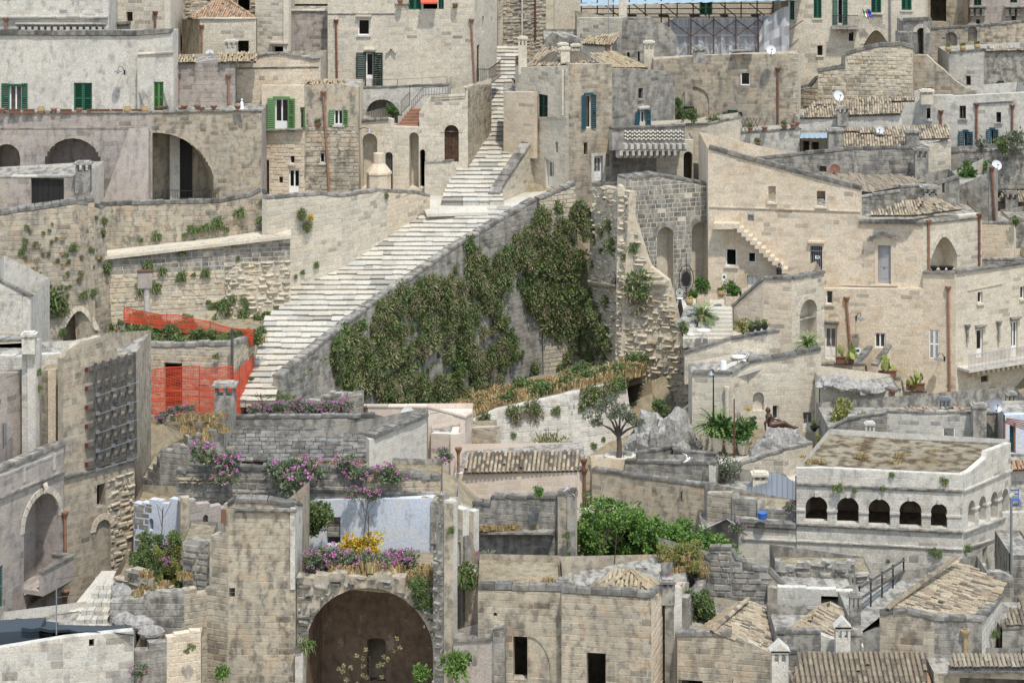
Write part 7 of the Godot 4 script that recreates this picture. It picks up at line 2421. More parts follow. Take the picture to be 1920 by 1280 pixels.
	band(rh[0], 886, 996, 1040, 996, 0.2, 0.5, "grey", "ledge")

# ---- the houses at the lower right
func front_right() -> void:
	var a := house("arch_scar_house","front house with a black doorway beside the scar of a walled-up arch","house",
		[[896,105.5,1106],[1056,105,1110]],1420,5,"ruin",{"mats":["ruin1"],"roof":"earth","drop":0.25,"cope":["dark",0.26,0.04,0.7],"op":[[0,"h",962,1193,989,1274,{"d":0.6}],[0,"ha",925,1148,932,1155,{"d":0.4}],[0,"nq",990,1194,1032,1272,{"d":0.06}]],"blk":[{"seg":0,"k":300,"p":0.018,"dark":0.14,"bl":0.62,"bh":0.32}]})
	var b := house("black_door_house","square front house with a black doorway and a pale patchy tiled roof","house",
		[[1053,104.4,1112],[1222,103.8,1122],[1250,107,1106]],1420,5,"ruin2",{"mats":["ruin2","ochre2"],"drop":0.1,"cope":["dark",0.26,0.04,0.7],"op":[[0,"h",1100,1224,1136,1330,{"d":0.6}]],"blk":[{"seg":0,"k":300,"p":0.02,"dark":0.14},{"seg":1,"k":120,"p":0.03,"dark":0.04}]})
	tiles(b[0].root,P(1112,1118,104.6),P(1226,1120,104.2),P(1180,1068,109),P(1150,1074,109),"yellow",200,0.06)
	tiles(b[0].root,P(1226,1120,104.2),P(1246,1098,107.5),P(1182,1068,109),P(1180,1068,109),"yellow",60,0.06)
	tiles(b[0].root,P(1090,1106,108.6),P(1112,1118,104.6),P(1150,1074,109),P(1148,1074,109.2),"",40,0.06)
	tile_row(b[0].root, P(1112, 1117, 104.6), P(1178, 1067, 109))
	chimney(b[0].root, 1057, 1084, 1112, 0.55, 106, "grey", true)
	chimney(b[0].root, 1252, 1084, 1110, 0.6, 106, "grey", true)
	house("slit_ruin","tall narrow ruin walls with deep slits beside the black door house","ruin",
		[[1248,106.5,1096],[1264,105.8,1094],[1266,107,1102],[1292,109,1090]],1420,3,"grey",{"rag":0.08,"mats":["white1","grey","ruin"],"drop":0.1,"op":[[0,"h",1250,1222,1255,1270]],"blk":[{"k":40,"p":0.02,"dark":0.12}]})
	house("side_ruin_wall","ruined flank wall of grey blocks running back toward the leafy tree","ruin",[[1290,107.5,1120],[1328,112,1080]],1300,1.0,"grey1",{"rag":0.2,"blk":[{"k":50,"p":0.03,"dark":0.15}]})
	var c := house("tile_hip_house","low front house of stained blocks under a weathered yellow tiled hip","house",
		[[1270,105,1198],[1372,104.6,1192],[1452,104.2,1228],[1500,104,1226]],1420,6,"ruin",{"mats":["ruin1","ruin","grey1"],"drop":0.05,"prof":{0:[[1270,1194],[1372,1194]],1:[[1372,1198],[1410,1206],[1452,1228]]},"cope":["dark",0.2,0.04,0.7],"nocope":[1],"op":[[0,"h",1272,1275,1318,1400],[1,"h",1361,1272,1374,1300]],"blk":[{"seg":0,"k":130,"p":0.025,"dark":0.08},{"seg":1,"k":90,"p":0.025,"dark":0.08},{"seg":2,"k":30,"p":0.02,"dark":0.1}]})
	tiles(c[0].root,P(1454,1226,104.3),P(1476,1154,109.0),P(1402,1126,108.9),P(1335,1186,104.7),"",300,0.05,false)
	tiles(c[0].root,P(1290,1196,105.2),P(1384,1132,110.0),P(1402,1126,108.9),P(1335,1186,104.7),"yellow",100,0.05,false)
	tile_row(c[0].root, P(1335, 1184, 104.7), P(1402, 1124, 108.9), "")
	# ruined upper walls
	house("stepped_ruin_gable","ruined wall stepping down to the right in front of the leafy tree","ruin",
		[[1240,112.5,1034],[1330,112,1032],[1372,111.8,1034],[1470,111.5,1098]],1200,2,"grey",{"roof":"earth","rag":0.0,"drop":0.1,"mats":["grey","grey2","grey1"],"prof":{0:[[1240,1032],[1300,1032],[1300,1050],[1330,1052]],1:[[1330,1032],[1372,1032]],2:[[1372,1034],[1380,1050],[1392,1052],[1393,1068],[1410,1070],[1440,1072],[1460,1092],[1470,1096]]},"cope":["dark",0.16,0.04,0.6,false],"blk":[{"seg":0,"k":60,"p":0.04,"rough":0.03,"dark":0.2},{"seg":1,"k":40,"p":0.04,"dark":0.2,"rough":0.03},{"seg":2,"k":100,"p":0.04,"dark":0.2,"rough":0.03}]})
	house("low_front_ruin","heap like grey ruin walls in front of the leafy tree","ruin",[[1118,110,1080],[1214,110,1062],[1242,110,1072]],1200,2,"grey2",{"rag":0.2,"drop":0.0,"roof":"earth","blk":[{"k":40,"p":0.05,"rough":0.07,"dark":0.2}]})
	house("dry_stone_heap","dry stacked wall of dark rounded blocks below the loggia","ruin",
		[[1454,113,1052],[1604,112.6,1052],[1634,112.8,1078]],1150,2.5,"dark",{"rag":0.14,"roof":"earth","drop":0.05,"mats":["grey","grey"],"blk":[{"seg":0,"k":160,"p":0.1,"rough":0.07,"bl":0.5,"bh":0.34,"dark":0.3},{"seg":1,"k":20,"p":0.08,"rough":0.06,"dark":0.3}]})
	house("torn_plaster_wall","torn white plaster wall with a square opening under the dark block heap","ruin",
		[[1440,111.2,1096],[1458,111,1098],[1600,110.6,1110]],1300,2.5,"white",{"mats":["ruin2","white2"],"drop":0.05,"op":[[1,"h",1540,1118,1594,1136,{"d":0.9}]],"rag":0.06,"blk":[{"seg":1,"k":30,"p":0.015,"skip":0.5}]})
	# the loggia house
	var lx := house("loggia_lower_wing","pale lower wing with a ledge running from the loggia house toward the leafy tree","house",
		[[1385,123.4,982],[1497,122.9,988]],1180,6,"white2",{"cope":["dark",0.14,0.12,0.8],"blk":[{"seg":0,"k":60,"p":0.012,"dark":0.06,"bl":0.8,"bh":0.4,"skip":0.15}]})
	var l := house("loggia_house","square grey loggia house with five dark arches and a mossy flat roof","house",
		[[1494,122.8,880],[1806,122,890],[1896,127.5,838]],1180,7.5,"white",{"mats":["white1","white"],"roof":"moss","drop":0.16,"th":0.3,"back":[[1556,130.4],[1893,128.2]],
		"prof":{0:[[1494,878],[1540,877],[1806,890]],1:[[1806,890],[1822,882],[1822,868],[1850,858],[1852,846],[1884,834],[1896,830]]},
		"op":[[0,"ha",1511,930,1552,977,{"d":0.45}],[0,"ha",1570,932,1611,981,{"d":0.45}],[0,"ha",1629,935,1670,985,{"d":0.45}],[0,"ha",1687,938,1729,988,{"d":0.45}],[0,"ha",1746,944,1777,990,{"d":0.45}],
			[1,"ha",1816,938,1829,984,{"d":0.45}],[1,"ha",1836,930,1850,980,{"d":0.45}],[1,"ha",1858,922,1872,975,{"d":0.45}],[1,"ha",1879,916,1892,972,{"d":0.45}],[1,"h",1843,1026,1852,1060]],
		"blk":[{"seg":0,"k":220,"p":0.015,"dark":0.1,"skip":0.1,"bl":0.75,"bh":0.36},{"seg":1,"k":160,"p":0.015,"dark":0.02,"bl":0.75,"bh":0.36}]})
	var l1: Fc = l[0]
	var l2: Fc = l[1]
	band(l1, 1494, 907, 1806, 921, 0.16, 0.12, "grey", "string_course")
	band(l2, 1806, 921, 1896, 882, 0.16, 0.12, "white", "string_course")
	band(l1, 1494, 982, 1806, 998, 0.14, 0.16, "grey", "sill_course")
	band(l2, 1806, 998, 1896, 966, 0.14, 0.16, "white", "sill_course")
	band(l1, 1494, 1014, 1806, 1030, 0.14, 0.1, "white", "string_course")
	band(lx[0],1392,1010,1494,1015,0.14,0.1,"white","string_course")
	band(lx[0], 1385, 984, 1494, 990, 0.16, 0.14, "dark", "sill_course")
	band(l2, 1806, 1030, 1896, 1000, 0.14, 0.1, "white", "string_course")
	for i in 6:
		var u: float = [1502, 1561, 1620, 1678.5, 1737.5, 1790][i]
		var mb := MB.new()
		var p: Vector3 = l1.lp(u, 955 + i * 2.4, 0)
		var w: float = [0.42, 0.55, 0.52, 0.5, 0.5, 0.8][i]
		mb.bx(p + Vector3(-w * 0.5,-0.05,-0.42),p + Vector3(w * 0.5,0.05,0.08))
		mb.bx(p + Vector3(-w * 0.42,-0.13,-0.4),p + Vector3(w * 0.42,-0.051,0.04))
		part("capital", mb, M.white, l1.root, l1.xf())
	for i in 4:
		var mb := MB.new()
		var p: Vector3 = l2.lp(1832 + i * 21.5, 952 - i * 8, 0)
		mb.bx(p + Vector3(-0.3, -0.05, -0.42), p + Vector3(0.3, 0.05, 0.07))
		part("capital", mb, M.white, l2.root, l2.xf())
	for i in 5:
		var q: Dictionary = l1.ops[i]
		var mb := MB.new()
		mb.bx(Vector3((q.s0 + q.s1) * 0.5-0.09,q.t1-0.02,-0.1),Vector3((q.s0 + q.s1) * 0.5+0.09,q.t1+0.22,0.09))
		part("keystone", mb, M.white, l1.root, l1.xf())
	# dim back wall and floor of the loggia
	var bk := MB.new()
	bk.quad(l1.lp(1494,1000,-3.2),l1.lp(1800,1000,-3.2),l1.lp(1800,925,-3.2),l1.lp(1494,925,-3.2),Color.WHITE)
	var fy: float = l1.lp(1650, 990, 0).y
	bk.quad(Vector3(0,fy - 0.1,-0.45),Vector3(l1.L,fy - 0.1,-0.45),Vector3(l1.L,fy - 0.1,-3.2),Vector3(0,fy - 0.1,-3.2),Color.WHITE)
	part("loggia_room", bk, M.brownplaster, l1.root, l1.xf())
	var bp := MB.new()
	bp.stick(P(1556,826,130.4) - l1.root.position,P(1888,840,128.2) - l1.root.position,0.5,Color.WHITE,0.3)
	part("back_parapet", bp, M.dark, l1.root)
	# big tiled roofs in front of it
	house("chair_terrace","little roof terrace beside the loggia flank where two blue chairs stand","terrace",[[1880,126.6,962],[1945,126.4,960]],1200,2.2,"white2",{"drop":0.02})
	var r := house("broad_tiled_house","front house with a broad weathered tiled roof and a dark stained gable","house",
		[[1606,105,1192],[1650,104.6,1160],[1752,104.2,1158],[1842,104,1170],[1880,108,1120]],1420,6,"grey",{"mats":["grey1","ruin1","grey2","white2"],"drop":0.05,"prof":{0:[[1606,1190],[1650,1176],[1660,1152]],1:[[1650,1154],[1700,1150],[1752,1164]],2:[[1752,1164],[1842,1166]]},"cope":["dark",0.16,0.05,0.7],"nocope":[0],"blk":[{"seg":1,"k":100,"p":0.015,"dark":0.1,"bl":0.8},{"seg":2,"k":80,"p":0.015,"dark":0.12},{"seg":3,"k":50,"p":0.012,"dark":0.02}]})
	var rr: Node3D = r[0].root
	tiles(rr,P(1838,1166,104.4),P(1886,1098,109.0),P(1793,1048,110.2),P(1664,1144,104.6),"",300,0.05,false)
	tiles(rr,P(1606,1190,104.9),P(1742,1084,110.6),P(1793,1048,110.2),P(1664,1144,104.6),"",300,0.05,false)
	tile_row(rr, P(1664, 1142, 104.6), P(1793, 1046, 110.2), "dark", 1.4)
	house("roof_step_wall","stepped stubs of wall climbing behind the broad tiled roof","wall",[[1700,114.5,1080],[1902,114.5,1090]],1180,1.0,"grey",{"mats":["grey1"],"prof":{0:[[1700,1082],[1708,1082],[1708,1068],[1738,1068],[1738,1058],[1770,1058],[1770,1048],[1812,1048],[1812,1058],[1845,1060],[1846,1072],[1878,1072],[1878,1084],[1902,1084]]},"blk":[{"k":50,"p":0.02,"dark":0.2}]})
	pipe(r[2], 1810, 1195, 1232, "buffclay")
	var r2 := house("leaning_tiled_house","small house with a fallen in yellow grey tiled roof and plain parapet","house",
		[[1456,104.6,1188],[1540,104.4,1188],[1620,104.3,1212]],1420,4,"grey1",{"mats":["grey2","white2"],"drop":0.05,"prof":{1:[[1540,1190],[1566,1200],[1620,1212]]},"cope":["dark",0.16,0.04,0.7],"nocope":[1],"blk":[{"seg":0,"k":60,"p":0.015,"dark":0.12},{"seg":1,"k":30,"p":0.015,"dark":0.08}]})
	tiles(r2[0].root,P(1566,1218,104.4),P(1602,1150,109.2),P(1556,1130,108.5),P(1492,1184,104.6),"",260,0.06,false)
	tiles(r2[0].root,P(1462,1192,105.0),P(1544,1136,109.4),P(1556,1130,108.5),P(1492,1184,104.6),"yellow",90,0.06,false)
	chimney(r2[0].root,1580,1166,1226,0.62,103.6,"white",true,"gable")
	chimney(r2[0].root, 1604, 1180, 1226, 0.5, 103.7, "grey", false)
	chimney(r2[0].root, 1604, 1110, 1190, 0.46, 106.5, "grey", true)
	chimney(r2[0].root,1462,1210,1330,0.7,102.6,"white",true,"gable")
	for k in 2:
		var o := [P(1612, 1142, 107.5), P(1695, 1088, 112.5)]
		if k == 0:
			var rl := thing("timber_handrail","grey timber handrail climbing beside the broad tiled roof","railing",o[0])
			for h in [0.45, 0.95]:
				var mb := MB.new()
				mb.stick(UP * h, o[1] - o[0] + UP * h, 0.06, Color.WHITE, 0.14)
				part("rail", mb, M.oldwood, rl)
			for i in 5:
				var mb := MB.new()
				var p: Vector3 = (o[1] - o[0]) * (i / 4.0)
				mb.stick(p - UP * 0.4, p + UP * 1.05, 0.06)
				part("post", mb, M.iron, rl)
	# lowest roofs
	var d := house("dark_tiled_house","lowest roof of dark mixed rounded tiles with an orange tiled verge","house",
		[[1492, 101, 1300], [1764, 100.6, 1300]], 1420, 6, "ruin", {})
	tiles(d[0].root,P(1488,1312,100.6),P(1736,1312,100.6),P(1738,1222,106.2),P(1498,1222,106.2),"dark",300,0.012,true,0.22)
	for u in [[1490, 1498, "orange"], [1744, 1740, "orange"]]:
		for i in 15:
			put("verge_tile",tile_mesh(i % 5*2,"orange"),d[0].root,Transform3D(Basis(Vector3.RIGHT,0.25),P(lerpf(u[0],u[1],i / 14.0),lerpf(1308,1224,i / 14.0),lerpf(100.6,106,i / 14.0)) - d[0].root.position + UP * 0.05))
	var dr := MB.new()
	dr.stick(P(1492,1222,106.3) - d[0].root.position,P(1810,1224,106.3) - d[0].root.position,0.26,Color.WHITE,0.3)
	part("ridge_beam", dr, M.dark, d[0].root)
	var pz := house("tile_porch","porch with a small tiled roof on beams over a shaded opening","porch",[[1752,102,1262],[1945,101.6,1262]],1420,3,"grey",{"mats":["ruin"],"op":[[0,"h",1800,1272,1930,1400]],"blk":[{"k":40,"p":0.02,"dark":0.1}]})
	tiles(pz[0].root,P(1782,1250,101.2),P(1945,1250,101.2),P(1945,1230,103.2),P(1786,1230,103.2),"grey",160,0.02)
	for i in 2:
		var mb := MB.new()
		mb.stick(P(1780,1252 + i * 10,101.3 + i) - pz[0].root.position,P(1945,1252 + i * 10,101.3 + i) - pz[0].root.position,0.2)
		part("beam", mb, M.oldwood, pz[0].root)
	# right edge
	var e := house("edge_grey_house","grey house flank with a curved gutter at the right edge","house",
		[[1880,106,1180],[1945,106,1176]],1420,4,"grey1",{"cope":["dark",0.16,0.05,0.8],"blk":[{"k":40,"p":0.015,"dark":0.1}]})
	tiles(e[0].root,P(1878,1172,106),P(1945,1172,106),P(1945,1130,110),P(1905,1138,110),"dark",120,0.03)
	house("edge_ruin_house","grey block house behind the loggia at the right edge","house",[[1896,120,1040],[1945,120,1040]],1200,4,"grey",{"blk":[{"k":40,"p":0.02,"dark":0.1}]})
	var ey := house("edge_tiled_wall","pale walls and a scrap of tiled roof beside the loggia flank","house",[[1890,129,880],[1945,129,880]],1060,3,"grey2",{"mats":["white2"],"blk":[{"k":60,"p":0.015,"dark":0.04}]})
	tiles(ey[0].root,P(1896,880,128.6),P(1945,880,128.6),P(1945,862,131),P(1896,862,131),"orange",60,0.04)

# ---- the hillside under it all
func terrain() -> void:
	var mb := MB.new()
	var xs := [-600.0, -250.0, -120.0]
	for i in 57:
		xs.append(-84.0 + i * 3.0)
	xs.append_array([120.0, 250.0, 600.0])
	var ds := [-300.0, 0.0, 60.0, 85.0]
	for i in 54:
		ds.append(94.0 + i * 3.0)
	ds.append_array([280.0, 330.0, 450.0, 800.0])
	var h := []
	for d in ds:
		var row := PackedFloat32Array()
		for x in xs:
			var cx := clampf(x, -84, 84)
			var cd := clampf(d, 94, 253)
			var s := 0.0
			var w := 0.0
			for p in ground_pts:
				var dx: float = p.x - cx
				var dz: float = -p.z - cd
				var k := 1.0 / pow(dx * dx + dz * dz + 1.5, 2.2)
				s += k * p.y
				w += k
			var y := s / w - 0.5
			if d > 253: y += (d - 253) * 0.12
			if d < 94: y -= (94 - d) * 0.1
			row.append(y)
		h.append(row)
	for j in ds.size() - 1:
		for i in xs.size() - 1:
			mb.quad(Vector3(xs[i],h[j][i],-ds[j]),Vector3(xs[i + 1],h[j][i + 1],-ds[j]),Vector3(xs[i + 1],h[j + 1][i + 1],-ds[j + 1]),Vector3(xs[i],h[j + 1][i],-ds[j + 1]),Color.WHITE)
	tag(part("ground",mb,M.earth,self),"stony hillside ground beneath the town","","","structure")

func on_wall(fs: Array, u: float, v: float, z := 0.05) -> Array:
	# [found, point, facade]
	for f in fs:
		var q: Vector2 = f.st(u, v)
		if q.x >= 0.0 and q.x <= f.L:
			return [true, f.at(q.x, q.y, z), f]
	return [false, Vector3.ZERO, null]

func wall_mass(called:String,kind:String,label:String,fs:Array,polys:Array,s0:float,s1:float) -> void:
	var spots := []
	for pl in polys:
		for q in in_poly(pl[0], pl[1]):
			var w := on_wall(fs, q.x, q.y)
			if not w[0]:
				continue
			var st: Vector2 = w[2].st(q.x, q.y)
			if st.y > w[2].top(st.x) + 0.1:
				continue
			var s := rf(s0, s1)
			spots.append([w[1],Vector3(s * rf(0.8,1.2),s * rf(0.8,1.25),s * rf(0.7,1.1)),atan2(w[2].n.x,w[2].n.z) + rf(-0.4,0.4),rf(-0.55,0.55)])
	mass(called, kind, label, spots)

func wall_plant(kind:String,fs:Array,u:float,v:float,px:float,label:String,group := "") -> void:
	var w := on_wall(fs, u, v)
	if not w[0]:
		return
	if kind == "shrub":
		kind = "wallbush"
	var d: float = -w[1].z
	var s := px * 2.0 / F * d
	var y := 0.0
	if kind in ["shrub", "valerian", "fig", "lime", "olive"]:
		y = -s * 0.5
	plant(kind,w[1] + UP * y,Vector3(s,s,s * 0.9),label,"plant",group,atan2(w[2].n.x,w[2].n.z) + rf(-0.3,0.3))

func wall_plants() -> void:
	var ba: Array = lib["buttress"] + lib["bastion"]
	var A := [[702,570],[750,545],[800,525],[850,498],[905,520],[930,560],[945,600],[965,640],[985,665],[960,690],[920,725],[850,766],[700,756],[692,660]]
	var B := [[852,492],[885,470],[920,486],[950,465],[1010,405],[1062,405],[1066,450],[1100,515],[1060,522],[1000,512],[962,505],[930,550],[900,535]]
	var C := [[1070,388],[1112,384],[1132,440],[1112,448],[1076,425]]
	var D := [[972,545],[1010,528],[1080,543],[1112,570],[1138,620],[1148,680],[1100,672],[1060,640],[1010,590]]
	var E := [[615,655],[650,620],[688,632],[690,740],[650,742],[622,705]]
	wall_mass("creeper_mat","creeper","dense mat of green creeper hanging over the bastion wall",ba,[[A,150],[B,60],[C,16],[D,90],[E,38]],0.5,1.7)
	wall_mass("trailing_grass_mat","hang","brown trailing grass hanging in tufts among the creeper on the bastion",ba,[[A,70],[B,48],[C,6],[D,14],[E,4]],0.7,1.3)
	wall_mass("bush_mat","shrub","rounded green bushes growing among the creeper on the bastion",ba,[[A,70],[B,20],[D,46],[E,26]],0.4,1.3)
	wall_mass("pale_creeper_mat","lime","yellow green tufts scattered through the creeper on the bastion",ba,[[A,16],[B,8],[D,26]],0.3,0.8)
	# dry grass on the ledge below
	var sp := []
	var sg := []
	for i in 300:
		var u := rf(858, 1198)
		var t := (u - 860.0) / 340.0
		var k := pow(rng.randf(), 1.3)
		var p := P(u,lerpf(lerpf(790,700,t),lerpf(760,684,t),k),lerpf(lerpf(148.6,152.2,t),lerpf(152.5,155,t),k))
		var s := rf(0.9, 1.7)
		(sp if i % 9 else sg).append([p,Vector3(s,s * (1.25 if i % 9 else 0.7),s),rf(0,TAU)])
	mass("dry_grass","drygrass","tall dry straw coloured grass along the ledge under the bastion",sp)
	mass("ledge_greenery","shrub","green weeds among the dry grass of the bastion ledge",sg)
	var sc: Array = lib["scarp"]
	for q in [[905,785,16,"creeper"],[968,772,20,"hang"],[1000,762,22,"hang"],[1042,768,12,"wallbush"],[1087,765,9,"wallbush"],[1098,742,24,"creeper"],[1118,738,22,"hang"],[1140,728,20,"creeper"],[1160,715,20,"shrub"],[962,815,7,"wallbush"],[1112,835,8,"wallbush"],[1130,822,6,"wallbush"],[915,800,14,"creeper"],[1195,752,5,"wallbush"]]:
		wall_plant(q[3],sc,q[0],q[1],q[2],"clump of green and brown growth hanging on the sloping block wall","clumps on the scarp wall")
	for i in 12:
		var q:Array = [[850,740],[905,700],[870,690],[1050,690],[1075,700],[1100,690],[1000,690],[960,660],[1130,690],[980,720],[1060,670],[1145,650]][i]
		wall_plant("creeper",ba,q[0],q[1],rf(8,15),"strand of green creeper hanging low on the bastion blocks","low strands on the bastion")
	var bu: Array = lib["buttress"]
	for q in [[1144,425,15,"creeper","dark green hanging bush in the hollow at the bastion's broken top"],[1150,462,18,"creeper","green bush on the pale face above the long stone course"],[1186,462,15,"shrub","round green bush at the steep edge of the buttress"],[1130,470,9,"wallbush","small hanging tuft beside the green bush of the buttress"],[1172,480,9,"wallbush","small tuft trailing under the round bush of the buttress"],[1196,545,30,"hang","very large dark trailing bush on the rubble buttress"],[1200,528,26,"creeper","green crown of the large trailing bush on the buttress"],[1158,522,16,"valerian","pale pink flowering plant beside the large buttress bush"],[1140,565,14,"creeper","narrow creeper hanging under the buttress string course"],[1112,495,9,"wallbush","little tuft in the pale hollow of the buttress"],[1160,585,4,"wallbush","tiny tuft on the rubble of the buttress"]]:
		wall_plant(q[3], bu, q[0], q[1], q[2], q[4])
	var da: Array = lib["double_arch"]
	for i in 5:
		wall_plant("wallbush",da,1166 + i * 5,385 + i * 11,9,"strand of dark plants growing where the arched wall meets the buttress","strand along the buttress edge")
	# the walls on the far side of the stairs
	var ow: Array = lib["old_wall"]
	for q in in_poly([[35,425],[120,412],[205,400],[200,500],[150,570],[45,545]],60):
		wall_plant(["wallbush","drygrass","wallbush","hang"][rng.randi() % 4],ow,q.x,q.y,rf(3,7),"small tuft growing from a joint of the old terrace wall","tufts on the old terrace wall")
	for q in [[50,522,15,"creeper","dark bush at the outer end of the old terrace wall"],[92,560,34,"shrub","very large rounded bush low on the old terrace wall"],[75,545,22,"hang","brown trailing growth above the very large wall bush"],[108,575,22,"creeper","green lower half of the large bush above the pointed arch"],[136,462,11,"shrub","round bush in the upper middle of the old terrace wall"],[155,552,11,"shrub","dark bush beside the pointed arch"],[174,546,10,"shrub","grey green bush next to the dark bush by the arch"],[193,415,10,"wallbush","hanging bush at the top corner of the old wall"],[190,436,9,"wallbush","hanging bush below the corner bush of the old wall"],[195,503,15,"shrub","bristly dark green bush at the corner of the two terrace walls"],[117,620,11,"wallbush","grey bush at the springing of the pointed arch"],[40,470,9,"wallbush","narrow green bush near the coping of the old wall"]]:
		wall_plant(q[3], ow, q[0], q[1], q[2], q[4])
	var tu: Array = lib["terrace_upper"]
	for q in [[362,431,15,"lowest wide bush of the row on the upper terrace wall"],[385,426,13,"middle bush joined to the wide bush of the upper wall"],[404,416,17,"tallest bush of the row on the upper terrace wall"],[422,430,8,"small bush beside the tallest bush of the upper wall"],[450,398,15,"round bush alone under the coping of the upper wall"],[493,410,17,"bush at the stair end of the upper terrace wall"],[292,443,11,"bright bush on the sloping ledge of the terrace wall"],[264,449,6,"little grey tuft on the sloping ledge"],[346,440,7,"little yellow green tuft beside the wide bush"],[490,378,8,"tuft in the broken coping of the upper wall"]]:
		wall_plant("shrub", tu, q[0], q[1], q[2], q[3])
	var tl: Array = lib["terrace_lower"]
	for q in [[340,474,10,"oval bright bush high on the lower terrace wall"],[277,496,14,"grey green bush above the concrete box"],[302,508,11,"tall narrow bush beside the concrete box"],[339,516,14,"round bright bush in the middle of the lower wall"],[362,514,6,"small tuft between two round bushes of the lower wall"],[384,510,13,"bristly bush of the lower wall under the tall coping row"],[262,541,14,"dark bush behind the concrete box"],[290,538,14,"green bush behind the post of the concrete box"],[445,482,6,"lone small tuft toward the stair end of the lower wall"],[418,575,18,"leafy vine climbing at the foot of the lower wall"],[432,560,13,"thin vine strand above the weeds of the lower wall"],[398,597,14,"bushy weed at the wall foot behind the netting"],[455,590,14,"spreading weed at the wall foot near the stairs"]]:
		wall_plant("shrub" if q[2] > 7 else "wallbush",tl,q[0],q[1],q[2],q[3])
	for i in 24:
		var q := Vector2(rf(385, 470), rf(560, 612))
		wall_plant("wallbush",tl,q.x,q.y,rf(4,8),"little weed at the foot of the lower terrace wall","weeds at the terrace foot")
	var sw: Array = lib["stair_wall"]
	for q in [[562,402,14,"creeper","yellow flowered vine tumbling from the stair wall"],[573,425,13,"creeper","lower tail of the vine on the stair wall"],[580,415,9,"yellow","yellow blossoms on the vine of the stair wall"],[590,496,9,"shrub","round dark bush where the stair meets its wall"],[565,510,7,"wallbush","thin weed at the foot of the stair wall"],[552,518,6,"wallbush","thin weed at the bottom corner of the stair wall"],[722,367,7,"shrub","tuft on top of the stair wall"]]:
		wall_plant(q[3], sw, q[0], q[1], q[2], q[4])
	# weeds along the steps
	var wd := []
	for i in 520:
		var v := rf(440, 745)
		if rng.randf() < 0.3:v = [566,519,512,620,650,690][rng.randi() % 6] + rf(-2,2)
		var t := rng.randf()
		if v > 600 and t < 0.1 and i % 2: t = 0.01
		var u := lerpf(poly_at(stair_l,v) + 4,poly_at(stair_r,v) - 8,pow(t,1.5))
		var p := P(u, v, stair_d(v))
		var s := rf(0.35, 0.9)
		wd.append([p + Vector3(0,-0.05,0.1),Vector3(s * 1.8,s * 0.6,s * 0.6),rf(-0.3,0.3)])
	mass("step_weeds","greengrass","green weeds sprouting along the step edges of the stairway",wd)
	# overgrown strip on the lower side of the stairs
	var es := []
	var ed := []
	for q in in_poly([[205,612],[300,600],[470,640],[500,600],[480,660],[470,640],[440,650],[300,655],[205,645]],120):
		var t: float = (q.y - 600) / 60.0
		var d := lerpf(144, 137, clampf(t, 0, 1))
		(ed if rng.randf() < 0.6 else es).append([P(q.x,q.y + 8,d),Vector3.ONE * rf(0.6,1.2),rf(0,TAU)])
	for i in 70:
		var v := rf(570, 720)
		var u := poly_at(stair_l, v) - rf(2, 26)
		es.append([P(u,v + 4,stair_d(v)),Vector3(0.9,0.5,0.9) * rf(0.5,1.0),rf(0,TAU)])
	mass("enclosure_grass","drygrass","dry grass on top of the ruined enclosure behind the netting",ed)
	mass("enclosure_weeds","shrub","green weeds around the ruined enclosure and the stair edge",es)
	trees()
	front_plants()

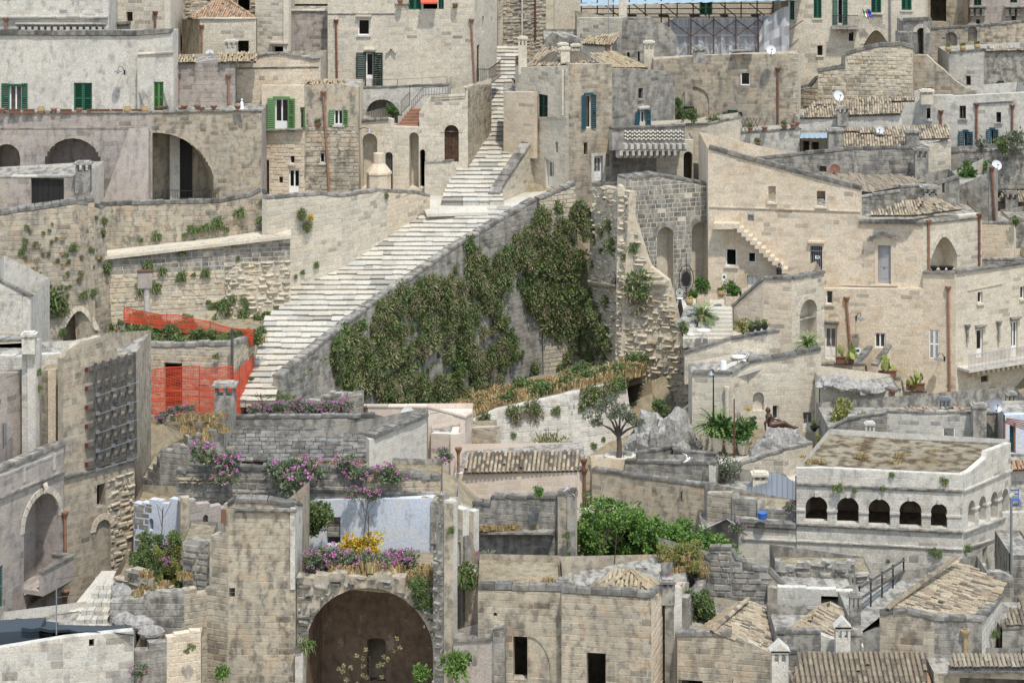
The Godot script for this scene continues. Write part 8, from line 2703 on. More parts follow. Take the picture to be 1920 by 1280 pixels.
func trees() -> void:
	# the olive tree in its round planter
	var o := thing("olive_tree","thin olive tree with a forked dark trunk in the round planter","tree",P(1161,850,135.5))
	var tk := MB.new()
	var ends := []
	tk.tube([Vector3(0,-0.2,0),Vector3(0.02,0.5,0),Vector3(-0.03,1.0,0)],[0.17,0.14,0.13],8)
	for b in [[-0.9,2.4],[-0.35,2.3],[0.5,2.0],[1.1,1.7],[-1.2,1.8],[0.1,2.5]]:
		var e := Vector3(b[0], b[1], rf(-0.6, 0.6))
		tk.tube([Vector3(-0.03,0.95,0),Vector3(b[0] * 0.4,lerpf(1.0,b[1],0.5),e.z * 0.3),e],[0.09,0.06,0.025],6)
		ends.append(e)
		for k in 3:
			var e2 := e + Vector3(rf(-0.5, 0.5), rf(-0.1, 0.5), rf(-0.4, 0.4))
			tk.stick(e.lerp(Vector3(b[0] * 0.4,lerpf(1.0,b[1],0.5),0),0.3),e2,0.03)
			ends.append(e2)
	part("trunk", tk, M.bark, o)
	var cr := MB.new()
	for e in ends:
		cr.add(clump(100,Vector3(0.4,0.3,0.4),0.13,OLIVE,5),Transform3D(Basis(),e - Vector3(0,0.3,0)))
	part("crown", cr, M.leaf, o)
	var s := thing("round_olive_bush","round greyish olive bush in front of the curved garden wall","tree",P(1355,905,133))
	var st := MB.new()
	for i in 5:
		st.stick(Vector3(0,-0.3,0),Vector3(rf(-0.6,0.6),rf(0.6,1.1),rf(-0.4,0.4)),0.05)
	part("trunk", st, M.bark, s)
	part("crown",clump(1100,Vector3(1.25,0.75,0.9),0.14,OLIVE,22),M.leaf,s)
	var y := thing("yellow_green_shrub","open yellow green shrub behind the ridge of the pink tiled house","shrub",P(1030,850,143))
	var ys := MB.new()
	for i in 8:
		ys.stick(Vector3(0,-0.4,0),Vector3(rf(-1.0,1.0),rf(0.8,1.6),rf(-0.5,0.5)),0.035)
	part("trunk", ys, M.bark, y)
	part("crown",clump(520,Vector3(1.25,0.75,0.7),0.14,LIME,26),M.leaf,y)
	# the big bright tree among the ruins
	var f := thing("leafy_tree","large bright green leafy tree spreading among the ruins","tree",P(1180,1120,119))
	var fm := MB.new()
	var ft := MB.new()
	ft.tube([Vector3(0,-1.5,0),Vector3(0.2,0.6,0),Vector3(-0.2,2.2,0)],[0.25,0.22,0.16],8)
	var outline := [[1082,960],[1100,945],[1130,930],[1160,948],[1200,965],[1240,978],[1280,992],[1330,1005],[1360,1012],[1388,1036],[1360,1045],[1300,1040],[1250,1055],[1200,1075],[1150,1080],[1092,1085],[1080,1020]]
	for q in in_poly(outline, 190):
		var d := 119.0 + rf(-1.8, 2.2)
		var e := P(q.x, q.y, d) - f.position
		var r := rf(0.4, 0.8)
		fm.add(clump(230,Vector3(r,r * 0.7,r),0.17,FIG,7,0.1),Transform3D(Basis(),e - Vector3(0,r * 0.7,0)))
		if rng.randf() < 0.3:
			ft.tube([Vector3(-0.2,2.0,0),Vector3(e.x * 0.5,1.8 + e.y * 0.3,e.z * 0.4),e],[0.1,0.06,0.02],5)
	part("trunk", ft, M.bark, f)
	part("crown", fm, M.leaf, f)

func front_plants() -> void:
	# red valerian and dry plants on the ruins: [u, v, distance, width in pixels]
	var n := 0
	for q in [[385,862,116.2,34,"big pink valerian at the outer end of the flowered parapet"],[372,848,117,24,"pink valerian spilling over fallen tiles"],[430,868,116,26,"pink valerian in the second clump of the parapet"],[424,900,115.6,28,"low pink valerian hanging before the parapet"],[545,905,115.2,44,"very large pink valerian bush over the blue room"],[575,885,115.6,34,"pink valerian behind the very large bush"],[520,890,115.6,30,"leafy valerian at the tower side of the large bush"],[648,872,116,26,"pink valerian in front of the slab roof"],[668,890,115.8,24,"dark leaved valerian by the plastered side wall"],[722,895,115.8,30,"pale pink valerian under the plastered side wall"],[742,902,115.7,20,"small valerian beside the pale pink one"],[660,928,115.2,18,"hanging valerian on the blue wall, nearer the doorway"],[696,930,115.2,22,"hanging valerian on the blue wall under the ledge"],[832,858,117,22,"pink valerian growing out of the side wall corner"],[909,1052,111,22,"pink valerian on the slanting sill of the thin ruin"],[1030,1092,110,22,"pink valerian in front of the tall pier"],[1105,1085,110,20,"pink valerian near the foot of the leafy tree"],[1245,1088,110,14,"small pink valerian by the slit ruin"],[310,1040,112,22,"pink valerian on the overgrown ruin slope"],[322,1060,111,20,"second pink valerian lower on the ruin slope"],[1382,992,123,16,"magenta flowers hanging beside the slate shed"],[262,1262,104.5,22,"valerian at the corner of the front block wall"],[1480,955,123.6,16,"magenta flowers on the stepped terrace ruin"]]:
		var s: float = q[3] * 2.0 / F * q[2]
		plant("valerian",P(q[0],q[1] + q[3] * 0.5,q[2]),Vector3(s,s,s),q[4],"plant")
	var sp := []
	for i in 46:
		var u := rf(470, 650)
		sp.append([P(u,rf(768,784),126.5 + rf(0,2.5)),Vector3.ONE * rf(0.6,1.0),rf(0,TAU)])
	for i in 12:
		sp.append([P(rf(270,360),rf(770,800),128 + rf(0,3)),Vector3.ONE * rf(0.5,0.8),rf(0,TAU)])
	mass("valerian_bed","valerian","long bed of pink valerian behind the dark back parapet",sp)
	var vs := []
	for i in 42:
		var u := rf(580, 770)
		var t := (u - 580) / 190.0
		vs.append([P(u,lerpf(1062,1066,t) + rf(0,26),108.6 + rf(0,3.5)),Vector3.ONE * rf(0.9,1.5),rf(0,TAU)])
	mass("vault_flowers","valerian","thick bank of pink valerian along the broken edge of the vault",vs)
	var vy := []
	for i in 10:
		vy.append([P(rf(620,710),rf(1036,1060),112 + rf(0,2)),Vector3.ONE * rf(0.8,1.3),rf(0,TAU)])
	mass("yellow_shrubs","yellow","mustard yellow shrubs behind the valerian on the vault",vy)
	var vd := []
	for i in 60:
		var u := rf(560, 815)
		vd.append([P(u,1094 + rf(-30,-14) + absf(u - 690) * 0.12,108.3 + rf(0,3.2)),Vector3.ONE * rf(0.7,1.5),rf(0,TAU)])
	for i in 50:
		vd.append([P(rf(560,680),rf(870,884),118.5 + rf(0,1)) ,Vector3.ONE * rf(0.5,0.9),rf(0,TAU)])
	for i in 50:
		vd.append([P(rf(220,350),rf(1080,1165),109 + rf(-0.6,3)),Vector3.ONE * rf(0.5,1.0),rf(0,TAU)])
	for i in 40:
		vd.append([P(rf(890,1040),rf(988,998),116.4),Vector3.ONE * rf(0.3,0.6),rf(0,TAU)])
		vd.append([P(rf(900,1100),rf(1092,1110),106.5 + rf(0,6)),Vector3.ONE * rf(0.6,1.1),rf(0,TAU)])
		vd.append([P(rf(1500,1800),rf(845,880),124.5 + rf(0,4)),Vector3(0.7,0.35,0.7) * rf(0.6,1.3),rf(0,TAU)])
	for i in 40:
		vd.append([P(rf(330,430),rf(780,840),119 + rf(0,5)),Vector3.ONE * rf(0.4,0.8),rf(0,TAU)])
		vd.append([P(rf(1225,1320),rf(1040,1080),111.8 + rf(-1,1)),Vector3.ONE * rf(0.5,1.0),rf(0,TAU)])
	mass("ruin_grass","drygrass","dry rust coloured grass growing on the ruin tops",vd)
	var vg := []
	for i in 26:
		vg.append([P(rf(250,345),rf(1020,1120),110.5 + rf(-0.5,3)),Vector3.ONE * rf(0.5,1.0),rf(0,TAU)])
	for i in 12:
		vg.append([P(rf(770,815),rf(1105,1150),107.2 + rf(-0.1,0.6)),Vector3.ONE * rf(0.5,0.9),rf(0,TAU)])
		vg.append([P(rf(565,610),rf(970,1010),114.5),Vector3.ONE * rf(0.8,1.2),rf(0,TAU)])
		vg.append([P(rf(1290,1340),rf(1130,1180),108 + rf(0,1.5)),Vector3.ONE * rf(0.6,1.0),rf(0,TAU)])
	mass("ruin_bushes","shrub","green bushes growing in the gaps of the ruins",vg)
	var vl := []
	for i in 30:
		vl.append([P(rf(1235,1310),rf(1040,1075),111.5 + rf(-1,1)),Vector3.ONE * rf(0.4,0.8),rf(0,TAU)])
		vl.append([P(rf(280,340),rf(1040,1130),110.3 + rf(-0.3,2)),Vector3.ONE * rf(0.4,0.8),rf(0,TAU)])
	mass("lime_weeds","lime","yellow green weeds on the ruin slopes",vl)
	plant("wallbush",P(874,1080,108),Vector3(1.25,1.5,1.2),"dense dark hanging bush on the plastered wall strip","plant","",0.0)
	plant("shrub",P(876,1100,108.1),Vector3(1.0,1.2,0.9),"bristly green crown of the hanging bush on the wall strip")
	for q in [[575,1215,107.8,18,"grey green bush at the springing of the vault"],[710,1185,112.3,9,"dark tuft over the door inside the vault"],[1062,1005,115.2,10,"dark tuft high on the tall end pier"],[1066,1040,115.2,8,"lower dark tuft on the tall end pier"],[845,995,106.4,10,"green plant on the split wall"],[1571,918,122.4,13,"round green bush on the loggia string course"],[1603,922,122.4,6,"tiny bush beside the round bush of the loggia"],[1656,918,122.3,7,"tiny bush in the middle of the loggia string course"],[1673,892,122.3,7,"green tuft high on the loggia parapet"],[1770,905,122.1,10,"green tuft near the corner of the loggia parapet"],[1750,1035,122.1,10,"green bush below the loggia corner"],[1760,1042,122,10,"yellowish bush below the loggia corner"],[1814,1030,122.2,11,"spiky bush at the corner of the loggia house"],[1665,1052,122.4,6,"lone tuft in the pale wall under the loggia"],[415,640,135.8,12,"dark bush hanging over the enclosure coping"],[405,670,134.9,9,"hanging weed on the enclosure blocks"],[1865,1190,105.5,12,"dark bush by the curved gutter"],[350,1222,105.3,8,"tuft hanging from the front block wall"],[360,1215,105.3,8,"second tuft in the hole of the front block wall"],[72,700,115.6,10,"ivy strand beside the pale pillar"],[73,730,115.6,8,"lower ivy strand beside the pale pillar"]]:
		var s: float = q[3] * 2.0 / F * q[2]
		plant("wallbush",P(q[0],q[1] - q[3] * 0.3,q[2]),Vector3(s,s,s),q[4],"plant","",0.0)
	for q in [[855,1275,104.4,34,"bright leafy plant at the front edge below the mauve wall"],[790,1278,105,22,"bright leafy plant in the mouth of the vault"],[418,1275,105,18,"bright leafy plant at the foot of the broken tower"],[1010,932,115.5,14,"small leafy sprout on the roofless house"]]:
		var s: float = q[3] * 2.0 / F * q[2]
		plant("fig", P(q[0], q[1], q[2]), Vector3(s, s, s), q[4])
	# tall dry umbels before the vault
	for i in 3:
		var o := thing("dry_umbel",["shortest dry umbel stalk with round seed heads before the vault","middle dry umbel stalk with round seed heads before the vault","tallest dry umbel stalk with round seed heads before the vault"][i],"plant",P(660 + i * 30,1340,106.4),"umbels before the vault")
		var mb := MB.new()
		var hd := MB.new()
		var top := Vector3(rf(-0.2, 0.4), 2.2 + i * 0.4, 0)
		mb.stick(Vector3.ZERO, top, 0.035, Color(0.5, 0.4, 0.3))
		for k in 7:
			var e := top.lerp(Vector3.ZERO,k * 0.07) + Vector3(rf(-0.6,0.6),rf(-0.1,0.5),rf(-0.2,0.2))
			mb.stick(top * (0.9 - k * 0.07), e, 0.02, Color(0.5, 0.4, 0.3))
			for j in 26:
				var d := Vector3(rf(-1, 1), rf(-1, 1), rf(-1, 1)).normalized()
				leaf_quad(hd, e, d, 0.06, 0.13, Color(0.3, 0.28, 0.14) * rf(0.7, 1.2))
		part("stalk", mb, M.bark, o)
		part("flowers", hd, M.leaf, o)
	for q in [[694,1010,113,"before the middle of the blue wall"],[676,985,114,"close to the black doorway of the blue room"],[1122,1060,110.6,"at the foot of the leafy tree"],[1148,1050,110.8,"in front of the leafy tree above the tiled roof"],[300,1000,112,"before the pale blue ruin left of the tower"],[498,770,126,"among the valerian behind the dark parapet"]]:
		var o := thing("bare_stalk","thin bare stalk " + q[3],"plant",P(q[0],q[1] + 40,q[2]),"bare stalks on the ruins")
		var mb := MB.new()
		var t := Vector3(rf(-0.3, 0.5), rf(1.8, 2.6), 0)
		mb.stick(Vector3(0, -0.5, 0), t, 0.035, Color(0.6, 0.55, 0.45))
		for k in 4:
			mb.stick(t * rf(0.5,0.9),t * rf(0.8,1.0) + Vector3(rf(-0.5,0.5),rf(0.1,0.4),0),0.02,Color(0.6,0.55,0.45))
		part("stalk", mb, M.bark, o)

# ---- small things
func small_things() -> void:
	# pots along the terrace
	var row := [[3,0],[26,1],[53,1],[76,2],[100,0],[123,1],[148,0],[173,1],[195,1],[219,1],[238,2],[257,1],[271,2]]
	for i in row.size():
		var q: Array = row[i]
		var k: int = q[1]
		pot(P(q[0],212,160.7),k,"%s on the terrace edge, %s" % [["round terracotta pot","long brown clay trough","tall buff clay jar"][k],["at the picture edge","before the open dark green shutters","just past the open dark green shutters","between the two green windows","alone beside the tall jar","short of the closed green shutters","before the closed green shutters","just past the closed green shutters","under the lamp shadow","under the curved lamp","past the curved lamp","beside the narrow annex corner","against the annex corner"][i]])
	for i in 8:
		var q:Array = [[306,205],[340,207],[345,203],[369,203],[377,207],[400,203],[445,203],[298,206]][i]
		pot(P(q[0],q[1] + 2,162),3,"flared terracotta bowl on the roof terrace %s" % ["by the light green door","past the raking slab","just behind another bowl","in the middle of the terrace","in front of the middle bowl","before the farther clay pipe","beside the white figurine","with a plant at the light green door"][i],"","greengrass" if i in [0,3,4,7] else "")
	var fg := thing("white_figurine","small white robed figurine beside a terracotta bowl","figurine",P(453,204,162))
	var fb := MB.new()
	fb.lathe(Vector3.ZERO,[Vector2(0.16,0),Vector2(0.12,0.25),Vector2(0.1,0.45),Vector2(0.04,0.52),Vector2(0.07,0.6),Vector2(0.06,0.66),Vector2(0.001,0.7)],10)
	part("figure", fb, M.whitepaint, fg)
	for q in [[670,163,171.8,2,"round brown bush pot on the white terrace","hang"],[750,8,177.2,0,"terracotta pot on the palazzo cornice","shrub"],[853,15,177.2,0,"terracotta pot with dry plant high on the palazzo","hang"],[596,238,166,3,"bowl with a spiky plant on the green shuttered ledge","shrub"],[971,121,173,0,"terracotta pot on the upper stairs","shrub"],[1421,275,173,0,"terracotta pot with an aloe in the niche wall","shrub"],[1407,246,173.4,0,"pot beside the garden lattice","shrub"],[1434,246,173.4,0,"terracotta pot at the end of the pot terrace","greengrass"],[1471,242,173.4,3,"brown pot with a green plant on the low terrace","shrub"],[1487,240,173.4,0,"pair pot nearer the edge of the low terrace",""],[1495,236,173.8,0,"orange pot at the very end of the low terrace",""],[1779,97,189.8,2,"dark bush in a pot on the white terrace wall","shrub"],[1806,95,189.6,2,"round bush pot in the middle of the white terrace wall","shrub"],[1833,92,189.5,2,"round bush pot at the far end of the white terrace wall","shrub"],[1752,507,155.2,4,"flared dark bowl nearest the pipe on the arch ledge",""],[1768,507,155.1,4,"flared dark bowl in the middle of the arch ledge",""],[1782,507,155,4,"flared dark bowl at the corner of the arch ledge",""],[1410,622,147,4,"small dark pot on the pot wall near the cactus","shrub"],[1422,620,147,4,"small dark pot in the middle of the pot wall","shrub"],[1434,618,147,4,"small dark pot at the end of the pot wall","shrub"],[1527,808,140.5,4,"small dark pot by the tufa house door","shrub"],[1543,808,140.5,4,"small dark pot beside the one at the tufa door","shrub"],[1412,800,142,4,"small dark pot on the wall by the clipped bushes","shrub"],[1446,615,151,2,"small plant pot on the stump by the terrace","shrub"],[1352,556,156.5,2,"small grey potted plant by the hotel door","shrub"],[1293,572,152,2,"yellow flowering pot on the courtyard boulder","yellow"],[1317,600,151,2,"clay pot holding the small cycad by the steps",""]]:
		pot(P(q[0], q[1], q[2]), q[3], q[4], "", q[5])
	for q in [[1585,680,149.6,1.35,"prickly pear in a brown trough by the white glazed door"],[1664,706,149.2,1.3,"prickly pear in a brown trough on the middle step wall"],[1717,730,148.8,1.25,"prickly pear in a brown trough on the lowest step wall"]]:
		pot(P(q[0],q[1],q[2]),1,q[4].replace("prickly pear in a brown trough","brown clay trough of the prickly pear")).scale = Vector3(1.5,1.5,1.5)
		plant("cactus", P(q[0], q[1] - 9, q[2]), Vector3.ONE * q[3], q[4])
	for q in [[1316,553,155,30,"citrus","leafy potted citrus in a wooden box beside the arches"],[1298,560,153.5,20,"citrus","low dark shrub beside the yellow flowering pot"],[1374,556,154.6,32,"citrus","leafy bush in a wooden planter by the sloping coping"],[1393,630,148.2,28,"lime","pale cactus like bush on the pot wall"],[1281,628,148,22,"shrub","dark round bush in the courtyard corner by the steps"],[1350,836,141.4,52,"citrus","clipped dense bush in a row of pale pots, nearer the boulder"],[1388,834,141.2,50,"citrus","clipped dense bush in a row of pale pots, by the rusty pole"],[1580,800,139,46,"lime","airy yellow green bush before the rock topped house"],[1618,795,139,20,"lime","small airy bush beside the drip stained wall"],[1840,285,172,26,"olive","tall prickly plant in the garden of the pale stained house"],[1900,285,171.5,44,"olive","big grey oleander at the edge of the grey garden"],[1880,290,171.2,30,"shrub","green bush in front of the big grey oleander"],[1812,345,169,34,"citrus","bright climbing plant on the grey garden wall"],[1815,325,170,22,"shrub","green plant above the bright climber"],[1855,325,170,24,"fig","potted leafy plant beside the white dish"],[1272,228,175.3,24,"shrub","white flowering climber at the corner of the grey house"],[1270,205,175.3,20,"citrus","upper part of the climber by the grey corner house"],[1340,224,176,26,"hang","bare trailing vine over the roof garden"],[1298,232,174.8,24,"shrub","green row of plants on the roof garden wall"],[736,218,170,24,"citrus","potted green bush before the white arch terrace"],[1402,772,139,10,"yellow","spiky orange green plant beside the rock"],[1535,830,137,14,"lime","spiky yellow plant behind the dry boulder"],[1905,425,161,18,"shrub","overgrown dark bush on the edge house"],[14,392,155.5,20,"citrus","bright green plant at the foot of the garage outbuilding"],[1240,782,146,30,"shrub","low bush growing on the pale boulder"],[1585,275,171,14,"drygrass","dry weeds in front of the twin tiled house"]]:
		var s: float = q[3] * 1.25 / F * q[2]
		plant(q[4], P(q[0], q[1], q[2]), Vector3(s, s, s), q[5])
	for q in [[1340,800,141.5,1.5,"broad dark cycad behind the clipped bushes"],[1317,594,151,1.25,"small cycad in a clay pot beside the courtyard steps"],[1516,648,146.5,1.2,"cycad on the corner of the terrace under the niche"]]:
		var o := plant("cycad", P(q[0], q[1], q[2]), Vector3.ONE * q[3], q[4])
		var mb := MB.new()
		mb.tube([Vector3(0, -0.8, 0), Vector3(0, 0.05, 0)], [0.12, 0.1], 8)
		part("trunk", mb, M.bark, o)
	for i in 3:
		var o := thing("pale_tub",["pale tub under the clipped bush nearer the boulder","wide pale tub in the middle under the clipped bushes","pale tub at the far end under the clipped bushes"][i],"planter",P(1346 + i * 24,838 + i * 3,141.5 - i * 0.2))
		var mb := MB.new()
		mb.lathe(Vector3(0,-0.2,0),[Vector2(0.25,0),Vector2(0.42,0.75),Vector2(0.46,0.75),Vector2(0.46,0.85),Vector2(0.38,0.85),Vector2(0.001,0.8)],14)
		part("tub", mb, M.cream, o)
	for i in 2:
		var o := thing("wooden_planter",["wooden box planter of the potted citrus","wooden box planter by the sloping coping"][i],"planter",P([1318,1372][i],572,[154.5,154.3][i]))
		for s in 4:
			var mb := MB.new()
			mb.bx(Vector3(-0.42,s * 0.16,0.3),Vector3(0.42,s * 0.16+0.15,0.34))
			mb.bx(Vector3(-0.42,s * 0.16,-0.34),Vector3(0.42,s * 0.16+0.15,-0.3))
			mb.bx(Vector3(-0.42,s * 0.16,-0.3),Vector3(-0.38,s * 0.16+0.15,0.3))
			mb.bx(Vector3(0.38,s * 0.16,-0.3),Vector3(0.42,s * 0.16+0.15,0.3))
			part("slat", mb, M.ochre, o)
	# dishes
	dish(P(1572,180,182),0.42,0.4,"large white satellite dish above the long tiled roofs")
	dish(P(1446,94,179.5),0.36,0.1,"white satellite dish on the beige house parapet")
	dish(P(1566,318,163),0.36,-0.2,"red painted satellite dish before the long grey wall","brownclay")
	dish(P(1869,310,169),0.36,0.2,"white satellite dish on the grey garden terrace")
	dish(P(764,778,137),0.44,0.3,"white satellite dish behind the broken parapet")
	dish(P(1867,760,134),0.42,0.2,"translucent grey satellite dish above the tile debris","zinc")
	dish(P(1652,244,171.5),0.29,-0.5,"small white dish lying low over the twin tiled roofs")
	dish(P(393,100,174),0.29,0.1,"small white dish behind the broken tile edge")
	# poles, signs, boxes
	var cb := thing("concrete_box","weathered concrete box on a thick post before the lower terrace wall","box",P(274,600,144))
	var m1 := MB.new()
	m1.tube([Vector3(0.05,-0.3,0),Vector3(0,1.95,0)],[0.2,0.17],10)
	part("post", m1, M.white, cb)
	var m2 := MB.new()
	m2.box(Transform3D(Basis(UP,0.2),Vector3(-0.1,2.42,0)),Vector3(0.86,0.95,0.5))
	part("box", m2, M.mauve, cb)
	var m3 := MB.new()
	m3.box(Transform3D(Basis(UP,0.2),Vector3(-0.1,2.93,0)),Vector3(0.92,0.07,0.56))
	part("lid", m3, M.rustiron, cb)
	for q in [[672,362,166.2,4.4,"tall thin street lamp pole before the cream arches",1.0],[1338,792,141,3.0,"slim iron lamp post in front of the tufa house",-0.2],[1338+39,848,139.6,3.1,"rusty iron pole among the clipped bushes",0.0]]:
		var o := thing("lamp_post" if q[5] != 0.0 else "iron_pole",q[4],"lamp post" if q[5] != 0.0 else "pole",P(q[0],q[1],q[2]))
		var mb := MB.new()
		mb.tube([Vector3(0,-0.3,0),Vector3(0,q[3] * 0.5,0),Vector3(0,q[3],0)],[0.06,0.045,0.035],7)
		part("post", mb, M.rustiron if q[5] == 0.0 else M.iron, o)
		if q[5] != 0.0:
			var ab := MB.new()
			ab.tube([Vector3(0,q[3],0),Vector3(q[5] * 0.4,q[3] + 0.15,0.1),Vector3(q[5] * 0.7,q[3] + 0.05,0.15)],[0.03,0.025,0.025],6)
			part("arm", ab, M.iron, o)
			var sh := MB.new()
			sh.lathe(Vector3(q[5] * 0.75,q[3] - 0.2,0.15),[Vector2(0.03,0.26),Vector2(0.08,0.18),Vector2(0.22,0.06),Vector2(0.22,0.04),Vector2(0.06,0.1)],10)
			part("lamp_shade", sh, M.zinc, o)
	var ov := thing("oval_iron_sign","big dark oval emblem in a wrought iron frame between the arches","sign",P(1287,523,156.6))
	for ring in 2:
		var mb := MB.new()
		var r := 0.33 + ring * 0.14
		for i in 20:
			var a := TAU * i / 20
			var b := TAU * (i + 1) / 20
			var pw := 1.75 + ring * 0.2
			mb.stick(Vector3(cos(a) * r,sin(a) * r * pw,0),Vector3(cos(b) * r,sin(b) * r * pw,0),0.04)
		part("iron_ring", mb, M.iron, ov)
	var ovm := MB.new()
	for i in 20:
		var a := TAU * i / 20
		var b := TAU * (i + 1) / 20
		for z in [-0.03, 0.03]:
			ovm.tri(Vector3(0,0,z),Vector3(cos(a) * 0.29,sin(a) * 0.5,z),Vector3(cos(b) * 0.29,sin(b) * 0.5,z),Color.WHITE)
	part("oval_plate", ovm, M.blackpaint, ov)
	var opl := MB.new()
	opl.stick(Vector3(0, -2.0, 0), Vector3(0, -0.55, 0), 0.05)
	opl.stick(Vector3(0, 0.55, 0), Vector3(0, 1.7, 0), 0.035)
	part("post", opl, M.iron, ov)
	for i in 6:
		var b := MB.new()
		var a := TAU * (i + 0.5) / 6
		b.tube([Vector3(cos(a) * 0.46,sin(a) * 0.9,0),Vector3(cos(a) * 0.62,sin(a) * 1.1,0.02),Vector3(cos(a) * 0.55,sin(a) * 1.25,0)],[0.02,0.02,0.015],5)
		part("scroll", b, M.iron, ov)
	# signs by the hotel doors
	for q in [[1358,520,157.3,0.3,0.42,"small white plaque with a dark square beside the courtyard entrance"],[1609,658,155.4,0.36,0.42,"small white plaque with a dark emblem by the glazed door"],[1533,482,157.0,0.3,0.18,"small white notice on the barred grey gate"]]:
		var o := thing("wall_plaque", q[5], "sign", P(q[0], q[1], q[2]))
		var mb := MB.new()
		mb.bx(Vector3(-q[3] * 0.5,-q[4] * 0.5,0),Vector3(q[3] * 0.5,q[4] * 0.5,0.04))
		part("plate", mb, M.whitepaint, o)
		var dm := MB.new()
		dm.bx(Vector3(-q[3] * 0.26,-q[4] * 0.1,0.042),Vector3(q[3] * 0.26,q[4] * 0.3,0.05))
		part("emblem", dm, M.teal, o)
	# garden furniture by the tufa house
	var lc := thing("white_cone_lamp","white cone shaped outdoor lamp on the lower terrace","lamp",P(1357,702,143.6))
	var lm := MB.new()
	lm.lathe(Vector3.ZERO,[Vector2(0.27,0),Vector2(0.17,0.8),Vector2(0.16,0.82),Vector2(0.001,0.82)],16)
	part("shade", lm, M.whitepaint, lc)
	for k in 2:
		var tb := thing("garden_table",["white iron garden table on the lower terrace","white iron garden table by the courtyard railing"][k],"table",P([1386,1320][k],[690,640][k],[144.5,148.6][k]))
		var tm := MB.new()
		tm.lathe(Vector3(0,0.7,0),[Vector2(0.001,0.03),Vector2(0.4,0.03),Vector2(0.42,0.0),Vector2(0.001,0.0)],14)
		part("tabletop", tm, M.whitepaint, tb)
		for i in 3:
			var mb := MB.new()
			mb.stick(Vector3(0,0.7,0),Vector3(cos(i * 2.1) * 0.32,0,sin(i * 2.1) * 0.32),0.03)
			part("leg", mb, M.whitepaint, tb)
	for k in 3:
		var ch := thing("garden_chair",["white wire garden chair with a scrolled back on the lower terrace","white wire garden chair by the courtyard railing","white round backed wire chair by the yellow flowering pot"][k],"chair",P([1397,1296,1275][k],[690,640,572][k],[145.2,148.4,152.5][k]))
		var sm := MB.new()
		sm.lathe(Vector3(0,0.44,0),[Vector2(0.001,0.02),Vector2(0.21,0.02),Vector2(0.22,0.0),Vector2(0.001,0.0)],12)
		part("seat", sm, M.whitepaint, ch)
		var bm := MB.new()
		for r in 2:
			for i in 14:
				var a := TAU * i / 14
				var b := TAU * (i + 1) / 14
				bm.stick(Vector3(cos(a) * (0.22 - r * 0.1),0.75 + sin(a) * (0.24 - r * 0.1),-0.2),Vector3(cos(b) * (0.22 - r * 0.1),0.75 + sin(b) * (0.24 - r * 0.1),-0.2),0.025)
		part("backrest", bm, M.whitepaint, ch)
		for i in 4:
			var mb := MB.new()
			var a := TAU * (i + 0.5) / 4
			mb.stick(Vector3(cos(a) * 0.16,0.44,sin(a) * 0.16),Vector3(cos(a) * 0.22,0,sin(a) * 0.22),0.025)
			part("leg", mb, M.whitepaint, ch)
	for k in 2:
		var ch := thing("blue_chair",["blue metal chair on the roof beside the loggia","second blue metal chair beside the loggia flank"][k],"chair",P([1889,1905][k],952,128))
		for i in 4:
			var mb := MB.new()
			mb.stick(Vector3([-0.2,0.2,0.2,-0.2][i],0,[-0.2,-0.2,0.2,0.2][i]),Vector3([-0.2,0.2,0.2,-0.2][i],0.95 if i < 2 else 0.45,[-0.2,-0.2,0.2,0.2][i]),0.035)
			part("leg", mb, M.cloth_blue, ch)
		var mb2 := MB.new()
		mb2.bx(Vector3(-0.22, 0.42, -0.2), Vector3(0.22, 0.46, 0.22))
		part("seat", mb2, M.cloth_blue, ch)
		var mb3 := MB.new()
		for y in [0.65, 0.85]:
			mb3.bx(Vector3(-0.22, y, -0.22), Vector3(0.22, y + 0.07, -0.18))
		part("backrest", mb3, M.cloth_blue, ch)
	# courtyard steps
	var cs := thing("courtyard_steps","pale broad steps falling from the double arches to the pot wall","steps",P(1345,640,149))
	for i in 8:
		var mb := MB.new()
		var x0 := -1.1 - (1.0 if i < 3 else 0.0)
		mb.bx(Vector3(x0 + i * 0.02,i * 0.17-0.4,-0.8 - i * 0.42),Vector3(1.0 + i * 0.03,i * 0.17+0.168,-i * 0.42),tint(0.0))
		part("step", mb, M.paving, cs)
	# boulders
	for q in [[1250,862,143,2.2,2.5,1.6,"smooth pale boulder streaked with orange lichen beside the olive tree"],[1205,850,144,1.1,1.0,1.2,"lower shoulder of the pale boulder by the olive tree"],[1275,860,142,1.2,0.9,1.0,"small boulder sloping toward the garden walls"],[1466,862,138.5,1.5,1.75,1.2,"jagged grey eroded rock under the reclining statue"],[1435,858,138.8,0.9,1.0,0.9,"lower lump of the jagged rock"],[1502,868,138.2,1.1,0.8,0.9,"low pitted rock beside the jagged rock"],[1303,598,151.6,0.8,0.8,0.6,"rough grey rock under the yellow flowering pot"],[1285,612,151,0.7,0.6,0.6,"dark rock in the courtyard corner"],[1432,628,149.5,0.7,0.6,0.5,"dark rounded rock behind the pot wall"],[1356,690,147,1.4,0.5,0.5,"row of rough rock along the lower terrace"],[1400,668,147.4,1.3,0.45,0.5,"rough rock ledge behind the white wire chair"],[235,1165,108,0.6,0.4,0.5,"grey fallen block on the ruin slope"],[258,1172,107.5,0.7,0.4,0.5,"dark fallen block below the ruin slope"],[280,1185,107,0.6,0.35,0.5,"fallen stone near the front block wall"],[226,1110,109.5,0.5,0.4,0.4,"pale block at the edge of the worn alley steps"],[245,1118,109.3,0.45,0.3,0.4,"small stone among the ruin flowers"]]:
		var o := thing("boulder", q[6], "rock", P(q[0], q[1], q[2]))
		part("rock",rock_mb(Vector3(q[3],q[4],q[5]),30 if q[3] > 1.0 else 14,0.5 if q[3] > 1.0 else 0.35,int(q[0])),M.rock,o)
